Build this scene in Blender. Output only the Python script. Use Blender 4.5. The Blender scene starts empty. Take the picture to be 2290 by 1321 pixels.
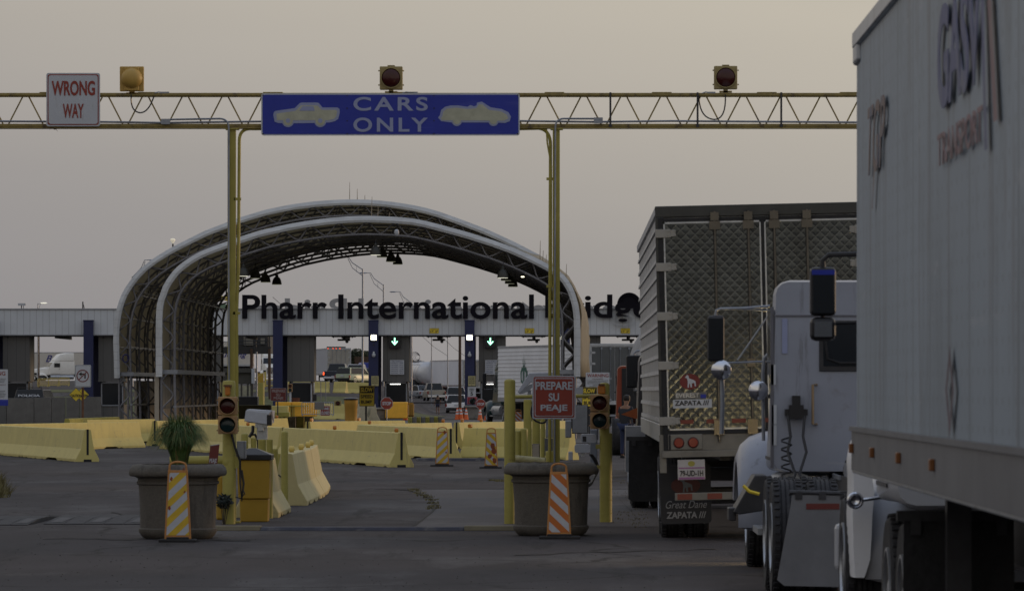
import bpy, math, random
from mathutils import Vector, Matrix
R = math.radians
random.seed(7)
sc = bpy.context.scene
col = sc.collection
# ------------------------------------------------------------------ camera
F = 10800.0                     # focal length in photograph pixels
VX, VY, HC = 1275.0, 872.0, 1.8  # vanishing point of the lanes, eye height
cd = bpy.data.cameras.new('camera')
cam = bpy.data.objects.new('camera', cd); col.objects.link(cam)
cam.location = (0, 0, HC); cam.rotation_euler = (R(90), 0, 0)
cd.sensor_width = 36; cd.lens = F / 2290 * 36
cd.shift_x = (1145 - VX) / 2290; cd.shift_y = (VY - 660.5) / 2290
cd.clip_start = 1; cd.clip_end = 9000
cd.dof.use_dof = True; cd.dof.focus_distance = 125; cd.dof.aperture_fstop = 11
sc.camera = cam
# ------------------------------------------------------------------ sky, sun, exposure
SUN_EL, SUN_AZ = 5.0, 62.0      # low sun beyond the right edge of the picture
w = bpy.data.worlds.new('World'); sc.world = w; w.use_nodes = True
nt = w.node_tree; N = nt.nodes; L = nt.links; N.clear()
out = N.new('ShaderNodeOutputWorld'); bg = N.new('ShaderNodeBackground')
sky = N.new('ShaderNodeTexSky'); sky.sky_type = 'NISHITA'; sky.sun_disc = False
sky.sun_elevation = R(SUN_EL); sky.sun_rotation = R(SUN_AZ); sky.dust_density = 5; sky.air_density = 1.5
tc = N.new('ShaderNodeTexCoord'); sx = N.new('ShaderNodeSeparateXYZ')
L.new(tc.outputs['Generated'], sx.inputs[0])
asn = N.new('ShaderNodeMath'); asn.operation = 'ARCSINE'; L.new(sx.outputs['Z'], asn.inputs[0])
# azimuth towards the sun makes the dusk brighter and warmer
azm = N.new('ShaderNodeMath'); azm.operation = 'MULTIPLY_ADD'; L.new(sx.outputs['X'], azm.inputs[0])
azm.inputs[1].default_value = 0.22; L.new(asn.outputs[0], azm.inputs[2])
mr = N.new('ShaderNodeMapRange'); L.new(azm.outputs[0], mr.inputs['Value'])
mr.inputs['From Min'].default_value = -0.03; mr.inputs['From Max'].default_value = 1.57
rp = N.new('ShaderNodeValToRGB'); L.new(mr.outputs[0], rp.inputs[0])
el = rp.color_ramp.elements
stops = [(0.0, (.290, .276, .286)), (0.03, (.358, .338, .328)), (0.075, (.555, .510, .432)), (0.2, (.54, .51, .48)),
         (0.45, (.46, .50, .58)), (1.0, (.40, .48, .64))]
el[0].position = stops[0][0]; el[0].color = (*stops[0][1], 1)
el[1].position = 1.0; el[1].color = (*stops[-1][1], 1)
for p, c in stops[1:-1]:
    e = el.new(p); e.color = (*c, 1)
m1 = N.new('ShaderNodeMix'); m1.data_type = 'RGBA'; m1.blend_type = 'MIX'; m1.inputs[0].default_value = 0.93
cn = N.new('ShaderNodeTexNoise'); cn.inputs['Scale'].default_value = 1.6; cn.inputs['Detail'].default_value = 5; cm = N.new('ShaderNodeMapping'); cm.inputs['Scale'].default_value = (1.5, 1.5, 16)
L.new(tc.outputs['Generated'], cm.inputs[0]); L.new(cm.outputs[0], cn.inputs['Vector']); cr_ = N.new('ShaderNodeMapRange'); cr_.inputs['From Min'].default_value = .3; cr_.inputs['From Max'].default_value = .7; cr_.inputs['To Min'].default_value = .965; cr_.inputs['To Max'].default_value = 1.03
L.new(cn.outputs[0], cr_.inputs['Value']); cx_ = N.new('ShaderNodeVectorMath'); cx_.operation = 'SCALE'; L.new(rp.outputs[0], cx_.inputs[0]); L.new(cr_.outputs[0], cx_.inputs['Scale'])   # faint high haze streaks
sm = N.new('ShaderNodeVectorMath'); sm.operation = 'SCALE'; sm.inputs['Scale'].default_value = 0.10
L.new(sky.outputs[0], sm.inputs[0]); L.new(sm.outputs[0], m1.inputs[6]); L.new(cx_.outputs[0], m1.inputs[7])
L.new(m1.outputs[2], bg.inputs['Color']); bg.inputs['Strength'].default_value = 1.0
L.new(bg.outputs[0], out.inputs[0])
sd = bpy.data.lights.new('sun', 'SUN'); sun = bpy.data.objects.new('sun', sd); col.objects.link(sun)
sd.energy = 0.9; sd.angle = R(6); sd.color = (1, .66, .36)
d = Vector((math.sin(R(SUN_AZ)) * math.cos(R(SUN_EL)), math.cos(R(SUN_AZ)) * math.cos(R(SUN_EL)), math.sin(R(SUN_EL))))
sun.rotation_euler = (-d).to_track_quat('-Z', 'Y').to_euler()
vs = sc.view_settings; vs.view_transform = 'Standard'; vs.look = 'None'; vs.exposure = 0; vs.gamma = 1
sc.cycles.max_bounces = 6

# ------------------------------------------------------------------ helpers
def P(px, py, s): return Vector(((px - VX) / s, F / s, HC - (py - VY) / s))
def G(px, s, z=0): return Vector(((px - VX) / s, F / s, z))
def gs(py): return (py - VY) / HC          # scale of a point of flat ground at picture row py
WL = {}
_m = {}
def mat(name, c, rough=.6, metal=0, var=.12, sc_=3, bump=0, bsc=30, emit=0, dirt=None, dsc=1.5, dth=.55, spec=.4, stretch=None, trans=0, trans_=0):
    if name in _m: return _m[name]
    m = bpy.data.materials.new(name); m.use_nodes = True; n = m.node_tree.nodes; l = m.node_tree.links
    b = n['Principled BSDF']; b.inputs['Roughness'].default_value = rough; b.inputs['Metallic'].default_value = metal
    b.inputs['Specular IOR Level'].default_value = spec
    if trans: b.inputs['Transmission Weight'].default_value = trans
    t = n.new('ShaderNodeTexCoord'); co = t.outputs['Object']
    if stretch:
        mp = n.new('ShaderNodeMapping'); mp.inputs['Scale'].default_value = stretch; l.new(co, mp.inputs[0]); co = mp.outputs[0]
    nz = n.new('ShaderNodeTexNoise'); nz.inputs['Scale'].default_value = sc_; nz.inputs['Detail'].default_value = 6; nz.inputs['Roughness'].default_value = .65
    l.new(co, nz.inputs['Vector'])
    r = n.new('ShaderNodeMapRange'); r.inputs['From Min'].default_value = .3; r.inputs['From Max'].default_value = .7; l.new(nz.outputs[0], r.inputs['Value'])
    mx = n.new('ShaderNodeMix'); mx.data_type = 'RGBA'; l.new(r.outputs[0], mx.inputs[0])
    mx.inputs[6].default_value = (*[x * (1 - var) for x in c], 1); mx.inputs[7].default_value = (*[min(1, x * (1 + var)) for x in c], 1)
    o = mx.outputs[2]
    if dirt:
        n2 = n.new('ShaderNodeTexNoise'); n2.inputs['Scale'].default_value = dsc; n2.inputs['Detail'].default_value = 8; n2.inputs['Roughness'].default_value = .75
        l.new(co, n2.inputs['Vector'])
        r2 = n.new('ShaderNodeMapRange'); r2.inputs['From Min'].default_value = dth; r2.inputs['From Max'].default_value = dth + .12; l.new(n2.outputs[0], r2.inputs['Value'])
        m2 = n.new('ShaderNodeMix'); m2.data_type = 'RGBA'; l.new(r2.outputs[0], m2.inputs[0]); l.new(o, m2.inputs[6]); m2.inputs[7].default_value = (*dirt, 1)
        o = m2.outputs[2]
    l.new(o, b.inputs['Base Color'])
    if emit: l.new(o, b.inputs['Emission Color']); b.inputs['Emission Strength'].default_value = emit
    if bump:
        n3 = n.new('ShaderNodeTexNoise'); n3.inputs['Scale'].default_value = bsc; n3.inputs['Detail'].default_value = 4; l.new(co, n3.inputs['Vector'])
        bp = n.new('ShaderNodeBump'); bp.inputs['Strength'].default_value = bump; bp.inputs['Distance'].default_value = .02
        l.new(n3.outputs[0], bp.inputs['Height']); l.new(bp.outputs[0], b.inputs['Normal'])
    if trans_:
        tr_ = n.new('ShaderNodeBsdfTranslucent'); l.new(o, tr_.inputs['Color']); ms = n.new('ShaderNodeMixShader'); ms.inputs[0].default_value = trans_
        l.new(b.outputs[0], ms.inputs[1]); l.new(tr_.outputs[0], ms.inputs[2]); l.new(ms.outputs[0], n['Material Output'].inputs['Surface'])
    _m[name] = m
    return m
def stripes(m, axis, period, width, dark, blend=1.0):
    """seams of a panelled surface: dark lines every period metres along an axis of the object"""
    n = m.node_tree.nodes; l = m.node_tree.links; b = n['Principled BSDF']
    src = b.inputs['Base Color'].links[0].from_socket
    t = n.new('ShaderNodeTexCoord'); s = n.new('ShaderNodeSeparateXYZ'); l.new(t.outputs['Object'], s.inputs[0])
    a = n.new('ShaderNodeMath'); a.operation = 'DIVIDE'; l.new(s.outputs[axis], a.inputs[0]); a.inputs[1].default_value = period
    f = n.new('ShaderNodeMath'); f.operation = 'FRACT'; l.new(a.outputs[0], f.inputs[0])
    c = n.new('ShaderNodeMath'); c.operation = 'LESS_THAN'; l.new(f.outputs[0], c.inputs[0]); c.inputs[1].default_value = width / period
    k = n.new('ShaderNodeMath'); k.operation = 'MULTIPLY'; l.new(c.outputs[0], k.inputs[0]); k.inputs[1].default_value = blend
    x = n.new('ShaderNodeMix'); x.data_type = 'RGBA'; l.new(k.outputs[0], x.inputs[0]); l.new(src, x.inputs[6]); x.inputs[7].default_value = (*dark, 1)
    l.new(x.outputs[2], b.inputs['Base Color'])
    return m

class MB:
    def __init__(s): s.v = []; s.f = []; s.mi = []
    def add(s, vs, fs, m=0):
        k = len(s.v); s.v += [tuple(v) for v in vs]
        for f in fs: s.f.append([i + k for i in f]); s.mi.append(m)
        return s
    def box(s, x0, x1, y0, y1, z0, z1, m=0):
        return s.frustum((x0, x1, y0, y1, z0), (x0, x1, y0, y1, z1), m)
    def frustum(s, b, t, m=0):
        vs = [(b[0], b[2], b[4]), (b[1], b[2], b[4]), (b[1], b[3], b[4]), (b[0], b[3], b[4]),
              (t[0], t[2], t[4]), (t[1], t[2], t[4]), (t[1], t[3], t[4]), (t[0], t[3], t[4])]
        return s.add(vs, [(3, 2, 1, 0), (4, 5, 6, 7), (0, 1, 5, 4), (1, 2, 6, 5), (2, 3, 7, 6), (3, 0, 4, 7)], m)
    def pbox(s, x0, y0, x1, y1, sc_, dep=.05, m=0, dy=0):
        a = P(x0, y1, sc_); b = P(x1, y0, sc_)
        return s.box(a.x, b.x, a.y + dy, a.y + dy + dep, a.z, b.z, m)
    def cyl(s, a, b, r, r2=None, n=12, m=0, cap=True):
        a = Vector(a); b = Vector(b); r2 = r if r2 is None else r2
        d = (b - a); d.normalize() if d.length > 1e-9 else None
        u = d.orthogonal().normalized(); v = d.cross(u)
        vs = [a + (u * math.cos(t) + v * math.sin(t)) * r for t in [2 * math.pi * i / n for i in range(n)]]
        vs += [b + (u * math.cos(t) + v * math.sin(t)) * r2 for t in [2 * math.pi * i / n for i in range(n)]]
        fs = [(i, (i + 1) % n, n + (i + 1) % n, n + i) for i in range(n)]
        if cap: fs += [tuple(range(n - 1, -1, -1)), tuple(range(n, 2 * n))]
        return s.add(vs, fs, m)
    def tube(s, pts, r, n=6, m=0):
        pts = [Vector(p) for p in pts]; vs = []; fs = []; u = None
        for i, p in enumerate(pts):
            d = (pts[min(i + 1, len(pts) - 1)] - pts[max(i - 1, 0)])
            if d.length < 1e-9: d = Vector((0, 0, 1))
            d.normalize()
            if u is None: u = d.orthogonal().normalized()
            else:
                u = u - d * u.dot(d)
                u = u.normalized() if u.length > 1e-6 else d.orthogonal().normalized()
            v = d.cross(u)
            rr_ = r[i] if isinstance(r, (list, tuple)) else r
            vs += [p + (u * math.cos(2 * math.pi * k / n) + v * math.sin(2 * math.pi * k / n)) * rr_ for k in range(n)]
            if i: fs += [((i - 1) * n + k, (i - 1) * n + (k + 1) % n, i * n + (k + 1) % n, i * n + k) for k in range(n)]
        fs += [tuple(range(n - 1, -1, -1)), tuple(range((len(pts) - 1) * n, len(pts) * n))]
        return s.add(vs, fs, m)
    def ext(s, poly, y0, y1, m=0):
        """outline in x, z given depth along y"""
        n = len(poly); vs = [(x, y0, z) for x, z in poly] + [(x, y1, z) for x, z in poly]
        fs = [tuple(range(n)), tuple(range(2 * n - 1, n - 1, -1))] + [(i, n + i, n + (i + 1) % n, (i + 1) % n) for i in range(n)]
        return s.add(vs, fs, m)
    def extx(s, poly, x0, x1, m=0):
        """outline in y, z given width along x"""
        n = len(poly); vs = [(x0, y, z) for y, z in poly] + [(x1, y, z) for y, z in poly]
        fs = [tuple(range(n)), tuple(range(2 * n - 1, n - 1, -1))] + [(i, n + i, n + (i + 1) % n, (i + 1) % n) for i in range(n)]
        return s.add(vs, fs, m)
    def loft(s, rings, m=0, cap=True, close=True):
        n = len(rings[0]); vs = [v for r_ in rings for v in r_]; fs = []
        for i in range(len(rings) - 1):
            for k in range(n if close else n - 1):
                fs.append((i * n + k, i * n + (k + 1) % n, (i + 1) * n + (k + 1) % n, (i + 1) * n + k))
        if cap: fs += [tuple(range(n - 1, -1, -1)), tuple(range((len(rings) - 1) * n, len(rings) * n))]
        return s.add(vs, fs, m)
    def lathe(s, prof, c=(0, 0), n=28, p=2, m=0, z0=0):
        rings = []
        for r_, z in prof:
            ring = []
            for i in range(n):
                t = 2 * math.pi * i / n; q = (abs(math.cos(t)) ** p + abs(math.sin(t)) ** p) ** (-1 / p)
                ring.append((c[0] + r_ * q * math.cos(t), c[1] + r_ * q * math.sin(t), z0 + z))
            rings.append(ring)
        return s.loft(rings, m)
    def out(s, name, m, parent=None, smooth=False, bevel=0, flip=False):
        off = WL.get(parent.name, Vector((0, 0, 0))) if parent else Vector((0, 0, 0))
        me = bpy.data.meshes.new(name)
        me.from_pydata([(x - off[0], y - off[1], z - off[2]) for x, y, z in s.v], [], s.f)
        for k in (m if isinstance(m, (list, tuple)) else [m]): me.materials.append(k)
        me.polygons.foreach_set('material_index', s.mi)
        import bmesh
        bm = bmesh.new(); bm.from_mesh(me); bmesh.ops.recalc_face_normals(bm, faces=bm.faces); bm.to_mesh(me); bm.free()
        if smooth:
            me.polygons.foreach_set('use_smooth', [True] * len(me.polygons))
            try: me.set_sharp_from_angle(angle=R(40))
            except Exception: pass
        o = bpy.data.objects.new(name, me); col.objects.link(o)
        if parent: o.parent = parent
        WL[o.name] = Vector(off)
        if bevel:
            bv = o.modifiers.new('bevel', 'BEVEL'); bv.width = bevel; bv.segments = 2; bv.limit_method = 'ANGLE'; bv.angle_limit = R(35)
        return o
def tag(o, label=None, cat=None, group=None, kind=None):
    if label: o['label'] = label
    if cat: o['category'] = cat
    if group: o['group'] = group
    if kind: o['kind'] = kind
    return o
def T(name, label, cat, loc=(0, 0, 0), group=None):
    o = bpy.data.objects.new(name, None); col.objects.link(o); o.location = loc; o.empty_display_size = .3
    WL[o.name] = Vector(loc)
    return tag(o, label, cat, group)
def copy_tree(o, parent=None):
    c = o.copy(); col.objects.link(c)
    if parent: c.parent = parent
    for ch in [x for x in sc.objects if x.parent == o]: copy_tree(ch, c)
    return c
def place(o, loc, rz=0, rx=0, ry=0):
    o.location = loc; o.rotation_euler = (rx, ry, rz); return o
def text(s, m, parent, o, u, v, wdt, hgt, name='lettering', bold=.02, thick=.004, space=1, fitw=True, shear=0):
    """lettering in the box from corner o along unit vectors u (width) and v (height)"""
    c = bpy.data.curves.new('t', 'FONT'); c.body = s; c.offset = bold; c.extrude = .05; c.space_character = space; c.shear = shear; c.align_x = 'LEFT'
    t = bpy.data.objects.new('t', c); col.objects.link(t); bpy.context.view_layer.update()
    me = bpy.data.meshes.new_from_object(t.evaluated_get(bpy.context.evaluated_depsgraph_get()))
    bpy.data.objects.remove(t); bpy.data.curves.remove(c)
    if not len(me.vertices): return None
    xs = [q.co.x for q in me.vertices]; ys = [q.co.y for q in me.vertices]; x0, x1, y0, y1 = min(xs), max(xs), min(ys), max(ys)
    kx = wdt / (x1 - x0); ky = hgt / (y1 - y0)
    if not fitw: kx = ky
    o = Vector(o); u = Vector(u); v = Vector(v); nrm = u.cross(v)
    off = WL.get(parent.name, Vector((0, 0, 0))) if parent else Vector((0, 0, 0))
    for q in me.vertices:
        z = q.co.z
        q.co = o + u * ((q.co.x - x0) * kx) + v * ((q.co.y - y0) * ky) + nrm * (thick if z > 0 else 0) - off
    me.materials.clear(); me.materials.append(m)
    ob = bpy.data.objects.new(name, me); col.objects.link(ob)
    if parent: ob.parent = parent
    WL[ob.name] = Vector(off)
    return ob
def ptext(s, m, parent, x0, y0, x1, y1, sc_, dy=-.01, **k):
    """lettering that fills the picture box x0..x1, y0..y1 at scale sc_, facing the camera"""
    a = P(x0, y1, sc_)
    return text(s, m, parent, (a.x, a.y + dy, a.z), (1, 0, 0), (0, 0, 1), (x1 - x0) / sc_, (y1 - y0) / sc_, **k)
def rrect(x0, x1, z0, z1, r, n=4):
    pts = []
    for cx, cz, a in ((x1 - r, z0 + r, -90), (x1 - r, z1 - r, 0), (x0 + r, z1 - r, 90), (x0 + r, z0 + r, 180)):
        for i in range(n + 1):
            t = R(a + 90 * i / n); pts.append((cx + r * math.cos(t), cz + r * math.sin(t)))
    return pts
def rr(hb, ht, z0, z1, y, r=.06, n=2, cx=0):
    """rounded section of a vehicle body across x at station y"""
    pts = []
    for sx_, z, a, h in ((1, z0 + r, -90, hb), (1, z1 - r, 0, ht), (-1, z1 - r, 90, ht), (-1, z0 + r, 180, hb)):
        for i in range(n + 1):
            t = R(a + 90 * i / n); pts.append((cx + sx_ * (h - r) + r * math.cos(t), y, z + r * math.sin(t)))
    return pts
def clip(poly, a, b, c):   # keep a*x+b*y+c >= 0
    o = []
    for i in range(len(poly)):
        p, q = poly[i], poly[(i + 1) % len(poly)]; dp = a * p[0] + b * p[1] + c; dq = a * q[0] + b * q[1] + c
        if dp >= 0: o.append(p)
        if dp * dq < 0: t = dp / (dp - dq); o.append((p[0] + (q[0] - p[0]) * t, p[1] + (q[1] - p[1]) * t))
    return o
def smooth(t): t = max(0, min(1, t)); return t * t * (3 - 2 * t)
def lerpk(k, x):
    if x <= k[0][0]: return k[0][1]
    for (a, p), (b, q) in zip(k, k[1:]):
        if x <= b: return p + (q - p) * smooth((x - a) / (b - a))
    return k[-1][1]
def gz(x, y):
    zr = lerpk([(310, 0), (430, -.35), (470, .15), (520, .95), (900, 1.2)], y); x0 = lerpk([(350, -9), (425, -12.5), (510, -18.3), (900, -20)], y)
    zl = lerpk([(322, 0), (346, 1.62), (540, 2.85), (700, 2.6), (900, 2.4)], y)
    return zr + (zl - zr) * smooth((x0 - x) / (7 if y < 400 else 4))

# ------------------------------------------------------------------ materials
ASPH = mat('asphalt', (.043, .0385, .041), .85, var=.28, sc_=.5, bump=.5, bsc=25, dirt=(.082, .078, .080), dsc=.26, dth=.50, spec=.2, stretch=(1, .35, 1))
GRASS = mat('dry_grass', (.075, .085, .028), .9, var=.35, sc_=1.2, bump=.6, dirt=(.12, .11, .05), dsc=.6)
CONC = mat('grey_concrete', (.20, .19, .175), .85, var=.2, sc_=1.3, bump=.3, dirt=(.12, .115, .105), dsc=.8, dth=.55)
PLANTC = mat('planter_aggregate', (.105, .095, .082), .85, var=.18, sc_=40, bump=.5, bsc=120, dirt=(.065, .059, .051), dsc=2.2, dth=.56)
JERSEY = mat('cream_yellow_barrier_paint', (.54, .465, .165), .62, var=.07, sc_=2.2, bump=.12, bsc=18, dirt=(.40, .35, .17), dsc=3.2, dth=.64)
JERSEYD = mat('yellow_barrier_paint', (.52, .43, .13), .62, var=.08, sc_=2.2, bump=.12, bsc=18, dirt=(.34, .28, .10), dsc=3.2, dth=.64)
OLIVE = mat('olive_yellow_paint', (.33, .29, .055), .6, var=.15, sc_=3, dirt=(.16, .14, .05), dsc=4)
BOLY = mat('bollard_yellow_paint', (.34, .30, .07), .5, var=.1, sc_=4, bump=.15, bsc=25, dirt=(.22, .17, .05), dsc=5, dth=.60)
GANY = mat('weathered_yellow_steel', (.24, .18, .055), .55, var=.2, sc_=5, dirt=(.075, .05, .03), dsc=4.5, dth=.52, stretch=(1, 1, .5))
POSTY = mat('yellow_post_paint', (.32, .275, .058), .5, var=.12, sc_=4, dirt=(.2, .14, .05), dsc=3, dth=.62)
RUST = mat('rusty_steel', (.13, .062, .035), .8, var=.35, sc_=8, bump=.3, dirt=(.05, .035, .03), dsc=6)
GALV = mat('galvanised_steel', (.26, .28, .32), .42, .55, var=.15, sc_=6)
DSTEEL = mat('dark_steel', (.045, .045, .05), .5, .4, var=.25, sc_=5)
BLACK = mat('black_rubber', (.018, .018, .02), .75, var=.3, sc_=8, bump=.3)
BLACKP = mat('black_plastic', (.015, .015, .018), .35, var=.2, sc_=6)
DARK = mat('dark_void', (.010, .010, .012), .7, var=.2)
GLASS = mat('tinted_glass', (.010, .013, .017), .12, var=.1, spec=.35)
WHITEP = mat('white_vehicle_paint', (.80, .81, .84), .28, var=.05, sc_=2, dirt=(.62, .62, .64), dsc=2, dth=.64, spec=.5)
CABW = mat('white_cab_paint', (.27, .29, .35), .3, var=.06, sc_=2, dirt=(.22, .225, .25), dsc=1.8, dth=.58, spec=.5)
WHITES = mat('white_sign_face', (.46, .48, .52), .5, var=.05, dirt=(.36, .36, .38), dsc=3, dth=.66)
WHITEB = mat('white_reflective', (.40, .42, .47), .5, var=.08, sc_=12)
REDS = mat('red_sign_face', (.24, .035, .022), .5, var=.08)
MAROON = mat('maroon_sign_face', (.13, .025, .020), .6, var=.12)
BLUES = mat('blue_sign_face', (.014, .028, .29), .45, var=.08)
SIGNY = mat('yellow_sign_face', (.72, .54, .045), .5, var=.06)
SIGNT = mat('faded_tan_sign_face', (.42, .38, .2), .6, var=.1)
SIGNK = mat('black_sign_ink', (.02, .018, .018), .6, var=.1)
SILH = mat('faded_silhouette', (.39, .39, .30), .6, var=.14, sc_=7)
SILW = mat('pale_outline', (.27, .30, .46), .6, var=.05)
ORANGE = mat('orange_plastic', (.52, .17, .035), .55, var=.12, sc_=5, dirt=(.3, .1, .03), dsc=4)
FRAMEO = mat('faded_orange_plastic', (.42, .19, .055), .6, var=.12, sc_=5, dirt=(.24, .1, .04), dsc=4)
STRIPEO = mat('orange_reflective', (.42, .12, .022), .5, var=.1)
STRIPEY = mat('yellow_reflective', (.52, .35, .028), .5, var=.12, sc_=8)
BINO = mat('ochre_bin_plastic', (.42, .26, .03), .5, var=.08, sc_=3, dirt=(.23, .12, .03), dsc=2)
CUSH = mat('orange_yellow_crash_plastic', (.86, .46, .045), .5, var=.1, sc_=3)
NAVY = mat('navy_column_paint', (.016, .022, .078), .5, var=.12, sc_=2)
BOOTH = mat('grey_booth_cladding', (.105, .103, .10), .6, var=.06, sc_=1.5); stripes(BOOTH, 0, .55, .03, (.06, .06, .06))
FASC = mat('pale_fascia_cladding', (.55, .575, .605), .5, var=.05, sc_=1, dirt=(.47, .485, .50), dsc=.6, dth=.6); stripes(FASC, 0, .40, .035, (.35, .36, .375), .8)
FABRIC = mat('beige_membrane', (.50, .46, .36), .75, var=.1, sc_=.6, dirt=(.38, .35, .27), dsc=.8, dth=.58, trans_=.5)
RIM = mat('canopy_edge_membrane', (.54, .555, .57), .6, var=.14, sc_=1.2, dirt=(.20, .19, .17), dsc=1.4, dth=.66); stripes(RIM, 2, .34, .03, (.36, .36, .36), .5)
TRUSS = mat('grey_truss_tube', (.19, .19, .21), .45, .3, var=.2, sc_=3)
PANEL = mat('beige_wall_panel', (.36, .32, .26), .8, var=.08, sc_=1, dirt=(.26, .23, .19), dsc=1.2); stripes(PANEL, 1, 1.2, .08, (.1, .09, .08))
LENSR = mat('unlit_red_lens', (.045, .006, .005), .22, var=.2)
LENSG = mat('unlit_green_lens', (.006, .022, .024), .22, var=.2)
AMBER = mat('amber_lens', (.42, .15, .02), .3, var=.15)
def scuffs(m, c, sc3, th, k, seed=0.0):
    """rubbed marks with a shape of their own"""
    n = m.node_tree.nodes; l = m.node_tree.links; b = n['Principled BSDF']; src = b.inputs['Base Color'].links[0].from_socket
    t = n.new('ShaderNodeTexCoord'); mp = n.new('ShaderNodeMapping'); mp.inputs['Scale'].default_value = sc3; mp.inputs['Location'].default_value = (seed, seed, seed); l.new(t.outputs['Object'], mp.inputs[0])
    z = n.new('ShaderNodeTexNoise'); z.inputs['Scale'].default_value = 1; z.inputs['Detail'].default_value = 7; z.inputs['Roughness'].default_value = .7; l.new(mp.outputs[0], z.inputs['Vector'])
    r = n.new('ShaderNodeMapRange'); r.inputs['From Min'].default_value = th; r.inputs['From Max'].default_value = th + .06; r.inputs['To Max'].default_value = k; l.new(z.outputs[0], r.inputs['Value'])
    x = n.new('ShaderNodeMix'); x.data_type = 'RGBA'; l.new(r.outputs[0], x.inputs[0]); l.new(src, x.inputs[6]); x.inputs[7].default_value = (*c, 1); l.new(x.outputs[2], b.inputs['Base Color'])
for m_ in (JERSEY, JERSEYD):
    scuffs(m_, (.13, .12, .10), (1.2, 1.2, 16), .63, .55); scuffs(m_, (.30, .25, .13), (7, 7, .8), .60, .6, 3.3); scuffs(m_, (.25, .23, .19), (14, 14, 14), .70, .8, 8.1)
scuffs(PLANTC, (.05, .046, .04), (6, 6, .7), .57, .6); scuffs(PLANTC, (.17, .16, .14), (9, 9, 9), .68, .6, 5.0)
for m_ in (BOLY, POSTY): scuffs(m_, (.10, .075, .03), (18, 18, 3), .66, .8); scuffs(m_, (.48, .44, .2), (9, 9, 9), .68, .5, 4.0)
scuffs(CABW, (.13, .13, .14), (6, 6, .7), .60, .5); scuffs(CABW, (.34, .35, .38), (1, 1, 9), .62, .4, 3.0); scuffs(WHITEP, (.4, .4, .4), (5, 5, 1), .62, .4)
scuffs(BLUES, (.05, .065, .34), (.6, 5, 6), .56, .5); scuffs(WHITES, (.33, .32, .31), (12, 12, 2), .64, .5)
scuffs(ASPH, (.022, .021, .022), (1.4, .12, 1), .58, .8); scuffs(ASPH, (.018, .017, .018), (2.5, 1.2, 1), .67, .9, 6.0); scuffs(ASPH, (.085, .08, .078), (.5, 2.2, 1), .66, .6, 2.0)
GREENL = mat('lit_green_arrow', (.35, 1.0, .62), .5, emit=3.2, var=.02)
LAMPW = mat('lit_warm_lamp', (1.0, .92, .66), .5, emit=6, var=.02)
TUBEL = mat('lit_tube_lamp', (1.0, .98, .9), .5, emit=2.2, var=.02)
TAIL = mat('lit_tail_lamp', (1.0, .10, .025), .5, emit=1.6, var=.02)
REDL = mat('unlit_red_tail_lens', (.20, .015, .01), .3, var=.2)
ALU = mat('dull_aluminium', (.42, .44, .47), .38, .75, var=.14, sc_=3, dirt=(.28, .28, .28), dsc=2)
CHROME = mat('chrome', (.65, .66, .7), .12, 1, var=.05)
LETK = mat('black_letter_face', (.006, .005, .009), .7, var=.15, spec=.15)
LETG = mat('grey_letter_back', (.30, .295, .30), .6, var=.1)
BROWN = mat('brown_timber_post', (.075, .045, .03), .85, var=.3, sc_=6)
BARKM = mat('bark', (.05, .04, .03), .9, var=.3, sc_=6)
# ------------------------------------------------------------------ the setting
def sheet(name, xs, ys, fn, m, label=None, keep=None):
    b = MB(); nx = len(xs); b.v = [(x, y, fn(x, y)) for y in ys for x in xs]
    for j in range(len(ys) - 1):
        for i in range(nx - 1):
            cx, cy = (xs[i] + xs[i + 1]) / 2, (ys[j] + ys[j + 1]) / 2
            if keep and not keep(cx, cy): continue
            b.f.append([j * nx + i, j * nx + i + 1, (j + 1) * nx + i + 1, (j + 1) * nx + i]); b.mi.append(0)
    o = b.out(name, m, smooth=True); return tag(o, label, kind='structure')
def rng(a, b, n): return [a + (b - a) * i / (n - 1) for i in range(n)]
gx = [-3000, -900, -300] + rng(-120, 80, 81) + [300, 900, 3000]
gy = [-60, 0] + rng(20, 300, 29) + rng(304, 720, 105) + [800, 900, 1500, 3000, 8000]
ground = sheet('ground', gx, gy, gz, ASPH, 'dark worn asphalt of the toll approach')
n = ASPH.node_tree.nodes; l = ASPH.node_tree.links     # tar cracks across the asphalt
t = n.new('ShaderNodeTexCoord'); nz = n.new('ShaderNodeTexNoise'); nz.inputs['Scale'].default_value = .35; nz.inputs['Detail'].default_value = 5; l.new(t.outputs['Object'], nz.inputs['Vector'])
va = n.new('ShaderNodeVectorMath'); va.operation = 'SCALE'; va.inputs['Scale'].default_value = 3.0; l.new(nz.outputs['Color'], va.inputs[0])
vb = n.new('ShaderNodeVectorMath'); vb.operation = 'ADD'; l.new(va.outputs[0], vb.inputs[0]); l.new(t.outputs['Object'], vb.inputs[1])
vo = n.new('ShaderNodeTexVoronoi'); vo.feature = 'DISTANCE_TO_EDGE'; vo.inputs['Scale'].default_value = .13; l.new(vb.outputs[0], vo.inputs['Vector'])
lt = n.new('ShaderNodeMath'); lt.operation = 'LESS_THAN'; l.new(vo.outputs[0], lt.inputs[0]); lt.inputs[1].default_value = .006
b_ = n['Principled BSDF']; src = b_.inputs['Base Color'].links[0].from_socket
x_ = n.new('ShaderNodeMix'); x_.data_type = 'RGBA'; l.new(lt.outputs[0], x_.inputs[0]); l.new(src, x_.inputs[6]); x_.inputs[7].default_value = (.022, .02, .02, 1); l.new(x_.outputs[2], b_.inputs['Base Color'])
sheet('grass_bank', rng(-70, -8.6, 50), rng(323, 339.5, 14), lambda x, y: gz(x, y) + .03, GRASS, 'dry grass bank below the raised road')
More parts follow.
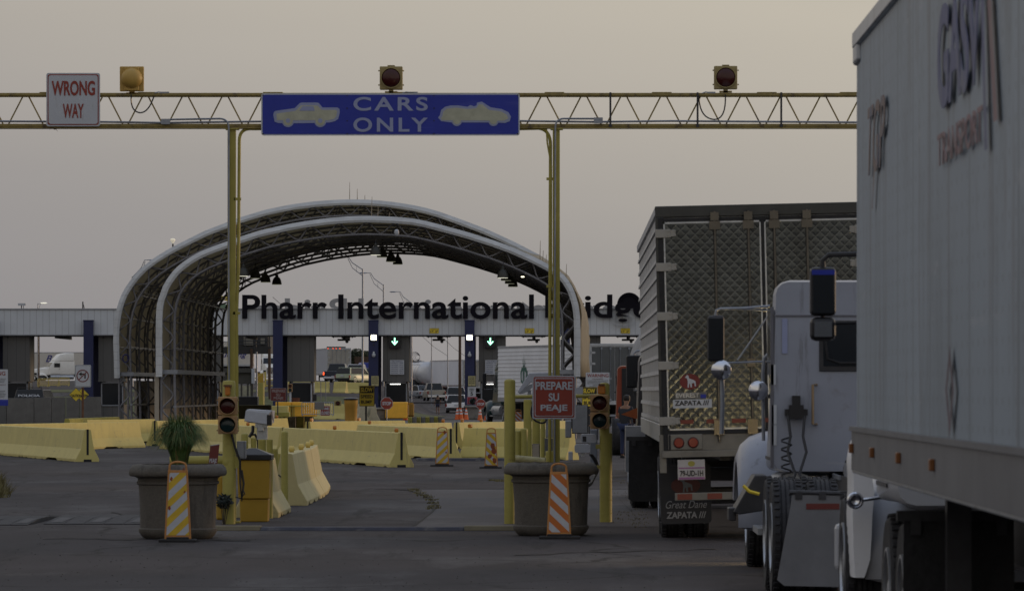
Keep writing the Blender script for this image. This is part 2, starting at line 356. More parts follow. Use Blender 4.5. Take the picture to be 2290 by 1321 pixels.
sheet('grass_verge', rng(-70, -20, 20), rng(352, 520, 20), lambda x, y: gz(x, y) + .03, GRASS, 'grass beside the far raised road', keep=lambda x, y: x < -58 or 352 < y < 400)
lane = sheet('lane_paving', rng(-24, 8, 20), [165, 250, 280, 300, 318], lambda x, y: .008, mat('worn_concrete_lane', (.085, .082, .08), .8, var=.25, sc_=.5, bump=.3, dirt=(.13, .125, .12), dsc=.3), 'worn concrete lane paving under the canopies')
# far dry ground beside the kerb at the left edge: weeds
def kerb(name, px0, px1, py0, sc_, h, dep, m, label, cuts=None):
    b = MB(); a = G(px0, sc_); c = G(px1, sc_)
    b.extx([(a.y, 0), (a.y + .04, h), (a.y + dep - .04, h), (a.y + dep, 0)], a.x, c.x)
    o = b.out(name, m, bevel=.012); return tag(o, label, kind='structure')
s0 = gs(1186)
KB = mat('worn_blue_kerb_paint', (.048, .050, .068), .8, var=.3, sc_=3, dirt=(.13, .125, .12), dsc=1.6, dth=.5)
KY = mat('worn_cream_kerb_paint', (.14, .12, .075), .8, var=.25, sc_=3, dirt=(.11, .10, .08), dsc=1.5)
kerb('kerb', 582, 1038, 1178, s0, .045, .38, KB, 'worn blue kerb strip across the lane')
kerb('kerb', 478, 582, 1178, s0, .06, .40, KY, 'cream kerb end beside the left traffic post')
kerb('kerb', 1038, 1230, 1178, s0, .06, .40, KY, 'cream kerb end beside the right planter')
s1 = gs(1030)
kerb('kerb', 930, 1240, 1025, s1, .07, .5, KB, 'dark low kerb behind the striped panels')

ed = [(838, 1094), (880, 1093.5), (915, 1096), (940, 1103), (958, 1112), (970, 1122), (974, 1133), (966, 1146), (948, 1160), (925, 1177)]
b = MB(); pl_ = [G(px, gs(py), .004) for px, py in ed]; far_ = [G(1150 + 300 * k / 9, gs(1094 + (1177 - 1094) * k / 9), .004) for k in range(10)]
b.add(pl_ + [G(1660, gs(py), .004) for px, py in ed], [(i, i + 1, 11 + i, 10 + i) for i in range(9)])
tag(b.out('road_patch', mat('paler_lane_asphalt', (.056, .053, .058), .8, var=.25, sc_=.6, bump=.4, dirt=(.09, .087, .09), dsc=.3, stretch=(1, .35, 1))), 'paler asphalt patch right of the curved crack', kind='structure')
b = MB(); vs_ = []
for i, p in enumerate(pl_): q = .018 + .012 * math.sin(i * 2.3); vs_ += [p + Vector((-q, -.1, .004)), p + Vector((q, .1, .004))]
b.add(vs_, [(2 * i, 2 * i + 1, 2 * i + 3, 2 * i + 2) for i in range(9)])
for (xa, ya, xb, yb, ww) in ((520, 1062, 700, 1050, .02), (860, 1086, 1125, 1083, .016), (100, 1204, 560, 1209, .02), (640, 1098, 800, 1096, .02), (1150, 1240, 1600, 1228, .03), (250, 1145, 420, 1180, .03), (1380, 1110, 1440, 1175, .03)):
    p0, p1 = G(xa, gs(ya), .008), G(xb, gs(yb), .008); vs_ = []; rn_ = random.Random(xa)
    for k in range(13): p = p0.lerp(p1, k / 12) + Vector((0, rn_.uniform(-.25, .25), 0)); q = ww * rn_.uniform(1.5, 5); vs_ += [p + Vector((0, -q, 0)), p + Vector((.004, q, 0))]
    b.add(vs_, [(2 * k, 2 * k + 1, 2 * k + 3, 2 * k + 2) for k in range(12)])
tag(b.out('road_cracks', mat('tar_crack', (.014, .013, .013), .9)), 'dark cracks and joints in the asphalt', kind='structure')
# ------------------------------------------------------------------ gantry over the lanes
SG = 165.0
g = T('overhead_gantry', 'weathered yellow lattice gantry spanning the lanes on two tall posts', 'gantry', G(880, SG))
def gp(px, py, dy=0): v = P(px, py, SG); v.y += dy; return v
b = MB(); b.pbox(-160, 208, 2460, 217, SG, .09); b.pbox(-160, 210.5, 2460, 214.5, SG, .012, dy=-.012)
for px in (110, 330, 610, 905, 1240, 1480, 1715, 1900): b.pbox(px - 22, 206, px + 22, 209, SG, .10)
b.out('top_chord', GANY, g, bevel=.008)
b = MB(); b.pbox(-160, 277, 2460, 284, SG, .09); b.pbox(-160, 284.5, 2460, 288, SG, .14, dy=-.03); b.out('bottom_chord', GANY, g, bevel=.006)
b = MB(); k = -3
while 57 + 89.2 * k < 2400:
    t0 = 57 + 89.2 * k
    b.tube([gp(t0 + 6, 215, .045), gp(t0 + 39, 279, .045)], .011, 5); b.tube([gp(t0 + 50, 279, .045), gp(t0 + 83, 215, .045)], .011, 5); k += 1
b.out('lattice', GANY, g)
for px in (1365, 1560, 1747):
    b = MB(); b.pbox(px - 2.2, 207, px + 2.2, 281, SG, .03, dy=-.03); b.pbox(px - 3.5, 279, px + 3.5, 285, SG, .03, dy=-.035); b.out('hanger', DSTEEL, g)
for x0, x1 in ((511, 527), (1238, 1252)):
    b = MB(); a = G(x0, SG); c = G(x1, SG); b.box(a.x, c.x, a.y, a.y + .10, 0, gp(0, 288).z)
    b.box(a.x - .012, a.x + .008, a.y - .025, a.y + .12, 0, gp(0, 288).z); b.pbox(x0 - 7, 287, x1 + 7, 290.5, SG, .16, dy=-.03)
    b.box(a.x - .06, c.x + .06, a.y - .06, a.y + .16, 0, .03)
    b.out('post', POSTY, g, bevel=.006)
def arc(p, q, c, n=8): return [((1 - t) ** 2) * Vector(p) + 2 * t * (1 - t) * Vector(c) + t * t * Vector(q) for t in [i / n for i in range(n + 1)]]
b = MB()
b.tube([gp(-100, 271), gp(230, 273), gp(365, 275), gp(585, 272), gp(1162, 271), gp(1330, 273), gp(1500, 271), gp(1918, 274), gp(2300, 274)], .014, 6)
b.out('conduit', GALV, g, smooth=True); b = MB(); b.tube([gp(380, 268, -.03), gp(490, 266, -.03)] + arc(gp(490, 266, -.03), gp(512, 285, -.05), gp(511, 266, -.05)) + [gp(512, 600, -.05), gp(513, 872, -.05)], .013, 6)
b.out('conduit', GALV, g, smooth=True); b = MB(); b.tube([gp(1330, 266, -.03), gp(1262, 266, -.03)] + arc(gp(1262, 266, -.03), gp(1242, 285, -.05), gp(1243, 266, -.05)) + [gp(1241, 600, -.05), gp(1240, 1080, -.05)], .013, 6)
b.out('conduit', GALV, g, smooth=True)
b = MB()
b.tube([gp(588, 288, .02), gp(560, 288, .02)] + arc(gp(560, 288, .02), gp(535, 315, .02), gp(535, 288, .02)) + [gp(533, 600, .02), gp(529, 700, .02), gp(530, 965, .02)], .022, 8)
b.out('conduit', POSTY, g, smooth=True); b = MB(); b.tube([gp(1160, 288, .02), gp(1205, 287, .02)] + arc(gp(1205, 287, .02), gp(1231, 325, .02), gp(1231, 290, .02)) + [gp(1230, 600, .02), gp(1229, 1080, .02)], .022, 8)
b.out('conduit', POSTY, g, smooth=True); b = MB(); b.tube([gp(1222, 289, .0), gp(1224, 320, 0), gp(1233, 372, 0), gp(1233, 640, 0)], .012, 6)
b.out('conduit', POSTY, g, smooth=True)
for px, py in ((532, 445), (530, 700), (1231, 400), (1231, 640)): b = MB(); b.pbox(px - 9, py - 3, px + 7, py + 3, SG, .03); b.out('pipe_clamp', POSTY, g)
for x0, y0, x1, y1 in ((362, 267, 380, 278), (1329, 264, 1347, 276)):
    b = MB(); b.pbox(x0, y0, x1, y1, SG, .08, dy=-.05); b.pbox(x0 - 1, y0 - .5, x1 + 1, y1 + .5, SG, .012, dy=-.062); b.out('junction_box', GALV, g)
for x0, x1 in ((358, 378), (912, 934), (1582, 1600)):
    b = MB(); b.pbox(x0, 205.5, x1, 209, SG, .06); b.tube([gp(x0 - 12, 209), gp(x0 - 4, 206), gp(x0, 206.5)], .008, 5); b.out('cable_fitting', GALV, g)
b = MB()
b.tube([gp(294, 212, -.05)] + arc(gp(294, 225, -.05), gp(314, 253, -.05), gp(295, 251, -.05)) + arc(gp(314, 253, -.05), gp(345, 216, -.05), gp(333, 253, -.05)), .010, 5)
b.out('loop_cable', BLACKP, g); b = MB(); b.tube([gp(1563, 214, -.05)] + arc(gp(1563, 222, -.05), gp(1597, 268, -.05), gp(1566, 266, -.05)) + arc(gp(1597, 268, -.05), gp(1622, 212, -.05), gp(1624, 268, -.05)), .010, 5)
b.out('loop_cable', BLACKP, g)
b = MB(); random.seed(3)
for i in range(9):
    a = gp(108 + random.uniform(0, 20), 287 + random.uniform(-1, 3), -.03); b.tube([a, a + Vector((random.uniform(-.06, .08), 0, random.uniform(-.05, .01)))], .0025, 3)
tag(b.out('twig_bundle', BROWN), 'few dry twigs hanging under the lattice gantry below the wrong way sign', 'twigs')

def signal(name, label, px0, py0, px1, py1, s, lenses, back=False, dy=0, vis=True, group=None):
    m_sig2 = m_sigb if len(lenses) == 2 else globals()['m_sig2']
    c = P((px0 + px1) / 2, py1, s); c.y += dy
    r_ = T(name, label, 'traffic signal', c, group); w_ = (px1 - px0) / s; h_ = (py1 - py0) / s; k = len(lenses); hh = h_ / k
    x0, x1, y, z0 = c.x - w_ / 2, c.x + w_ / 2, c.y, c.z
    b = MB()
    if back:
        b.box(x0, x1, y - .02, y + .02, z0, z0 + h_)
        b.ext([(x0 + w_ * p, z0 + h_ * q) for p, q in ((.2, .02), (.8, .02), (.8, .98), (.2, .98))], y - .06, y - .02)
        b.out('housing', m_sig, r_, bevel=.012)
        b = MB(); ce = Vector((c.x, y, z0 + h_ * .52))
        b.loft([[ce + Vector((math.cos(t) * q, -d_, math.sin(t) * q)) for t in [2 * math.pi * i / 16 for i in range(16)]] for q, d_ in ((w_ * .45, .02), (w_ * .42, .07), (w_ * .28, .13), (w_ * .13, .15))])
        b.out('lamp_back', m_sig, r_, smooth=True)
        return r_
    for i in range(k):
        b.box(x0, x1, y, y + .14, z0 + hh * i + .004, z0 + hh * (i + 1) - .004)
        for q in (.2, .8): b.box(x0 - .022, x0, y + .01, y + .035, z0 + hh * (i + q) - .01, z0 + hh * (i + q) + .012); b.box(x1, x1 + .022, y + .01, y + .035, z0 + hh * (i + q) - .01, z0 + hh * (i + q) + .012)
    b.out('housing', m_sig2, r_, bevel=.014)
    for i, lm in enumerate(lenses[::-1]):
        cz = z0 + hh * (i + .5); q = min(w_, hh) * .41
        b = MB(); n_ = 24
        def ring(rad, yy): return [Vector((c.x + math.cos(2 * math.pi * j / n_) * rad, yy, cz + math.sin(2 * math.pi * j / n_) * rad)) for j in range(n_)]
        b.loft([ring(q, y + .01), ring(q, y - .012), ring(q * .9, y - .03), ring(q * .5, y - .045), ring(q * .05, y - .05)]); b.out('lens', lm, r_, smooth=True)
        b = MB(); o_, i_ = [], []
        dep = .14 if vis else .03
        for j in range(n_ + 1):
            t = 2 * math.pi * j / n_; dd = y - (dep * (.35 + .65 * max(0, math.sin(t))) if vis else dep)
            o_.append([(c.x + math.cos(t) * q * 1.1, y, cz + math.sin(t) * q * 1.1), (c.x + math.cos(t) * q * 1.1, dd, cz + math.sin(t) * q * 1.1), (c.x + math.cos(t) * q * 1.02, dd, cz + math.sin(t) * q * 1.02), (c.x + math.cos(t) * q * 1.02, y, cz + math.sin(t) * q * 1.02)])
        b.loft(o_, cap=False); b.out('visor', m_sig2, r_, smooth=True)
    return r_
m_sig = mat('ochre_signal_shell', (.46, .29, .07), .5, var=.1, sc_=4)
m_sig2 = mat('weathered_signal_shell', (.30, .235, .10), .55, var=.15, sc_=6, dirt=(.17, .12, .05), dsc=5)
m_sigb = mat('faded_tan_signal_shell', (.36, .225, .11), .6, var=.12, sc_=8, dirt=(.24, .14, .07), dsc=6)
sg = []
r_ = signal('signal_head', 'ochre signal head seen from behind, above the wrong way sign end', 268, 149, 322, 205, SG, [LENSR], back=True); sg.append(r_)
b = MB(); b.pbox(289, 203, 301, 209, SG, .05); b.pbox(282, 207, 308, 210, SG, .08); b.out('mount', m_sig, r_)
for x0, x1, y0, y1, lb in ((849, 900, 148, 201, 'single unlit red signal head standing over the blue cars only sign'), (1597, 1649, 147, 200, 'single unlit red signal head on the gantry near the white trailer')):
    r_ = signal('signal_head', lb, x0, y0, x1, y1, SG, [LENSR], vis=False, group='red signal heads on the gantry')
    b = MB(); xc = (x0 + x1) / 2; b.pbox(xc - 5, y1, xc + 5, 208, SG, .05, dy=.03); b.pbox(xc - 14, y1 + 3, xc + 14, y1 + 7, SG, .06, dy=.03); b.pbox(xc - 8, y0 - 2, xc + 8, y0, SG, .1, dy=.01); b.out('mount', m_sig2, r_)

# ------------------------------------------------------------------ signs
def sign(name, label, x0, y0, x1, y1, s, layers, texts, cat='sign', dy=0, rad=.03, group=None, post=None, thick=.02, anchor=None):
    c = P((x0 + x1) / 2, y1, s); c.y += dy
    r_ = T(name, label, cat, (c.x, c.y, 0 if post else c.z), group)
    k = 0
    for nm, ins, m in layers:
        a = P(x0 + ins, y1 - ins, s); d_ = P(x1 - ins, y0 + ins, s)
        b = MB(); b.ext(rrect(a.x, d_.x, a.z, d_.z, rad, 4), c.y - .004 * k, c.y + (thick if k == 0 else .001)); b.out(nm, m, r_); k += 1
    for tx in texts:
        st, ax, ay, bx, by, m = tx[:6]; kw = tx[6] if len(tx) > 6 else {}
        ptext(st, m, r_, ax, ay, bx, by, s, dy=dy - .004 * k + .0005, thick=.002, **kw)
    if post:
        px, hw_, pm, pz0 = post; a = P(px, y1 - (y1 - y0) * .6, s); b = MB(); b.box(a.x - hw_ / s, a.x + hw_ / s, c.y + thick + .001, c.y + thick + .04, pz0, a.z if len(texts) or 1 else a.z); b.out('post', pm, r_)
    return r_
sign('wrong_way_sign', 'square white WRONG WAY sign with red border on the gantry', 105, 164.5, 225, 283.5, SG,
     [('panel', 0, WHITES), ('border', 3, REDS), ('face', 5.2, WHITES)],
     [('WRONG', 117, 182, 214, 215, REDS, dict(bold=.028)), ('WAY', 142, 233, 189, 265, REDS, dict(bold=.022))], dy=-.08, rad=.03)
cs = sign('cars_only_sign', 'long blue CARS ONLY sign with two faded car outlines on the gantry', 585, 210, 1162.5, 304, SG, [('panel', 0, WHITES), ('face', 3, BLUES)],
     [('CARS', 791, 218, 957, 249, SILW, dict(bold=.022, space=1.25)), ('ONLY', 791, 264, 957, 296, SILW, dict(bold=.022, space=1.25))], dy=-.08, rad=.035)
def sil(pts, m, dy, name, par): b = MB(); b.ext([(P(x, y, SG).x, P(x, y, SG).z) for x, y in pts], P(0, 0, SG).y + dy, P(0, 0, SG).y - .082); return b.out(name, m, par)
def cr(cx, cy, r, n=20): return [(cx + r * math.cos(2 * math.pi * i / n), cy + r * math.sin(2 * math.pi * i / n)) for i in range(n)]
for bx_ in (589, 777, 971, 1158):
    for by_ in ((214, 300) if bx_ in (589, 1158) else (215, 243, 271, 300)):
        c_ = P(bx_, by_, SG); b = MB(); b.cyl(c_ + Vector((0, -.094, 0)), c_ + Vector((0, -.08, 0)), .009, n=8); b.out('bolt', SIGNK, cs)
carA = [(612, 257), (614, 251), (618, 249), (660, 243), (671, 232), (676, 230.5), (710, 230.5), (714, 232), (722, 241.5), (755, 241.5), (760, 245), (760.5, 253), (757, 267), (750, 272), (738, 275), (700, 276), (650, 277), (622, 276), (615, 273)]
carA2 = [(619, 256), (624, 254.5), (662, 249), (674, 237), (711, 237), (720, 247), (752, 247), (755, 250), (753, 261), (748, 267), (735, 270), (620, 270)]
sil(carA, SILW, -.0886, 'car_outline', cs); sil(carA2, SILH, -.0912, 'car_silhouette', cs)
sil([(670, 249), (677, 239), (702, 239), (705, 249)], SILW, -.0936, 'car_window', cs)
for cx in (645, 717): sil(cr(cx, 272, 13.5), SILW, -.090, 'wheel_outline', cs); sil(cr(cx, 271, 11), SILH, -.0938, 'wheel_silhouette', cs); sil(cr(cx, 271, 5), SILW, -.0956, 'hub', cs)
carB = [(980, 264), (984, 259), (987, 247), (996, 240), (1008, 237), (1025, 237), (1046, 240), (1052, 236), (1060, 239), (1066, 237), (1067, 231), (1078, 228.5), (1086, 234), (1097, 241), (1122, 245), (1137, 252), (1143, 262), (1140, 272), (1130, 276), (1100, 275), (1040, 275), (1010, 275), (987, 272)]
carB2 = [(986, 266), (990, 260), (992, 250), (1000, 244), (1020, 242), (1045, 245), (1065, 243), (1072, 234), (1080, 235), (1094, 247), (1120, 250), (1133, 257), (1137, 266), (1128, 271), (990, 270)]
sil(carB, SILW, -.0886, 'car_outline', cs); sil(carB2, SILH, -.0912, 'car_silhouette', cs)
for cx in (1022, 1104): sil(cr(cx, 271.5, 11.5), SILW, -.090, 'wheel_outline', cs); sil(cr(cx, 270, 9), SILH, -.0938, 'wheel_silhouette', cs)

# ------------------------------------------------------------------ toll plaza (facade plane 300 m away, lanes run through it)
SF = 36.0
def fx(px): return (px - VX) / SF
tp = T('toll_plaza', 'long pale toll building with clad fascia on navy columns above the lanes', 'toll building', (fx(700), 300, 0))
ZT, ZB = HC + (872 - 692) / SF, HC + (872 - 748) / SF
b = MB(); b.box(fx(-260), fx(1780), 300, 300.25, ZB, ZT); b.out('fascia', FASC, tp)
b = MB(); b.box(fx(-260), fx(1780), 299.93, 300.3, ZT, ZT + .07); b.box(fx(-260), fx(1780), 299.96, 300.0, ZB - .05, ZB + .02); b.out('fascia_trim', mat('fascia_trim', (.30, .31, .33), .5), tp)
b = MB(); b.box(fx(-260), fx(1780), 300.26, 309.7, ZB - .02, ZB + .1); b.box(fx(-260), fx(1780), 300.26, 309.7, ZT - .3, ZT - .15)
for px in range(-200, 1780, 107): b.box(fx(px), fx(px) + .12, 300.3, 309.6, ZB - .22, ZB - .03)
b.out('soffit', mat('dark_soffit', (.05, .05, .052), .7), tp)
b = MB(); b.box(fx(-260), fx(1780), 309.72, 310, ZB, ZT - .1); b.out('rear_fascia', FASC, tp)
COLX = [-15, 199, 412.5, 622, 835.5, 1050.5, 1264, 1478, 1692]
for px in COLX:
    b = MB(); h = fx(px); b.box(h - .30, h + .30, 299.55, 299.92, 0, HC + (872 - 718) / SF); b.box(h - .33, h + .33, 299.52, 299.9, HC + (872 - 718) / SF, HC + (872 - 715.5) / SF)
    b.out('column', NAVY, tp, bevel=.01)
    b = MB(); b.box(h - .28, h + .28, 305, 305.4, 0, ZB - .05); b.out('rear_column', NAVY, tp)
for i, px in enumerate(COLX):
    x0 = fx(px) + .55; x1 = x0 + 1.65
    lb = ['grey toll booth at the left picture edge behind the black car', 'grey toll booth between the no left turn sign and canopy', 'grey toll booth hidden behind the canopy ribs', 'grey toll booth with glass window behind the small prepare su peaje sign',
          'grey toll booth with lit arrow and white toll board nearest the stop sign', 'grey toll booth behind the dark green tractor', 'grey toll booth behind the canopy leg', 'grey toll booth behind the tanker', 'grey toll booth farthest right'][i]
    if i > 6: continue
    tb = T('toll_booth', lb, 'toll booth', ((x0 + x1) / 2, 300.6, 0), 'grey toll booths between the lanes')
    zw = HC + (872 - 850) / SF
    b = MB(); b.box(x0, x1, 300.4, 303.2, zw, ZB - .06); b.box(x0 - .03, x1 + .03, 300.36, 303.24, zw - .08, zw); b.out('cladding', BOOTH, tb)
    b = MB(); b.box(x0 + .1, x1 - .1, 300.7, 303.1, 0, .85); b.box(x0 + .1, x0 + .2, 300.7, 303.1, .85, zw - .08); b.box(x1 - .2, x1 - .1, 300.7, 303.1, .85, zw - .08); b.out('booth_wall', BOOTH, tb)
    b = MB(); wz0, wz1 = .82, zw - .12
    for q in ((x0 + .14, x1 - .14, wz0, wz0 + .07), (x0 + .14, x1 - .14, wz1 - .07, wz1), (x0 + .14, x0 + .21, wz0, wz1), (x1 - .21, x1 - .14, wz0, wz1)): b.box(q[0], q[1], 300.62, 300.7, q[2], q[3])
    wf = b.out('window_frame', GALV if i != 3 else WHITES, tb)
    b = MB(); b.box(x0 + .2, x1 - .2, 300.66, 300.68, wz0 + .06, wz1 - .06); b.out('window_glass', GLASS, wf)
    b = MB(); b.box(x1 - .09, x1 - .06, 301.2, 302.4, .9, zw - .15); b.out('side_window', GLASS, tb)
    if i in (4, 5): b = MB(); b.box(x0 + .45, x1 - .55, 300.58, 300.61, wz1 - .14, wz1 - .09); b.out('tube_lamp', TUBEL, tb)
    if i == 4: b = MB(); b.box(x0 + .45, x1 - .55, 300.25, 300.6, .55, 1.02); b.out('counter_box', WHITES, tb, bevel=.02)
# big letters on the fascia; one thing each word's letters stay together
SL = 36.05
def word(st, x0, y0, x1, y1, label):
    r_ = T('fascia_lettering', label, 'lettering', (fx((x0 + x1) / 2), 299.75, ZB + 1), 'black words on the toll building')
    a = P(x0, y1, SL)
    text(st, LETK, r_, (a.x, 299.9, a.z), (1, 0, 0), (0, 0, 1), (x1 - x0) / SL, (y1 - y0) / SL, name='letters', bold=.019, thick=.16)
    return r_
word('Pharr', 541, 659, 731, 713, 'black word Pharr standing on the pale fascia')
word('International', 756, 658, 1194, 713, 'long black word International across the pale fascia')
word('Bridge', 1219, 658, 1458, 727, 'black word Bridge partly behind the canopy and trucks')
r_ = T('rear_lettering', 'grey letters seen from behind above the toll building roof', 'lettering', (fx(1000), 310, ZT))
x0, x1 = (556 - VX) / 34.8, (1462 - VX) / 34.8; zb = HC + (872 - 716) / 34.8
for wd, f0, f1, dz in (('Pharr', 0, .211, 0), ('International', .238, .729, 0), ('Bridge', .757, 1, -.36)): text(wd, LETG, r_, (x1 - (x1 - x0) * f0, 310.2, zb + dz), (-1, 0, 0), (0, 0, 1), (x1 - x0) * (f1 - f0), (716 - 667) / 34.8 - dz, name='letters', bold=.022, thick=.12)
for cx, cy, q, lb in ((1407, 681, 25, 'dark round emblem disc above the fascia behind the end of Bridge'), (497, 695, 31, 'round emblem wheel with yellow ring seen through the canopy ribs')):
    r_ = T('round_emblem', lb, 'emblem', P(cx, cy + q, 35.5), 'round emblems at both ends of the lettering'); c = P(cx, cy, 35.5); w_ = q / 35.5
    b = MB(); b.cyl(c + Vector((0, .1, 0)), c + Vector((0, -.05, 0)), w_ * (.95 if cx > 1000 else .55), n=36); b.out('disc', LETK if cx > 1000 else mat('pale_green_disc', (.16, .24, .16), .6, var=.4, sc_=2), r_)
    b = MB(); b.tube([c + Vector((math.cos(t) * w_, -.08, math.sin(t) * w_)) for t in [i * math.pi / 20 for i in range(41)]], .06, 6); b.tube([c + Vector((math.cos(t) * w_ * .84, -.08, math.sin(t) * w_ * .84)) for t in [i * math.pi / 20 for i in range(41)]], .05, 6); b.out('ring', LETK if cx > 1000 else SIGNY, r_)
# lane signals, lamps, cameras, clearance plates, sensor bars
for px, lb in ((882.5, 'lit green down arrow over the lane of the white toll board'), (1096.5, 'lit green down arrow above the dark green tractor')):
    r_ = T('lane_signal', lb, 'lane signal', (fx(px), 300.2, ZB - 1), 'lit green arrows over the open lanes')
    b = MB(); b.pbox(px - 13, 749.5, px + 13, 777.5, SF, .2, dy=.12); b.pbox(px - 15, 761, px + 15, 763, SF, .1, dy=.2); b.out('housing', BLACKP, r_)
    pl = lambda pts: [(P(x, y, SF).x, P(x, y, SF).z) for x, y in pts]
    b = MB(); y_ = 300.10
    b.ext(pl([(px - 1.3, 755), (px + 1.3, 755), (px + 1.3, 769), (px - 1.3, 769)]), y_, y_ + .02)
    b.ext(pl([(px - 7, 763.5), (px - 5.4, 762), (px, 768), (px + 5.4, 762), (px + 7, 763.5), (px, 771.5)]), y_ - .005, y_ + .015); b.out('arrow', GREENL, r_)
for px, lb in ((836.5, 'lit square floodlight on the navy column left of the first green arrow'), (1050.5, 'lit square floodlight on the navy column between the green arrows'), (1258, 'lit floodlight beside the gantry post and canopy leg')):
    r_ = T('floodlight', lb, 'floodlight', (fx(px), 299.5, ZB), 'lit floodlights on the columns'); hw = 6 if px < 1200 else 3
    b = MB(); b.pbox(px - hw - 1, 747.5, px + hw + 1, 761.5, SF, .14, dy=-.60); b.out('housing', GALV, r_)
    b = MB(); b.pbox(px - hw, 749.5, px + hw, 760, SF, .03, dy=-.64); b.out('lamp_face', LAMPW, r_, bevel=.02)
    if px < 1200:
        r2 = T('dome_camera', ('small white dome camera below the floodlight left of the first arrow' if px < 900 else 'small white dome camera on the column between the green arrows'), 'camera', (fx(px), 299.5, ZB - 1.3), 'dome cameras on the columns')
        b = MB(); a = P(px, 790, SF); b.lathe([(.02, .12), (.05, .10), (.06, -.02), (.11, -.04), (.12, -.12), (.09, -.2), (.02, -.24)], (a.x, 299.42), 12, 2, z0=a.z); b.out('camera_dome', WHITES, r2, smooth=True)
        b = MB(); b.pbox(px - 1, 769, px + 1, 773, SF, .1, dy=-.52); b.out('camera_bracket', BLACKP, r2)
for px, lb in ((971, 'yellow 17 foot clearance plate over the lane of the tanker'), (1184, 'yellow 17 foot clearance plate above the white reefer trailer'), (1398.5, 'yellow 17 foot clearance plate beside the quilted trailer')):
    sign('clearance_sign', lb, px - 10.5, 733.5, px + 10.5, 745, SF, [('panel', 0, SIGNK), ('face', .35, SIGNY)],
         [('CLEARANCE', px - 8, 735.2, px + 8, 737.4, SIGNK, dict(bold=.01)), ("17'", px - 8.5, 739, px - 1.5, 743.6, SIGNK, dict(bold=.02)), ('0"', px + 2.5, 739, px + 8.5, 743.6, SIGNK, dict(bold=.02))], dy=-.03, rad=.01, group='clearance plates')
for px, lb in ((767, 'dark sensor bar hung under the soffit beside the fourth column'), (980, 'dark sensor bar under the tanker lane clearance plate'), (1193, 'dark sensor bar above the white reefer trailer'), (1405, 'dark sensor bar next to the quilted trailer top')):
    r_ = T('sensor_bar', lb, 'sensor', (fx(px), 301, ZB - .2), 'sensor bars under the soffit')
    b = MB(); b.pbox(px - 27, 751, px + 27, 753.4, SF, .1, dy=1); b.pbox(px - 14, 757, px + 14, 761.5, SF, .25, dy=1); b.out('bar', BLACKP, r_)
    b = MB(); b.pbox(px - 24, 748, px - 22, 755, SF, .06, dy=1); b.pbox(px + 18, 748, px + 20, 755, SF, .06, dy=1); b.pbox(px - 3, 748, px + 3, 758, SF, .06, dy=1.1); b.cyl(P(px + 7, 763, SF) + Vector((0, 1, 0)), P(px + 7, 763, SF) + Vector((0, 1.3, 0)), .1); b.out('bracket', DSTEEL, r_)
NAVYI = mat('navy_ink', (.03, .035, .12), .6)
for px, lb in ((887.5, 'white toll schedule board on the booth under the first green arrow'), (1100.5, 'white toll schedule board partly behind the green tractor')):
    y0 = 804.5; tx = [('TOLL SCHEDULE', px - 12, y0 + 2, px + 12, y0 + 4.2, NAVYI, dict(bold=.02))]
    for i, (a_, c_) in enumerate((('CARS/PICKUPS', '$4.00'), ('2 AXLE TRUCKS', '$11.25'), ('3 AXLE TRUCKS', '$15.25'), ('4 AXLE TRUCKS', '$17.25'), ('5 AXLE TRUCKS', '$22.25'), ('6 AXLE TRUCKS', '$26.25'))):
        yy = y0 + 6 + i * 4.4; tx += [(a_, px - 14, yy, px + 2, yy + 1.9, NAVYI, dict(bold=.015)), (c_, px + 5.5, yy - .3, px + 13.5, yy + 2.1, NAVYI, dict(bold=.025))]
    sign('toll_schedule_board', lb, px - 15.8, y0, px + 15.8, 837, SF, [('panel', 0, WHITES)], tx, dy=.3, rad=.01, group='toll schedule boards')

# ------------------------------------------------------------------ arched membrane canopies
B_OUT = [(350, 842), (350, 790), (350, 740), (350.5, 702), (353, 675), (358.6, 661), (366, 640), (376, 623), (389, 606), (404, 592), (422, 579), (444, 566), (475, 553), (508, 541.5), (534, 532), (583, 516.5), (617, 509), (649, 502), (690, 495), (731, 489.7), (775, 486), (812.6, 484.6), (841, 485), (880, 486.5), (922.6, 490), (953, 496), (984, 504), (1045, 520.5), (1106.5, 540), (1147, 555), (1192, 575), (1229, 594), (1258, 613), (1274, 633), (1285, 657), (1292, 682), (1295.5, 706), (1296.5, 750), (1296, 800), (1296, 842)]
A_OUT = [(257, 845), (256, 800), (254.5, 760), (256, 730), (259, 707), (264.5, 682), (270, 666), (277, 651), (286, 637), (297, 622), (309, 608), (322, 596), (336, 585), (350, 575), (383, 555), (420, 536.6), (457, 518), (508, 498.5), (534, 488.5), (592, 471), (649, 459), (702, 452), (740, 449), (772, 447.5), (805, 447.5), (840, 449), (882, 453.5), (923, 460), (955, 467), (984, 475.5), (1025, 490), (1086, 513), (1119, 528), (1155.6, 545), (1209, 573), (1245, 596), (1268, 618), (1284, 645), (1296, 672), (1306, 700), (1312, 730), (1316, 760), (1317, 800), (1317, 843)]
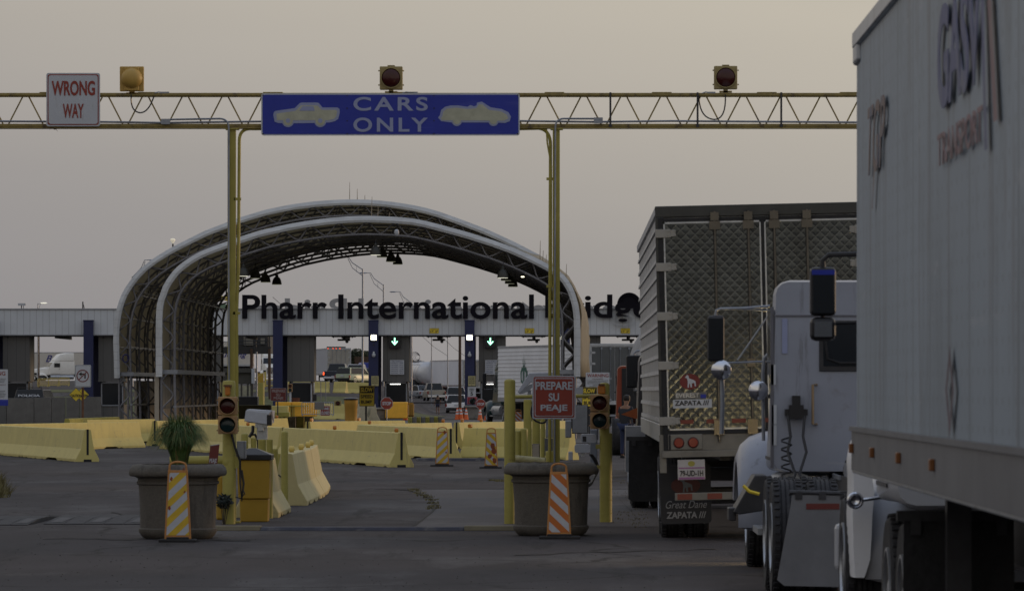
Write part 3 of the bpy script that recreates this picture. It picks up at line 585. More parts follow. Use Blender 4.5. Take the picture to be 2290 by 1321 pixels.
def canopy(name, label, pts, s, depth, nr, shell_end=None):
    K = .8; Y0 = F / s; W = [((x - VX) / s, HC - (y - VY) / s) for x, y in pts]
    # resample evenly
    seg = [math.dist(W[i], W[i + 1]) for i in range(len(W) - 1)]; tot = sum(seg)
    def at(d):
        for i, q in enumerate(seg):
            if d <= q or i == len(seg) - 1: t = d / q; return Vector((W[i][0] + (W[i + 1][0] - W[i][0]) * t, 0, W[i][1] + (W[i + 1][1] - W[i][1]) * t))
            d -= q
    def nrm(d):
        a = at(max(0, d - .6)); c = at(min(tot, d + .6)); t = (c - a).normalized(); return Vector((t.z, 0, -t.x))   # inward
    def inn(d, o): return at(d) + nrm(d) * o
    root = T(name, label, 'canopy', (at(tot / 2).x, Y0 + depth / 2, 0))
    n_ = 96; ds = [tot * i / n_ for i in range(n_ + 1)]
    b = MB(); ny = nr * 2
    rings = []
    for j in range(ny + 1):
        y = Y0 + .1 + (depth - .2) * j / ny; 
        rings.append([inn(d_, .03 + (.04 if j % 2 else 0)) + Vector((0, y, 0)) for d_ in ds])
    m_ = len(rings[0]); vs = [v for q in rings for v in q] + [v + Vector((0, 0, 0)) for q in rings for v in q]
    fs = [(j * m_ + i, j * m_ + i + 1, (j + 1) * m_ + i + 1, (j + 1) * m_ + i) for j in range(ny) for i in range(m_ - 1)]
    b.add([v for q in rings for v in q], fs); o = b.out('membrane', FABRIC, root, smooth=True)
    so = o.modifiers.new('thickness', 'SOLIDIFY'); so.thickness = .03; so.offset = 0
    for yb in ((Y0, Y0 + .18), (Y0 + depth - .18, Y0 + depth)):
        b = MB(); rings = []
        for d_ in ds:
            o_ = -.03; i_ = .21
            rings.append([inn(d_, o_) + Vector((0, yb[0], 0)), inn(d_, o_) + Vector((0, yb[1], 0)), inn(d_, i_) + Vector((0, yb[1], 0)), inn(d_, i_) + Vector((0, yb[0] - .05, 0)), inn(d_, .12) + Vector((0, yb[0] - .08, 0))])
        b.loft(rings); b.out('edge_band', RIM, root)
    OD = .64
    for r_i in range(nr):
        y = Y0 + .35 + (depth - .7) * r_i / (nr - 1); Yv = Vector((0, y, 0)); b = MB()
        gl, gr = at(0), at(tot)
        oc = [Vector((gl.x + .15, y, 0))] + [inn(d_, .15) + Yv for d_ in ds[::2]] + [Vector((gr.x - .15, y, 0))]
        ic = [Vector((gl.x + OD + .05, y, 0))] + [inn(d_, OD) + Yv for d_ in ds[::2]] + [Vector((gr.x - OD - .05, y, 0))]
        b.tube(oc, .044, 6); b.tube(ic, .052, 6)
        # bent-tube web between the two chords
        H0 = at(0).z; total = H0 * 2 + tot; per = 1.05; nseg = int(total / per) ; per = total / nseg; pts_ = []
        st = 8 if r_i < 2 else 6
        for k in range(nseg * st + 1):
            u_ = k / st; d_ = u_ * per; ph = (u_ % 1) * 2
            tri = ph if ph < 1 else 2 - ph; q = .5 - .5 * math.cos(math.pi * tri); q = .35 * tri + .65 * q; off = .18 + (OD - .22) * q
            if d_ < H0: p_ = Vector((gl.x + off, y, d_))
            elif d_ > H0 + tot: p_ = Vector((gr.x - off, y, total - d_))
            else: p_ = inn(d_ - H0, off) + Yv
            pts_.append(p_)
        b.tube(pts_, .034, 5)
        b.out('rib', TRUSS, root, smooth=True)
    b = MB(); b2 = MB()
    for i, d_ in enumerate([tot * q / 22 for q in range(1, 22)]):
        b.tube([inn(d_, .17) + Vector((0, Y0 + .3, 0)), inn(d_, .17) + Vector((0, Y0 + depth - .3, 0))], .032, 5)
        if i % 2 == 0: b.tube([inn(d_, OD) + Vector((0, Y0 + .3, 0)), inn(d_, OD) + Vector((0, Y0 + depth - .3, 0))], .028, 5)
    # criss-cross bracing under the roof
    ys = [Y0 + .35 + (depth - .7) * q / (nr - 1) for q in range(nr)]
    for q in range(nr - 1):
        for k in range(3, 22, 2):
            d0, d1 = tot * k / 24, tot * (k + 1) / 24
            b.tube([inn(d0, OD) + Vector((0, ys[q], 0)), inn((d0 + d1) / 2, .2) + Vector((0, (ys[q] + ys[q + 1]) / 2, 0)), inn(d1, OD) + Vector((0, ys[q + 1], 0))], .021, 4)
            b.tube([inn(d1, OD) + Vector((0, ys[q], 0)), inn((d0 + d1) / 2, .24) + Vector((0, (ys[q] + ys[q + 1]) / 2, 0)), inn(d0, OD) + Vector((0, ys[q + 1], 0))], .021, 4)
    b.out('purlins', TRUSS, root)
    for sx_, p in ((1, at(0)), (-1, at(tot))):
        b = MB(); b.box(min(p.x + sx_ * .12, p.x + sx_ * .76), max(p.x + sx_ * .12, p.x + sx_ * .76), Y0 + .3, Y0 + depth - .3, 2.40, 2.56); b.out('tie_beam', GALV, root)
        b = MB(); b.box(min(p.x + sx_ * .60, p.x + sx_ * .70), max(p.x + sx_ * .60, p.x + sx_ * .70), Y0 + .3, Y0 + depth - .3, 1.15, 1.22); b.out('tie_beam', GALV, root)
    return root, at, inn, tot, Y0
cB, atB, innB, totB, YB = canopy('arched_canopy', 'nearer arched membrane canopy with bent tube ribs over the lanes', B_OUT, 60, 25.5, 7)
b = MB(); b.box(atB(0).x - .1, atB(0).x + .06, YB + .3, YB + 25, 0, 2.35); b.box(atB(0).x + .1, atB(0).x + .16, YB + .6, YB + 14, .02, 2.32); b.out('wall_panel', PANEL, cB)
rv = []
YA_ = F / 53
for (xb, yb_), (xa, ya_) in zip([B_OUT[i] for i in (-11, -10, -9, -8, -7, -6, -5, -4, -3, -2, -1)], [A_OUT[i] for i in (-10, -10, -9, -8, -7, -6, -5, -4, -3, -2, -1)]):
    p0, p1 = P(xb, yb_, 60), P(xa, ya_, 53); n_ = 6; rv.append([p0.lerp(p1, k / n_) + Vector((.05 + .07 * math.sin(k * 2.1 + yb_ * .03), .25 if k == 0 else 0, 0)) for k in range(n_ + 1)])
b = MB(); b.loft(rv, cap=False, close=False); o = b.out('side_curtain', FABRIC, cB, smooth=True); so = o.modifiers.new('thickness', 'SOLIDIFY'); so.thickness = .02
cA, atA, innA, totA, YA = canopy('arched_canopy', 'taller arched membrane canopy behind, its pale edge reaching farther left', A_OUT, 53, 30, 8)
b = MB(); b.box(atA(0).x + 1.0, atA(0).x + 2.4, YA + 8, YA + 14, 0, 2.2); b.box(atA(0).x + .1, atA(0).x + .2, YA + 8, YA + 29, 0, 2.2); b.out('wall_panel', PANEL, cA)
b = MB(); b.box(atA(0).x + 2.2, atA(0).x + 3.6, YA + 5, YA + 6, .6, 2.0); tag(b.out('electrical_cabinet', mat('dark_cabinet', (.04, .04, .036), .5), bevel=.03), 'dark electrical cabinet standing under the left canopy ribs', 'cabinet')
# roof rods
def rods(lst, s, label):
    for i, (px, y0, y1) in enumerate(lst):
        a = P(px, y1 + 3, s); c = P(px + (1 if s > 55 else 0), y0, s); b = MB(); b.tube([a, (a + c) / 2, c], [.018, .013, .008], 5)
        o = MB(); off = a; o.tube([a, (a + c) / 2, c], [.018, .013, .008], 5); r_ = o.out('lightning_rod', mat('pale_rod', (.33, .27, .2), .5)); tag(r_, label, 'rod', 'lightning rods on the canopies')
rods([(782, 407, 447), (799, 422, 447), (816, 436, 448)], 52.5, 'thin rod on the crest of the taller canopy')
rods([(831, 440, 484), (845, 461, 484), (870, 475, 485)], 59.5, 'thin rod on the crest of the nearer canopy')
rods([(1207.5, 538, 578), (1214, 560, 582), (1221, 569, 586), (1266, 590, 622)], 59.5, 'thin rod on the falling right side of the nearer canopy')
# hanging high-bay lamps
LAMPS = [((840, 548, 570, 60), (854.5, 553, 575, 57), (874.5, 567, 585, 54), (889.5, 570, 591, 52.5)),
         ((544, 596, 617, 60), (571, 602, 622, 57), (594, 611, 631, 54), (619, 613, 636, 52.5)),
         ((1124.5, 600, 621, 60), (1132, 606, 627, 57), (1140, 612, 634, 54), (1147, 617, 641, 52.5))]
gn = ['crown', 'left haunch', 'right haunch']; on = ['first', 'second', 'third', 'fourth']
SHADE = mat('dark_lamp_shade', (.045, .045, .04), .45, .3)
for gi, grp in enumerate(LAMPS):
    for li, (px, y0, y1, s) in enumerate(grp):
        c = P(px, y1, s)
        r_ = T('high_bay_lamp', f'bell lamp under the {gn[gi]} of the canopy, {on[li]} and {["nearest","lower","farther","farthest"][li]} in its row', 'lamp', c, 'bell lamps hanging under the canopy')
        q = 12.5 / 60; k8 = .8; b = MB(); b.lathe([(q, 0), (q * .98, .06), (q * .90, .15), (q * .74, .24), (q * .50, .31), (q * .34, .325), (q * .34, .39), (q * .24, .41), (.03, .44)], (c.x, c.y), 20, z0=c.z); b.out('shade', SHADE, r_, smooth=True)
        b = MB(); b.lathe([(q * .9, -.012), (q * .9, .0), (.02, .01)], (c.x, c.y), 20, z0=c.z); b.out('diffuser', mat('weakly_lit_diffuser', (.9, .88, .7), .5, emit=(.9), var=.02) if li == 0 else mat('dim_diffuser', (.5, .5, .35), .5, emit=.3, var=.02), r_)
        b = MB(); b.tube([c + Vector((0, 0, .43)), c + Vector((.02, 0, .62 + .14 * li))], .016, 5); b.out('hanger', DSTEEL, r_)
r_ = T('security_camera', 'white round security camera hung from the nearer canopy edge', 'camera', P(887, 530, 60.2))
b = MB(); c = P(887, 521, 60.4); b.lathe([(.03, .13), (.08, .10), (.092, 0), (.08, -.04), (.05, -.10), (.02, -.12)], (c.x, c.y), 16, z0=c.z); b.out('camera_dome', WHITES, r_, smooth=True)
b = MB(); b.box(c.x - .02, c.x + .02, c.y, c.y + .5, c.z + .13, c.z + .17); b.out('bracket', DSTEEL, r_)
r_ = T('roof_floodlight', 'small lit floodlight under the right haunch of the canopy', 'floodlight', P(1168, 618, 59))
b = MB(); b.pbox(1164, 616, 1173, 618, 59, .2); b.out('housing', DSTEEL, r_); b = MB(); b.pbox(1165.5, 618, 1172, 619.6, 59, .15); b.out('lamp_face', LAMPW, r_)
r_ = T('cable_coil', 'coil of dark blue cable hanging on the far left canopy rib', 'cable', P(280, 810, 53.2))
b = MB(); c = P(281, 801, 53.4)
b.tube([c + Vector((.12 * math.cos(t), 0, .16 * math.sin(t))) for t in [i * .35 for i in range(40)]], .03, 5); b.out('coil', mat('dark_blue_cable', (.02, .02, .09), .5), r_)
# ------------------------------------------------------------------ jersey barriers
def jersey(x0, t0, x1, t1, label, m=JERSEY, refl=(), slot=None, z=0, h=.81, group='yellow jersey barriers', world=None, wid=1.0, rm=AMBER):
    if world: a, c = Vector((*world[0], z)), Vector((*world[1], z))
    else:
        sa, sb = (t0 - VY) / (HC - h), (t1 - VY) / (HC - h); a, c = G(x0, sa, z), G(x1, sb, z)
    d_ = c - a; Ln = Vector((d_.x, d_.y, 0)).length; ang = math.atan2(d_.y, d_.x)
    r_ = T('jersey_barrier', label, 'barrier', (0, 0, 0), group)
    k = h / .81
    prof = [(-.30, 0), (-.30, .07), (-.165, .33), (-.085, .80), (-.07, .81), (.07, .81), (.085, .80), (.165, .33), (.30, .07), (.30, 0)]
    prof = [(p * wid, q * k) for p, q in prof]
    rnd = random.Random(int(x0 * 7 + x1) if not world else int(a.x * 100))
    st = [(0, 0), (.004, 0)]; n_ = max(6, int(Ln / .22)); pk = [(.18, .26), (.74, .82)]
    for i in range(1, n_): 
        f = i / n_; st.append((f, .055 if any(p < f < q for p, q in pk) else (rnd.random() ** 4) * .035))
    st += [(.996, 0), (1, 0)]
    b = MB(); b.loft([[(f * Ln - Ln / 2, p * (.97 if f in (0, 1) else 1), max(q, g_ if q < .05 else q) + (rnd.uniform(-.004, .004) if 0 < f < 1 else 0)) for p, q in prof] for f, g_ in st])
    b.out('concrete_body', m, r_, bevel=.006)
    if slot is not None:
        b = MB()
        for e in slot: x_ = (-Ln / 2 - .004, -Ln / 2 + .02) if e == 0 else (Ln / 2 - .02, Ln / 2 + .004); b.box(x_[0], x_[1], -.028, .028, .17, .815 * k); b.box(x_[0] - (.002 if e == 0 else 0), x_[1] + (0 if e == 0 else .002), -.10, .10, 0, .06)
        b.out('key_slot', DARK, r_)
    for f in refl:
        xx = f * Ln - Ln / 2; b = MB(); b.cyl((xx, -.035, .81 * k + .05), (xx, .035, .81 * k + .05), .055, n=14); b.cyl((xx, -.045, .81 * k + .05), (xx, .045, .81 * k + .05), .022, n=8); b.box(xx - .03, xx + .03, -.03, .03, .80 * k, .81 * k + .02); b.out('reflector', rm, r_)
    place(r_, ((a.x + c.x) / 2, (a.y + c.y) / 2, a.z), ang)
    return r_
jersey(-30, 949.5, 196, 960, 'near jersey barrier at the left edge with a chipped end face', slot=(1,), m=JERSEY)
jersey(-60, 949, 306, 942.3, 'long cream jersey barrier behind the nearest left one', m=JERSEYD)
jersey(190, 938.2, 342, 936.6, 'short darker yellow jersey barrier between the left barrier and canopy ribs', m=JERSEYD)
jersey(150, 935.6, 262, 931.6, 'thin far barrier top behind the no left turn post', m=OLIVE)
jersey(346, 940.5, 638, 934.5, 'long yellow jersey barrier behind the potted grass', m=JERSEYD, slot=(0,), refl=(.93,))
jersey(378, 944, 634, 955.5, 'cream jersey barrier just behind the left traffic post and bin', slot=(1,), refl=(.72,))
jersey(640, 956, 898, 966.8, 'broad near jersey barrier in the middle with a dark key slot', slot=(1,), refl=(.45, .96))
jersey(806, 949, 1008, 958.2, 'jersey barrier directly behind the left striped panel', slot=(1,))
jersey(810, 948.4, 1004, 944.2, 'thin topped jersey barrier running off behind the striped panel', refl=(.08, .93))
jersey(688, 942.2, 901, 939.8, 'far jersey barrier between the ochre barrel and slow speed bump post', m=JERSEYD, slot=(0,), refl=(.04, .53))
jersey(1021, 944, 1262, 940.2, 'far right jersey barrier with slotted left end beside the cones', slot=(0,), refl=(.05, .22))
jersey(1042, 956.4, 1280, 957.8, 'jersey barrier behind the right striped panel and bollards', refl=(.04,))
# chain of barriers seen nearly end on
for i, (xa, ya, xb, yb) in enumerate([(-4.44, 68.2, -4.44, 71.2), (-4.43, 75.4, -4.44, 78.45), (-4.44, 78.5, -4.47, 81.5), (-4.47, 81.6, -4.55, 84.6), (-4.56, 84.7, -4.68, 87.7)]):
    jersey(0, 0, 0, 0, ['jersey barrier end poking out behind the ochre bin', 'nearest full barrier of the row beside the tall bollard', 'second barrier of the row beside the tall bollard', 'third barrier of the row beside the tall bollard', 'farthest barrier of the row beside the tall bollard'][i],
           world=((xa, ya), (xb, yb)), refl=() if i == 0 else (.5,), m=mat('sandy_barrier_paint', (.50, .43, .21), .7, var=.08, sc_=2, bump=.15, bsc=18, dirt=(.33, .28, .14), dsc=3, dth=.60), rm=mat('cream_reflector', (.6, .45, .12), .5), wid=1.08)
# raised road barriers beyond the plaza
for i, (x0, x1, s, lb) in enumerate(((640, 737, 31, 'cream barrier leftmost on the raised road beyond the booths'), (748, 776, 31, 'cream barrier on the raised road under the white pickup'), (777, 840, 30.5, 'cream barrier on the raised road beside the slow speed bump sign'))):
    a, c = G(x0, s), G(x1, s - .0); zz = [1.72, 1.55, 1.40][i]
    jersey(0, 0, 0, 0, lb, world=((a.x, a.y), (c.x, c.y - .4)), z=gz((a.x + c.x) / 2, a.y) - .02, m=JERSEY, group='barriers on the raised road')
for i in range(3):
    s = 30.0; x0 = 842 + i * 62; a = G(x0, s); c = G(x0 + 60, s)
# grey concrete wall segments at left
for i, (x0, x1, t0, t1) in enumerate(((-40, 14, 890, 889.6), (15, 76, 889.5, 888.6), (76.5, 115, 888.6, 888.1), (116, 146, 888, 887.6), (148, 178, 887.6, 887), (179, 226, 887, 886.4))):
    r_ = T('wall_panel', ['grey concrete wall panel at the left picture edge under the warning board', 'pale grey concrete wall panel in front of the black car', 'grey concrete wall panel second right of the warning board', 'grey concrete wall panel third right of the warning board', 'grey concrete wall panel beside the rusty sign post', 'grey concrete wall panel behind the rusty sign post'][i], 'concrete panel', G((x0 + x1) / 2, 46), 'grey concrete wall panels')
    a, c = G(x0, 46), G(x1, 46); zt = HC - (t0 - VY) / 46
    b = MB(); b.box(a.x, c.x - .01, a.y, a.y + .22, 0, zt); b.box(a.x + .4, a.x + .44, a.y - .012, a.y, zt - .42, zt - .30)
    b.out('slab', mat('dark_wall_concrete', (.16, .155, .145), .85, var=.3, sc_=.8, dirt=(.09, .088, .085), dsc=1.1) if i else mat('mid_wall_concrete', (.13, .13, .125), .85, var=.2, sc_=.8), r_, bevel=.02)
# striped kerb islands and crash cushions near the booths
def block(name, label, cat, x0, y0, x1, y1, s, dep, m, group=None, bevel=.03, z0=None):
    b = MB(); a = P(x0, y1, s); c = P(x1, y0, s); b.box(a.x, c.x, a.y, a.y + dep, (0 if z0 is None else a.z), c.z)
    return tag(b.out(name, m, bevel=bevel), label, cat, group)
def bands(name, label, cat, x0, y0, x1, y1, s, dep, n_, mats, dz=0):
    r_ = T(name, label, cat, G((x0 + x1) / 2, s)); b = MB(); a = P(x0, y0, s); c = P(x1, y0, s); w_ = (c.x - a.x) / n_
    for i in range(n_): b.box(a.x + w_ * i, a.x + w_ * (i + 1) - .002, a.y + dz * i, a.y + dep + dz * i, 0, a.z + (y0 - y1) * 0, i % len(mats))
    b.out('kerb_body', mats, r_, bevel=.02); return r_
bands('striped_kerb', 'low olive and grey striped island kerb between barriers and the tanker lane', 'kerb', 912, 932.5, 981, 946, 43, 1.0, 8, [OLIVE, CONC], .9)
bands('striped_kerb', 'low olive and grey striped island kerb behind the camera housing', 'kerb', 605, 932, 692, 950, 52, 1.0, 5, [CONC, OLIVE], .6)
r_ = T('crash_cushion', 'orange yellow plastic crash cushion beside the stop sign', 'crash cushion', G(885, 37.6))
b = MB(); b.pbox(862, 898.5, 911, 935, 37.6, 1.6); b.out('box', CUSH, r_, bevel=.05)
b = MB()
for i in range(3): b.pbox(913.5 + i * 4, 901 + i, 916.5 + i * 4, 934, 37.6, 1.0, dy=.3)
b.pbox(909, 900, 923, 903, 37.6, .4, dy=.5); b.pbox(909, 928, 925, 931, 37.6, .4, dy=.3); b.out('end_bars', mat('dark_orange_yellow', (.34, .19, .03), .5), r_)
r_ = T('crash_cushion', 'orange yellow crash cushion boxes behind the metal crowd fence', 'crash cushion', G(670, 38))
b = MB(); b.pbox(616, 898.5, 652, 935, 38, 1.2); b.pbox(653, 898.5, 706, 931, 38, 1.6); b.out('box', CUSH, r_, bevel=.04)
b = MB()
for i in range(3): b.pbox(649 + i * 4, 905, 650.5 + i * 4, 938, 38, .1, dy=-.1)
b.pbox(640, 906, 690, 908.4, 38, .06, dy=-.2); b.out('end_bars', BOLY, r_)
block('concrete_block', 'pale cream block left of the orange crash boxes', 'block', 602, 907, 644, 928, 39, .8, JERSEY)
block('concrete_block', 'olive painted block under the small prepare su peaje sign', 'block', 614, 921, 647, 938, 41, .8, OLIVE)
jersey(0, 0, 0, 0, 'cream barrier with hanging signal behind the metal crowd fence', world=((G(690, 36.6).x, 295), (G(775, 36.6).x, 294.2)), m=JERSEY, h=.95, group=None)
jersey(0, 0, 0, 0, 'pale concrete barrier pair left half behind the slow speed bump post', world=((G(806, 38.5).x, 280), (G(806, 38.5).x + .3, 277)), m=mat('pale_concrete_barrier', (.42, .38, .27), .8, var=.12, sc_=3, dirt=(.28, .25, .17), dsc=3), h=1.0, group=None, wid=1.25)
jersey(0, 0, 0, 0, 'pale concrete barrier pair right half beside the small planter', world=((G(826, 38.5).x, 281), (G(828, 38.5).x + .3, 278)), m=mat('pale_concrete_barrier', (0, 0, 0)), h=1.0, group=None, wid=1.25)
# metal crowd fence
def fence(name, label, x0, y0, x1, y1, s, n_, m, group=None, r=.018, z0=None):
    r_ = T(name, label, 'crowd fence', P((x0 + x1) / 2, y1, s), group); b = MB(); q = lambda x, y: P(x, y, s)
    b.tube([q(x0, y1 - 2), q(x0, y0 + 1.5), q(x0 + 1.5, y0), q(x1 - 1.5, y0), q(x1, y0 + 1.5), q(x1, y1 - 2)], r * 1.3, 6); b.tube([q(x0, y1 - 4), q(x1, y1 - 4)], r * 1.2, 6); b.out('frame', m, r_)
    b = MB()
    for i in range(1, n_): xx = x0 + (x1 - x0) * i / n_; b.tube([q(xx, y0), q(xx, y1 - 4)], r * .7, 5)
    b.out('bars', m, r_)
    b = MB()
    for xx in (x0 + 2, x1 - 2): b.tube([q(xx, y1 - 3) + Vector((0, -.25, -.05)), q(xx, y1 - 3), q(xx, y1 - 3) + Vector((0, .25, -.05))], r, 5)
    b.out('foot', m, r_); return r_
fence('crowd_fence', 'grey metal crowd fence in front of the orange crash boxes', 675, 899, 746, 930, 40, 14, GALV)
YF = mat('yellow_tube_paint', (.50, .40, .10), .5, var=.1)
for i, (x0, x1) in enumerate(((84, 108), (109, 131), (132.5, 155))):
    fence('crowd_fence', ['yellow crowd fence at the far truck bumper, leftmost of three', 'yellow crowd fence before the far truck front wheel, middle of three', 'yellow crowd fence behind the far truck cab, rightmost of three'][i], x0, 846.5 - i, x1, 866 - i, 27.5, 12, YF, 'yellow crowd fences on the raised road')
# small signs around the booths
sign('lane_closed_sign', 'small red LANE CLOSED sign on the crowd fence', 716.5, 907, 738, 929, 40.5, [('panel', 0, WHITES), ('face', .7, REDS)],
     [('LANE', 719, 910, 735.5, 916, WHITES, dict(bold=.04)), ('CLOSED', 718, 919, 736.5, 926, WHITES, dict(bold=.04))], rad=.02)
sign('metal_plate', 'blank worn grey plate on the crowd fence', 703, 898.5, 725, 915.5, 41, [('panel', 0, CONC)], [], rad=.01)
sign('prepare_toll_sign', 'small distant maroon PREPARE SU PEAJE sign by the grey booth', 605, 867.5, 640, 896, 42, [('panel', 0, mat('aged_pale_frame', (.30, .25, .24), .6)), ('face', .9, MAROON)],
     [('PREPARE', 608, 870.5, 637.5, 877, mat('aged_pale_frame', (0, 0, 0)), dict(bold=.03)), ('SU', 617.5, 879, 627, 885.5, mat('aged_pale_frame', (0, 0, 0)), dict(bold=.03)), ('PEAJE', 612, 887, 633.5, 893.5, mat('aged_pale_frame', (0, 0, 0)), dict(bold=.03))], rad=.02, post=(621, 1.4, DSTEEL, 0))
sb = sign('speed_bump_sign', 'yellow SLOW SPEED BUMP sign with black top on a steel post', 803.5, 862, 837.5, 908, 56, [('panel', 0, SIGNK), ('face', .9, SIGNY)],
     [('SPEED', 806.5, 882.5, 834, 890, SIGNK, dict(bold=.03)), ('BUMP', 807.5, 894.5, 831.5, 902, SIGNK, dict(bold=.03))], rad=.03, post=(818.5, 2, DSTEEL, 0))
b = MB(); b.pbox(805.5, 864, 835.5, 878.5, 56, .004, dy=-.009); b.out('top_band', SIGNK, sb); ptext('SLOW', SIGNY, sb, 807, 866, 833.5, 876, 56, dy=-.011, bold=.04)
sb = sign('speed_bump_sign', 'yellow SLOW SPEED BUMP sign half hidden by the right traffic signal', 1301.5, 865, 1335.5, 909, 64, [('panel', 0, SIGNK), ('face', .9, SIGNY)],
     [('SPEED', 1304, 884.5, 1332, 892, SIGNK, dict(bold=.03)), ('BUMP', 1305.5, 896.5, 1330, 904.5, SIGNK, dict(bold=.03))], rad=.03, post=(1318, 2, DSTEEL, 0))
b = MB(); b.pbox(1303, 866.5, 1334, 881, 64, .004, dy=-.009); b.out('top_band', SIGNK, sb); ptext('SLOW', SIGNY, sb, 1304.5, 868.5, 1331, 878.5, 64, dy=-.011, bold=.04)
ws = sign('warning_board', 'white WARNING board in front of the grey trailer doors', 1310, 832.5, 1363, 880, 62, [('panel', 0, WHITES)],
     [('WARNING', 1313, 835.5, 1361, 843, REDS, dict(bold=.015)), ('IT IS UNLAWFUL', 1325, 845.5, 1349, 848, MAROON, dict(bold=.01))], rad=.01, post=(1336, 2, DSTEEL, 0))
for i, (t_, q) in enumerate((('TO CARRY FIREARMS OR AMMUNITION', 24), ('INTO MEXICO WITHOUT A PERMIT', 22), ('VIOLATORS MAY BE ARRESTED AND', 23), ('IMPRISONED', 10), ('NO WEAPONS PAST THIS POINT', 18))): ptext(t_, SIGNK, ws, 1336 - q, 849.8 + i * 3.2, 1336 + q, 851.4 + i * 3.2, 62, dy=-.004, bold=.0)
ws = sign('warning_board', 'white warning board cut by the left picture edge with blue foot', -52, 825.5, 17.5, 905.5, 60, [('panel', 0, WHITES)], [('WARNING', -48, 830, 12, 839, REDS, dict(bold=.015))], rad=.01, post=(-20, 3, DSTEEL, 0))
b = MB(); b.pbox(-52, 893, 18, 906.5, 60, .02, dy=-.012); b.out('blue_foot', BLUES, ws)
for i, yy in enumerate((846, 849.5, 853, 859, 873, 876.5, 880, 883.5, 887)): ptext('IT IS UNLAWFUL TO CARRY WEAPONS', MAROON if i == 3 else SIGNK, ws, -48, yy, 13 - (i % 3) * 2, yy + 1.6, 60, dy=-.004, bold=0)
nl = sign('no_left_turn_sign', 'white no left turn sign on a rusty post', 167.5, 815.5, 203.5, 865, 62, [('panel', 0, WHITES), ('border', 1.1, SIGNK), ('face', 1.7, WHITES)], [], rad=.05)
b = MB(); a = P(185, 900, 61.7); b.box(a.x - .045, a.x + .03, a.y + .06, a.y + .12, 0, P(0, 818, 62).z); b.out('post', RUST, nl)
c = P(185, 840, 62); b = MB(); y_ = c.y - .012; R1, R2 = 14 / 62, 11.7 / 62
rg = [[(c.x + math.cos(2 * math.pi * i / 32) * q, yy, c.z + math.sin(2 * math.pi * i / 32) * q) for q, yy in ((R1, y_), (R1, y_ - .006), (R2, y_ - .006), (R2, y_))] for i in range(33)]
b.loft(rg, cap=False); m45 = Vector((1, 0, 1)).normalized(); pn = Vector((-1, 0, 1)).normalized() * .018
p0, p1 = c - m45 * R2, c + m45 * R2; yo = Vector((0, y_ - c.y - .005, 0)); b.add([p0 - pn + yo, p1 - pn + yo, p1 + pn + yo, p0 + pn + yo], [(0, 1, 2, 3)]); b.out('prohibition_ring', mat('faded_red_ring', (.17, .05, .05), .6), nl)
b = MB(); pz = lambda pts: [(P(x, y, 62).x, P(x, y, 62).z) for x, y in pts]
b.ext(pz([(175.5, 836), (182.5, 831.5), (182.5, 834.6), (191.8, 834.6), (191.8, 846), (188.8, 846), (188.8, 837.6), (182.5, 837.6), (182.5, 840.5)]), c.y - .0155, c.y - .009); b.out('arrow', SIGNK, nl)
for i, (cx, lb, tx) in enumerate(((170, 'left yellow CAUTION diamond behind the rusty post', 'CAUTION'), (184, 'right yellow CAUTION diamond overlapped by its twin', 'CAUTION'))):
    s = 58 - i * 1.5; r_ = T('caution_sign', lb, 'sign', P(cx, 892, s), 'yellow caution diamonds'); q = 15.5; b = MB(); y_ = P(cx, 880, s).y
    b.ext([(P(cx + a_, 882 + c_, s).x, P(cx + a_, 882 + c_, s).z) for a_, c_ in ((-q, 0), (0, -q), (q, 0), (0, q))], y_, y_ + .01); b.out('panel', SIGNK, r_)
    q = 14.6; b = MB(); b.ext([(P(cx + a_, 882 + c_, s).x, P(cx + a_, 882 + c_, s).z) for a_, c_ in ((-q, 0), (0, -q), (q, 0), (0, q))], y_ - .005, y_ - .001); b.out('face', SIGNY, r_)
    ptext(tx, SIGNK, r_, cx - 12, 881, cx + 12, 887.5, s, dy=-.006, bold=.04)
# stop signs
def octsign(label, cx, cy, q, s, rot=0, group='stop signs'):
    c = P(cx, cy, s); r_ = T('stop_sign', label, 'sign', (c.x, c.y, 0), group)
    for nm, qq, m, yy in (('panel', q, WHITES, .0), ('face', q - .8, REDS, -.006)):
        b = MB(); b.ext([(c.x + qq / s * 1.08 * math.cos(R(22.5 + 45 * i)), c.z + qq / s * 1.08 * math.sin(R(22.5 + 45 * i))) for i in range(8)], c.y + yy, c.y + yy + .005); b.out(nm, m, r_)
    ptext('STOP', WHITES, r_, cx - q * .72, cy - q * .28, cx + q * .72, cy + q * .3, s, dy=-.008, bold=.04)
    b = MB(); b.cyl((c.x, c.y + .04, 0), (c.x, c.y + .04, c.z), .03); b.out('post', GALV, r_); return r_
octsign('red STOP sign on the island by the crash cushion', 865, 901.5, 13.6, 38.2)
octsign('red stop sign behind the planter of the green tractor', 1075, 903, 11, 36.6)
for cx, lb in ((839.5, 'faded tan notice on the navy column above the stop sign'), (1055.5, 'faded tan notice on the navy column above the lane 5 plate')):
    r_ = sign('notice_plate', lb, cx - 8.5, 840, cx + 8.5, 863, SF, [('panel', 0, SIGNK), ('face', .4, SIGNT)], [], dy=-.62, rad=.02, group='tan notices on the columns')
    for i in range(5): ptext(['CARD', 'HOLDERS', 'SALE DE', 'PEATONES', '2'][i], SIGNK, r_, cx - (6.5 if i < 4 else 1), 842.5 + i * 4.2, cx + (6.5 if i < 4 else 1), 845 + i * 4.2, SF, dy=-.63, bold=.01)
r_ = sign('speed_plate', 'white speed plate with black 5 on the navy column', 1046.5, 864.5, 1064.5, 886.5, SF, [('panel', 0, WHITES)], [('SPEED', 1050, 868, 1061, 870.5, SIGNK), ('LIMIT', 1050.5, 871.5, 1060.5, 874, SIGNK), ('5', 1052.5, 876, 1058, 884, SIGNK, dict(bold=.03))], dy=-.62, rad=.02)
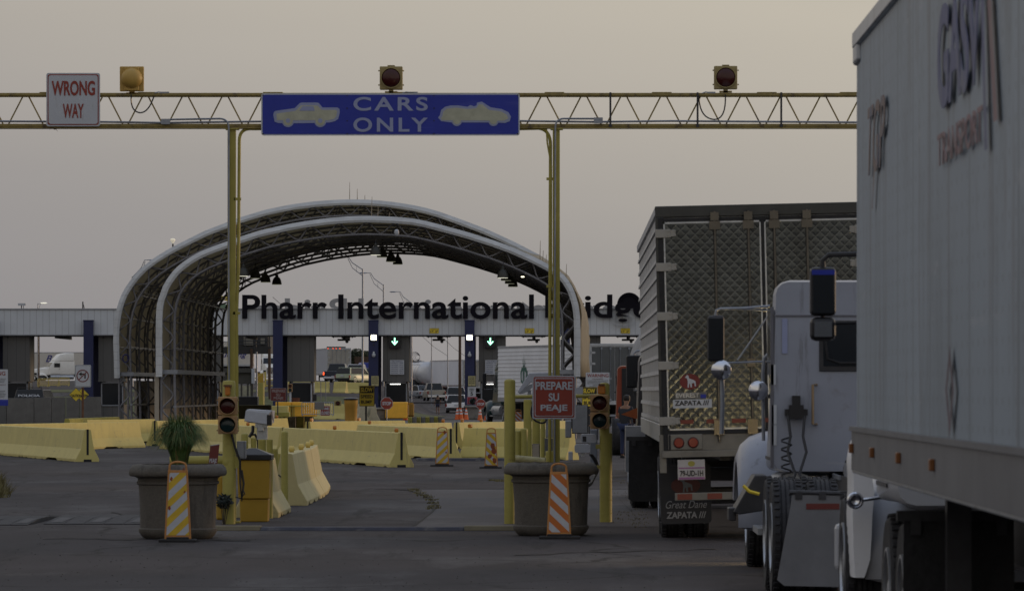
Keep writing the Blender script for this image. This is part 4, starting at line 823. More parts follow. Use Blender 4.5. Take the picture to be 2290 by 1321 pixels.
r_ = sign('poster', 'faded pink and red poster behind the far planter flower', 1044.5, 887, 1067, 903.5, 36.4, [('panel', 0, mat('faded_pink', (.42, .2, .26), .6)), ('face', 1, mat('poster_red', (.3, .04, .05), .6, var=.5, sc_=3))], [('MEXICO', 1049, 895, 1063, 900, WHITES)], rad=.01)
# planters
CHIP = bpy.data.textures.new('chips', 'CLOUDS'); CHIP.noise_scale = .09
def planter(name, label, px, s, k=1.0, group='concrete planters', m=PLANTC, yoff=0):
    r_ = T(name, label, 'planter', G(px, s), group); c = G(px, s)
    pr = [(.385, 0), (.43, .03), (.465, .085), (.468, .12), (.447, .135), (.455, .4), (.47, .655), (.492, .665), (.492, .69), (.474, .70), (.48, .735), (.515, .755), (.572, .765), (.585, .785), (.585, .82), (.57, .86), (.535, .893), (.49, .90), (.44, .90), (.43, .84), (.02, .82)]
    b = MB(); b.lathe([(a * k, z * k) for a, z in pr], (c.x, c.y), 64, 3.4); bo = b.out('planter_body', m, r_, smooth=True); dm_ = bo.modifiers.new('chips', 'DISPLACE'); dm_.texture = CHIP; dm_.strength = .022; dm_.mid_level = .5; b = MB(); b.lathe([(.43 * k, .845 * k), (.02, .86 * k)], (c.x, c.y), 24, 3.4); b.out('soil', mat('soil', (.05, .038, .028), .95, var=.3, sc_=12), r_)
    b = MB()
    for a_ in (-.3, .3): b.box(c.x + a_ - .06, c.x + a_ + .06, c.y - .3, c.y + .3, -.0, .03)
    b.out('foot', BLACK, r_)
    return r_
planter('planter', 'big round edged concrete planter holding the ornamental grass', 398, gs(1203))
planter('planter', 'empty concrete planter behind the orange striped panel at right', 1232, gs(1196))
planter('planter', 'distant concrete planter beside the cones and pink poster', 1058, 36.4, .97, m=CONC)
planter('planter', 'distant concrete planter behind the stop sign', 850, 37.4, .85, m=CONC)
# arching ornamental grass
def grassplant(name, label, c, hh, rad, n_, m, seed, w0=.007, cat='plant'):
    rn = random.Random(seed); b = MB()
    for i in range(n_):
        a = rn.uniform(0, 6.283); q = rn.random() ** .5; L_ = hh * rn.uniform(.7, 1.15) * (1.25 if q > .5 else 1); base = c + Vector((math.cos(a) * .08 * q, math.sin(a) * .08 * q, 0))
        lean = rn.uniform(.05, 1.0) ** .8; pts = []
        for k in range(7):
            t = k / 6; o_ = lean * rad * (t ** .95) * rn.uniform(.95, 1.05); z = L_ * (1.35 * t - (.30 + 1.0 * min(1.2, lean)) * t ** 2.2)
            z = .03 + L_ * (1.8 * t - (1.0 + .50 * lean) * t * t); o_ = rad * lean * t ** 1.15 * 1.05 + .03 * t; pts.append(base + Vector((math.cos(a) * o_ + .015 * math.sin(i + 5 * t), math.sin(a) * o_, z)))
        sd_ = Vector((-math.sin(a), math.cos(a), 0)); sd_ = (sd_ + Vector((rn.uniform(-.6, .6), rn.uniform(-.6, .6), 0))).normalized()
        vs = []
        for k, p in enumerate(pts): ww = w0 * (1 - k / 6.3); vs += [p - sd_ * ww, p + sd_ * ww]
        b.add(vs, [(2 * k, 2 * k + 1, 2 * k + 3, 2 * k + 2) for k in range(6)], 1 if isinstance(m, list) and rn.random() < .10 else 0)
    o = b.out(name, m); return tag(o, label, cat)
LEAF = mat('grass_blade_green', (.05, .095, .022), .6, var=.5, sc_=9)
grassplant('ornamental_grass', 'bushy green ornamental grass arching out of the big planter', G(402, gs(1203), .86), .60, .31, 2600, [LEAF, mat('dry_blade', (.17, .14, .05), .7, var=.3)], 4)
def leafy(name, label, c, rad, n_, size, m, seed, stem=None):
    rn = random.Random(seed); b = MB()
    for i in range(n_):
        while 1:
            p = Vector((rn.uniform(-1, 1), rn.uniform(-1, 1), rn.uniform(-1, 1)))
            if p.length < 1: break
        p = Vector((p.x * rad[0], p.y * rad[1], p.z * rad[2])) + c; d_ = Vector((rn.uniform(-1, 1), rn.uniform(-1, 1), rn.uniform(-.8, .8))).normalized(); u = d_.orthogonal().normalized() * size * .35
        b.add([p - d_ * size * .5, p + u, p + d_ * size, p - u], [(0, 1, 2, 3)])
    r_ = T(name, label, 'plant', (c.x, c.y, c.z - rad[2])); b.out('foliage', m, r_)
    b = MB()
    for k in range(7): b.tube([c + Vector((0, 0, -rad[2] - (stem or .1))), c + Vector((rn.uniform(-1, 1) * rad[0], rn.uniform(-1, 1) * rad[1], rn.uniform(-.3, .8) * rad[2]))], .004 + size * .04, 4)
    b.out('stem', BARKM, r_); return r_
DLEAF = mat('dark_leaf', (.022, .03, .026), .5, var=.4, sc_=12)
leafy('potted_flower', 'dark leafy sprays beside the foot of the left traffic post', P(503, 1120, 166) + Vector((0, -.2, 0)), (.11, .08, .10), 150, .05, DLEAF, 5, .3)
leafy('potted_flower', 'dark plant in the distant planter before the pink poster', P(1057, 896, 36.4) + Vector((0, -.2, 0)), (.16, .14, .2), 110, .13, DLEAF, 6)
leafy('small_shrub', 'small dark green shrub on the column foot behind the speed bump sign', P(842, 888, 36), (.15, .14, .35), 150, .10, mat('shrub_leaf', (.035, .06, .025), .6, var=.4), 7)
# striped vertical panels on rubber feet
def vpanel(label, cx, ytop, ybot, wt, wb, s, c2, slant, frame=FRAMEO, group='striped vertical panels', base=(-.22, .22), patch=()):
    c = P(cx, ybot, s); r_ = T('striped_panel', label, 'striped panel', (c.x, c.y, 0), group); H = (ybot - ytop) / s; wt /= s * 2; wb /= s * 2; z0 = .035
    f = lambda z: wb + (wt - wb) * (z - z0) / (H - z0)
    hz = H - .09; b = MB()
    b.ext([(c.x - f(z0), z0), (c.x + f(z0), z0), (c.x + f(hz - .02), hz - .02), (c.x - f(hz - .02), hz - .02)], c.y, c.y + .035)
    pts = []
    for i in range(13): t = math.pi * i / 12; pts.append(Vector((c.x + (wt - .012) * math.cos(t) * (1 if abs(math.cos(t)) < .8 else 1), c.y + .018, hz + (H - hz - .012) * math.sin(t) ** .55)))
    b.tube([pts[0] - Vector((0, 0, .05))] + pts + [pts[-1] - Vector((0, 0, .05))], .014, 8); b.out('frame', frame, r_, bevel=.006)
    ins = .022 * (s / s); poly = [(-f(.08) + ins, .08), (f(.08) - ins, .08), (f(hz - .05) - ins, hz - .05), (-f(hz - .05) + ins, hz - .05)]
    per = .20; rn = random.Random(int(cx)); bw, bc, bp = MB(), MB(), MB(); k = -6
    for k in range(-6, 14):
        lo, hi = k * per / 2, (k + 1) * per / 2
        q = clip(clip(poly, -slant * .95, 1, -lo), slant * .95, -1, hi)
        if len(q) < 3: continue
        tgt = bw if k % 2 == 0 else bc
        tgt.ext([(c.x + x, z) for x, z in q], c.y - .004, c.y)
    bw.out('white_stripes', WHITEB, r_); bc.out('coloured_stripes', c2, r_)
    for (ax, az, rad_) in patch:
        n_ = 9; bp.ext([(c.x + ax * f(az * H) + math.cos(2 * math.pi * i / n_) * rad_ * rn.uniform(.6, 1.2), az * H + math.sin(2 * math.pi * i / n_) * rad_ * 1.3 * rn.uniform(.6, 1.2)) for i in range(n_)], c.y - .0065, c.y - .0035)
    if patch: bp.out('torn_patch', mat('exposed_red_backing', (.22, .055, .02), .7, var=.2), r_)
    b = MB(); b.box(c.x + base[0], c.x + base[1], c.y - .12, c.y + .16, 0, .035); b.box(c.x + base[0] * .6, c.x + base[1] * .6, c.y - .06, c.y + .1, .034, .06); b.out('rubber_base', BLACK, r_, bevel=.01); return r_
vpanel('yellow and white striped panel leaning on the grass planter', 397.5, 1028, 1209, 42, 60, gs(1211), STRIPEY, 1, patch=((-.62, .78, .02), (-.7, .42, .02), (.6, .9, .012), (.62, .62, .012)))
vpanel('orange and white striped panel in front of the right planter', 1250, 1026, 1196, 38, 55, gs(1204), STRIPEO, -1, base=(-.24, .26))
vpanel('yellow and white striped panel before the middle jersey barrier', 989, 952, 1040, 23, 31, gs(1042), STRIPEY, 1, patch=((.45, .86, .035), (.6, .35, .02)), base=(-.28, .27))
vpanel('torn yellow and white striped panel left of the thick bollard', 1098.5, 954.5, 1045, 21, 30, gs(1046.5), STRIPEY, -1, patch=((.3, .55, .06), (.5, .42, .06), (-.2, .3, .05), (.5, .2, .06)), base=(-.27, .25))
vpanel('small distant orange and white panel beside the green tractor wheels', 1159, 910, 948, 14, 17, 45, STRIPEO, -1, base=(-.3, .3))
# bollards and pipes
def bollard(label, cx, y0, yb, hw, m=BOLY, dome=True, name='bollard', group='yellow pipe bollards', s=None):
    s = s or gs(yb); c = G(cx, s); r_ = hw / s; z = HC - (y0 - VY) / s; b = MB()
    pr = [(r_, 0), (r_, z - r_ * .5)] + ([(r_ * .93, z - r_ * .25), (r_ * .7, z - r_ * .08), (r_ * .1, z)] if dome else [(r_, z - .004), (r_ * .96, z), (.01, z)])
    b.lathe(pr, (c.x, c.y), 24); return tag(b.out(name, m, smooth=True), label, 'bollard', group)
def post_with_parts(): pass
# left traffic post
sL = gs(1171)
r_ = T('traffic_post', 'thick yellow post carrying the left two lamp signal', 'post', G(512, sL))
b = MB(); c = G(512, sL); z = HC - (850 - VY) / sL; b.lathe([(.086, 0), (.086, z - .03), (.075, z - .008), (.02, z)], (c.x, c.y), 24, 3); b.out('post_body', BOLY, r_, smooth=True)
b = MB(); cc = P(478, 1031, sL); pts = [P(425, 1029, sL), P(470, 1029, sL), P(507, 1031, sL), P(519, 1022, sL), P(521, 1008, sL)]; b.tube([P(380, 1030, sL), P(470, 1029, sL), P(500, 1029, sL)], .066, 12)
b.lathe([(.07, -.05), (.075, 0), (.06, .05), (.01, .06)], (P(508, 0, sL).x, c.y - .02), 16, z0=P(0, 1030, sL).z); b.out('cross_pipe', BOLY, r_, smooth=True)
b = MB(); b.pbox(524, 1020, 537, 1046, sL, .12, dy=-.05); b.out('bracket', BOLY, r_)
signal('signal_head', 'left two lamp signal, red over green, on the thick post', 491, 886, 534, 970, sL, [LENSR, LENSG], dy=-.30, group='two lamp signals by the lane')
r_ = T('amber_beacon', 'small amber lamp above the left two lamp signal', 'lamp', P(511, 884, sL) + Vector((0, -.2, 0)), 'amber lamps above the signals')
b = MB(); b.pbox(505, 862, 517, 884, sL, .10, dy=-.20); b.out('lamp', AMBER, r_, bevel=.02); b = MB(); b.pbox(502, 860, 520, 864, sL, .12, dy=-.21); b.out('cap', RUST, r_)
r_ = T('control_box', 'small grey control box on the left traffic post', 'box', P(538, 1024, sL))
b = MB(); b.pbox(529, 986, 546, 1025, sL, .14, dy=.02); b.pbox(546.3, 986, 549.5, 1025, sL, .16, dy=.0); b.out('box', GALV, r_, bevel=.006)
cab = MB(); cab.tube([P(519, 970, sL) + Vector((0, -.1, 0)), P(527, 1000, sL) + Vector((0, -.12, 0)), P(538, 1030, sL) + Vector((0, -.12, 0)), P(539, 1080, sL) + Vector((0, -.13, 0)), P(542, 1118, sL) + Vector((0, -.13, 0)), P(546, 1080, sL) + Vector((0, -.1, 0)), P(541, 1050, sL) + Vector((0, -.1, 0))], .016, 6)
cab.tube([P(528, 1110, sL) + Vector((0, -.1, 0)), P(540, 1113, sL) + Vector((0, -.14, 0)), P(549, 1102, sL) + Vector((0, -.14, 0)), P(545, 1095, sL) + Vector((0, -.1, 0))], .008, 5)
tag(cab.out('cable', BLACKP, smooth=True), 'black cable hanging down the left traffic post', 'cable')
# maroon toll plate leaning behind the planter
r_ = T('leaning_plate', 'dark red plate tilted behind the rim of the grass planter', 'sign', P(478, 1040, 178))
b = MB(); pz = [(P(x, y, 178).x, P(x, y, 178).z) for x, y in ((466, 1038), (470, 995), (491, 992), (486, 1038))]; b.ext(pz, P(0, 0, 178).y, P(0, 0, 178).y + .01); b.out('panel', MAROON, r_)
b = MB(); pz = [(P(x, y, 178).x, P(x, y, 178).z) for x, y in ((470.6, 996.4), (491, 993.4), (491, 992), (470.4, 995))]; b.ext(pz, P(0, 0, 178).y - .004, P(0, 0, 178).y - .001); b.out('edge', WHITES, r_)
a_ = P(468, 1037, 178); text('PEAJE', WHITES, r_, (a_.x, a_.y - .004, a_.z), Vector((1, 0, .0)), Vector((.08, 0, 1)).normalized(), .09, .07, bold=.02, thick=.001)
# ochre litter bin with black lid
sB = gs(1166); c = G(568, sB); r_ = T('litter_bin', 'square ochre litter bin with black pitched lid by the left post', 'litter bin', c); w_ = 37.5 / sB; zt = HC - (1028 - VY) / sB; zm = HC - (1115 - VY) / sB; y_ = c.y
b = MB(); b.frustum((c.x - w_ * .82, c.x + w_ * .82, y_, y_ + .36, 0), (c.x - w_ * .86, c.x + w_ * .86, y_ - .02, y_ + .38, zm)); b.frustum((c.x - w_ * .93, c.x + w_ * .91, y_ - .045, y_ + .40, zm + .003), (c.x - w_, c.x + w_ * .97, y_ - .075, y_ + .43, zt)); b.out('bin_body', BINO, r_, bevel=.015)
b = MB(); b.box(c.x - w_ * 1.04, c.x + w_ * 1.06, y_ - .10, y_ + .46, zt, zt + .075); b.frustum((c.x - w_ * 1.0, c.x + w_ * 1.0, y_ - .08, y_ + .44, zt + .075), (c.x - w_ * .35, c.x + w_ * .1, y_ + .10, y_ + .24, zt + .16)); b.out('lid', BLACKP, r_, bevel=.008)
block('litter_bin', 'ochre side of a second bin behind the planter edge', 'litter bin', 483, 1062, 499, 1168, 161, .4, BINO)
# plate reader camera (left)
sC = 150.0; r_ = T('plate_camera', 'white hooded plate camera on a bracket behind the ochre bin', 'camera', P(580, 985, sC))
b = MB(); y_ = F / sC; X = lambda px: (px - VX) / sC; Z = lambda py: HC - (py - VY) / sC
ring = lambda px0, px1, yt, yb_, yy: [(X(px0), yy, Z(yb_)), (X(px0), yy, Z(yt + 3)), (X(px0) + .02, yy, Z(yt)), (X(px1) - .02, yy, Z(yt)), (X(px1), yy, Z(yt + 3)), (X(px1), yy, Z(yb_))]
b.loft([[(X(546), y_, Z(941)), (X(549), y_, Z(918)), (X(553), y_, Z(914.5)), (X(558), y_ + .15, Z(914)), (X(556), y_ + .2, Z(945))], [(X(600), y_ - .12, Z(949)), (X(602), y_ - .12, Z(924)), (X(610), y_ - .12, Z(917.5)), (X(614), y_ + .10, Z(917.5)), (X(612), y_ + .14, Z(945))]])
b.out('hood', WHITEB, r_, bevel=.006)
b = MB(); b.box(X(598), X(608), y_ - .125, y_ + .05, Z(951), Z(927)); b.out('visor', BLACKP, r_)
b = MB(); b.box(X(571), X(598), y_ - .02, y_ + .1, Z(956), Z(945)); b.box(X(577), X(590), y_ - .04, y_ + .02, Z(963), Z(952)); b.box(X(574), X(594), y_ + .03, y_ + .06, Z(983), Z(950)); b.box(X(588), X(598), y_ + .02, y_ + .08, Z(983), Z(955)); b.out('bracket', ALU, r_, bevel=.003)
b = MB(); b.tube([P(566, 951, sC), P(565, 965, sC), P(557, 977, sC)], .024, 8); b.tube([P(560, 972, sC) + Vector((0, .04, 0)), P(570, 971, sC) + Vector((0, .05, 0)), P(576, 985, sC) + Vector((0, .06, 0)), P(577, 1012, sC) + Vector((0, .06, 0))], .018, 8); b.out('cable', BLACKP, r_, smooth=True)
for lb, cx, y0, yb, hw, dm in (('pipe bollard carrying the white plate camera', 586, 982, 1160, 9, 0), ('short pipe bollard right of the camera bollard', 603, 982, 1158, 7, 0), ('short bollard left of the camera between barriers', 547, 968, 1150, 8, 1),
                               ('slim flat topped bollard right of the ochre bin', 613.5, 1003, 1133, 8.5, 0), ('tall domed bollard beside the end on barriers', 636.5, 963, 1134, 8, 1), ('bollard behind the left post near the camera', 567, 979, 1150, 6, 0), ('short bollard between the slim and tall ones', 624, 1014, 1126, 5, 0)):
    bollard(lb, cx, y0, yb, hw, dome=bool(dm))
b = MB(); b.tube([P(622, 1061, 145), P(629, 1066, 145), P(632, 1082, 145), P(633, 1100, 145), P(634, 1136, 145)], .013, 6); b.tube([P(624, 1080, 145), P(626, 1100, 145), P(625, 1120, 145)], .012, 6); b.pbox(620, 1112, 628, 1138, 145, .05)
tag(b.out('conduit_stub', DSTEEL, smooth=True), 'dark bent conduit stub between the two slim bollards', 'conduit')
# right island
bollard('thick domed yellow bollard left of the red prepare su peaje sign', 1140, 847, 1171, 12.5, BOLY, group=None)
sR = gs(1167); r_ = T('traffic_post', 'thick yellow post carrying the right two lamp signal', 'post', G(1354, sR))
b = MB(); c = G(1355, sR); z = HC - (968 - VY) / sR; b.lathe([(.085, 0), (.085, z)], (c.x, c.y), 24); z2 = HC - (855 - VY) / sR; b.lathe([(.07, z), (.07, z2 - .03), (.05, z2 - .005), (.01, z2)], (c.x - .02, c.y), 20)
for zz in (.12, .3, .9): b.lathe([(.0855, zz), (.088, zz + .004), (.0855, zz + .008)], (c.x, c.y), 24)
b.out('post_body', BOLY, r_, smooth=True)
b = MB(); b.tube([P(1146, 887, sR) + Vector((0, .05, 0)), P(1345, 884.5, sR) + Vector((0, .05, 0))], .026, 10); b.out('cross_pipe', BOLY, r_, smooth=True)
b = MB(); b.pbox(1332, 993, 1344, 1003, sR, .06, dy=-.04); b.pbox(1330, 1040, 1344, 1047, sR, .06, dy=-.04); b.out('bracket', BOLY, r_)
signal('signal_head', 'right two lamp signal, red over green, on its thick post', 1320, 881, 1361, 959, sR, [LENSR, LENSG], dy=-.30, group='two lamp signals by the lane')
r_ = T('amber_beacon', 'small amber lamp above the right two lamp signal', 'lamp', P(1345, 880, sR) + Vector((0, -.2, 0)), 'amber lamps above the signals')
b = MB(); b.pbox(1336, 861, 1354, 881, sR, .10, dy=-.20); b.out('lamp', AMBER, r_, bevel=.02); b = MB(); b.pbox(1338, 858, 1352, 862, sR, .12, dy=-.21); b.out('cap', RUST, r_)
b = MB(); b.tube([P(1139, 1024, sR + 1), P(1186, 1028, sR + 1), P(1218, 1031, sR + 1)], .05, 12); tag(b.out('guard_pipe', mat('worn_pale_pipe', (.46, .42, .22), .4, var=.25, sc_=6, dirt=(.25, .2, .09), dsc=7), smooth=True), 'worn yellow guard pipe running from the thick bollard over the planter', 'pipe')
b = MB(); b.tube([P(1137, 1140, sR + 1), P(1140, 1128, sR + 1), P(1152, 1116, sR + 1), P(1166, 1108, sR + 1)], .042, 8); tag(b.out('guard_pipe', BOLY, smooth=True), 'short lower stub of yellow guard pipe at the foot of the thick bollard', 'pipe')
for lb, cx, y0, yb, hw, dm in (('slim bollard right beside the thick bollard', 1158, 962, 1135, 7, 1), ('domed slim bollard second right of the thick bollard', 1172, 957, 1135, 8.5, 1), ('tall flat bollard behind the red sign left side', 1180, 893, 1120, 9, 0), ('ribbed yellow post behind the red sign', 1199, 930, 1118, 9, 0), ('yellow post below the middle of the red sign', 1214, 934, 1116, 5, 0),
                               ('short wide bollard stub behind the right planter rim', 1232, 1008, 1160, 12, 0)):
    bollard(lb, cx, y0, yb, hw, dome=bool(dm))
ps = sign('prepare_toll_sign', 'large red PREPARE SU PEAJE sign on the right island', 1190.5, 839.5, 1287.5, 936, 168, [('panel', 0, WHITEB), ('border', 3, REDS), ('line', 5.5, WHITEB), ('face', 7.3, REDS)],
     [('PREPARE', 1198, 853, 1280, 871, WHITEB, dict(bold=.03)), ('SU', 1227, 878.5, 1250.5, 896.5, WHITEB, dict(bold=.03)), ('PEAJE', 1209, 904, 1269, 922, WHITEB, dict(bold=.03))], dy=-.12, rad=.02)
# boxes and cameras behind it
def bx(name, label, cat, x0, y0, x1, y1, s, dep, m, face=None, group=None):
    r_ = T(name, label, cat, P((x0 + x1) / 2, y1, s), group); b = MB(); b.pbox(x0, y0, x1, y1, s, dep); b.out('box', m, r_, bevel=.008)
    b = MB(); b.pbox(x0 + 1.5, y0 + 1.5, x1 - 1.5, y1 - 1.5, s, .008, dy=-.0085); b.out('door', face or m, r_, bevel=.002); return r_
bx('electrical_box', 'tall grey electrical box between the red sign and right signal', 'electrical box', 1279, 905, 1315, 969, 155, .2, DSTEEL, GALV)
bx('electrical_box', 'small dark grey box under the red sign', 'electrical box', 1218, 979, 1239, 1018, 157, .12, mat('grey_box_paint', (.11, .115, .12), .5)); bx('electrical_box', 'pale grey box behind the red sign foot left', 'electrical box', 1220, 938, 1242, 978, 150, .12, GALV)
bx('electrical_box', 'pale grey box right of the gantry post foot', 'electrical box', 1264, 940, 1278, 978, 152, .15, GALV); bx('concrete_stub', 'pale square stub behind the right planter', 'stub', 1190, 992, 1207, 1024, 158, .15, PANEL)
bx('electrical_box', 'white small box left of the lower white cameras', 'electrical box', 1271, 1009, 1281, 1030, 160, .1, WHITEB); bx('control_cabinet', 'grey cabinet side behind the white cameras', 'cabinet', 1320, 960, 1336, 1060, 150, .3, mat('bluish_cabinet', (.16, .18, .22), .5))
def camh(label, x0, y0, x1, y1, s, lens=None, tilt=0, group='white cameras on the right island'):
    r_ = T('plate_camera', label, 'camera', P((x0 + x1) / 2, y1, s), group); a = P(x0, y1, s); c = P(x1, y0, s); b = MB(); b.loft([[(x, a.y + dy_, z + tilt * (0 if dy_ > 0 else 0)) for x, z in rrect(a.x, c.x, a.z, c.z, .03, 3)] for dy_ in (0, .25)]); b.out('housing', WHITEB, r_, bevel=.004)
    if lens: b = MB(); b.pbox(*lens, s, .004, dy=-.004); b.out('window', BLACKP, r_)
    b = MB(); xm = (x0 + x1) / 2; b.pbox(xm - 4, y1, xm + 4, y1 + 8, s, .08, dy=.05); b.out('bracket', ALU, r_); return r_
camh('white camera with black window left of the right signal post', 1299, 970, 1334, 990, 164, (1303, 975, 1311, 987)); camh('white box camera just below the windowed one', 1285, 993, 1320, 1012, 165)
r_ = camh('white dome of a camera peeking right of the red sign', 1288, 865, 1304, 882, 152, group=None)
r_ = T('plate_camera', 'large white hooded camera seen in profile left of the red sign', 'camera', P(1180, 885, 150)); s = 150; y_ = F / s
b = MB(); b.ext([((x - VX) / s, HC - (y - VY) / s) for x, y in ((1157, 876), (1183, 834), (1240, 832), (1250, 836), (1250, 862), (1188, 854), (1183, 858), (1162, 880))], y_, y_ + .28); b.out('hood', WHITEB, r_, bevel=.01)
b = MB(); b.ext([((x - VX) / s, HC - (y - VY) / s) for x, y in ((1160, 879), (1184, 859), (1195, 857), (1195, 862), (1180, 876), (1164, 881))], y_ - .02, y_ - .002); b.pbox(1180, 872, 1188, 884, s, .1); b.out('underside', GALV, r_)
b = MB(); b.tube(arc(P(1191, 905, 150), P(1205, 944, 150), P(1180, 935, 150)) + arc(P(1205, 944, 150), P(1225, 930, 150), P(1222, 950, 150)), .014, 6); tag(b.out('cable', BLACKP, smooth=True), 'black cable looping out below the red sign', 'cable')
b = MB()
for k in range(3): b.tube(arc(P(1318 + k * 3, 1015, 160), P(1326 + k * 3, 1075 - k * 6, 160), P(1345 + k * 2, 1045, 160)) + arc(P(1326 + k * 3, 1075 - k * 6, 160), P(1300, 1086 - k * 5, 160), P(1322, 1092, 160)), .011, 5)
tag(b.out('cable', BLACKP, smooth=True), 'bundle of black cables looping behind the right planter', 'cable')
# barrel bin by the plaza
sb_ = gs(939) + 4; c = G(785, sb_); r_ = T('barrel_bin', 'round ochre barrel bin with black lid left of the speed bump sign', 'litter bin', c); z = HC - (893 - VY) / sb_
b = MB(); b.lathe([(.32, 0), (.345, z * .7), (.355, z * .71), (.375, z)], (c.x, c.y), 24); b.out('bin_body', CUSH if 0 else mat('ochre_barrel', (.50, .27, .045), .5, var=.08), r_, smooth=True); b = MB(); b.lathe([(.41, z - .02), (.42, z + .05), (.3, z + .10), (.02, z + .13)], (c.x, c.y), 24); b.out('lid', BLACKP, r_, smooth=True)
signal('signal_head', 'small hanging red signal behind the ochre barrel bin', 748, 895, 763, 907, 38, [LENSR], dy=0)
r_ = signal('signal_head', 'small two lamp signal in front of the grey booth window', 648.5, 858, 658, 876, 37, [LENSR, LENSG], dy=-2); b = MB(); b.pbox(651.5, 876, 655.5, 900, 37, .1, dy=-1.95); b.out('post', WHITES, r_)
c = P(664, 900, 37); b = MB(); b.lathe([(.2, -.0), (.24, .28), (.25, .3)], (c.x, c.y - 1), 16, z0=c.z); tag(b.out('flower_pot', mat('terracotta', (.16, .06, .035), .7), smooth=True), 'terracotta pot below the grey booth window', 'pot')
b = MB(); b.pbox(699.5, 881, 708, 896, 36.4, .2); tag(b.out('card_reader', BLACKP, bevel=.02), 'black card reader beside the grey booth', 'card reader')
for px, lb in ((717.5, 'thin grey pole left of a pair behind the crowd fence'), (728.5, 'thin grey pole right of a pair behind the crowd fence')):
    b = MB(); a = G(px, 34); b.cyl((a.x, a.y, 0), (a.x, a.y, HC - (852 - VY) / 34), .025, n=6); tag(b.out('pole', GALV), label := lb, 'pole', 'thin poles behind the crowd fence')
# gate bar
r_ = T('barrier_gate', 'black lane gate arm across the tanker lane', 'gate', G(900, 31)); b = MB(); b.pbox(911, 899, 1010, 901.2, 31, .06); b.out('arm', BLACKP, r_); b = MB(); b.pbox(906, 893, 912, 925, 31, .3); b.out('housing', STRIPEY, r_)
# traffic cones
cone_m = mat('cone_orange', (.62, .11, .02), .5, var=.08); cone_w = mat('cone_white', (.55, .56, .6), .45)
def make_cone():
    r_ = T('traffic_cone', 'x', 'traffic cone', (0, 0, 0)); b = MB(); b.box(-.18, .18, -.18, .18, 0, .03); b.lathe([(.15, .03), (.035, .70), (.03, .71), (.005, .71)], (0, 0), 16); b.out('cone_body', cone_m, r_, smooth=True)
    b = MB()
    for z0, z1 in ((.33, .42), (.50, .62)): f_ = lambda z: .15 - (.115) * (z - .03) / .67 + .003; b.lathe([(f_(z0), z0), (f_(z1), z1)], (0, 0), 16)
    b.out('white_bands', cone_w, r_, smooth=True); return r_
cones = [(1022.5, 36.6, 'leftmost cone of the cluster before the white car'), (1027, 35.6, 'second cone of the cluster before the white car'), (1031, 36.6, 'third cone of the cluster before the white car'), (1036.5, 35.4, 'fourth cone of the cluster before the white car'), (1041.5, 35.4, 'fifth cone of the cluster at the planter corner'), (1042.5, 36.8, 'front cone of the cluster overlapping the planter'),
         (1073.5, 37.2, 'single cone right of the distant planter'), (1088, 37.4, 'single cone by the green tractor wheels'), (907, 37.3, 'single cone leaning by the crash cushion end'), (833.5, 37.6, 'cone mostly hidden left of the distant planter')]
c0 = make_cone()
for i, (px, s, lb) in enumerate(cones):
    o = c0 if i == 0 else copy_tree(c0); place(o, G(px, s)); o['label'] = lb; o['group'] = 'orange traffic cones'
# rubber speed cushions
RUB = mat('worn_rubber', (.04, .04, .045), .8, var=.3, sc_=5, bump=.5); RUBW = mat('worn_white_marks', (.085, .085, .09), .8, var=.4, sc_=9, dirt=(.06, .06, .06), dsc=9, dth=.5)
def bump_(label, x0, x1, yb, nseg):
    s = gs(yb); a, c = G(x0, s), G(x1, s); r_ = T('speed_cushion', label, 'speed bump', (a.x, a.y, 0), 'rubber speed cushions'); b = MB(); w_ = (c.x - a.x) / nseg; m2 = MB()
    for i in range(nseg):
        xx = a.x + w_ * i; D = 4.2; b.extx([(a.y, 0), (a.y, .012), (a.y + D * .35, .055), (a.y + D * .65, .055), (a.y + D, .01), (a.y + D, 0)], xx + .004, xx + w_ - .004)
        if i % 2 == 0: m2.add([(xx + w_ * .2, a.y + .3, .025), (xx + w_ * .8, a.y + .3, .025), (xx + w_ * .95, a.y + 1.4, .0575), (xx + w_ * .35, a.y + 1.4, .0575)], [(0, 1, 2, 3)])
    b.out('rubber_body', RUB, r_, bevel=.004); m2.out('marking', RUBW, r_); return r_
bump_('rubber speed cushion running left from the grass planter', 97, 320, 1172, 5); bump_('short rubber speed cushion at the left picture edge', -60, 62, 1174, 3)
# weeds
rn = random.Random(11); b = MB()
def tuft(c, h, n_):
    for i in range(n_):
        a = rn.uniform(0, 6.28); d_ = Vector((math.cos(a), math.sin(a), 0)) * h * rn.uniform(.2, .9); p = c + Vector((rn.uniform(-.1, .1), rn.uniform(-.4, .4), 0)); sd_ = Vector((.006, .003, 0)); t_ = p + d_ + Vector((0, 0, h * rn.uniform(.5, 1)))
        b.add([p - sd_, p + sd_, t_], [(0, 1, 2)])
for px, py in [(930, 1098), (938, 1103), (948, 1108), (955, 1112), (962, 1118), (968, 1125), (972, 1132), (970, 1137), (1115, 1075), (1120, 1076), (1105, 1074), (925, 1095)]:
    for k in range(3): tuft(G(px + rn.uniform(-4, 4), gs(py)), .05, 14)
for px, py in [(-5, 1080), (0, 1090), (3, 1100), (6, 1105), (-10, 1070), (2, 1112), (-2, 1085)]:
    for k in range(3): tuft(G(px + rn.uniform(-5, 4), gs(py)), .22, 20)
for i in range(40): tuft(G(rn.uniform(1380, 1440), gs(rn.uniform(1050, 1180))), .03, 6)
tag(b.out('weeds', mat('dry_weeds', (.14, .12, .05), .9, var=.5, sc_=6)), 'dry weeds in the cracks of the asphalt', kind='stuff')
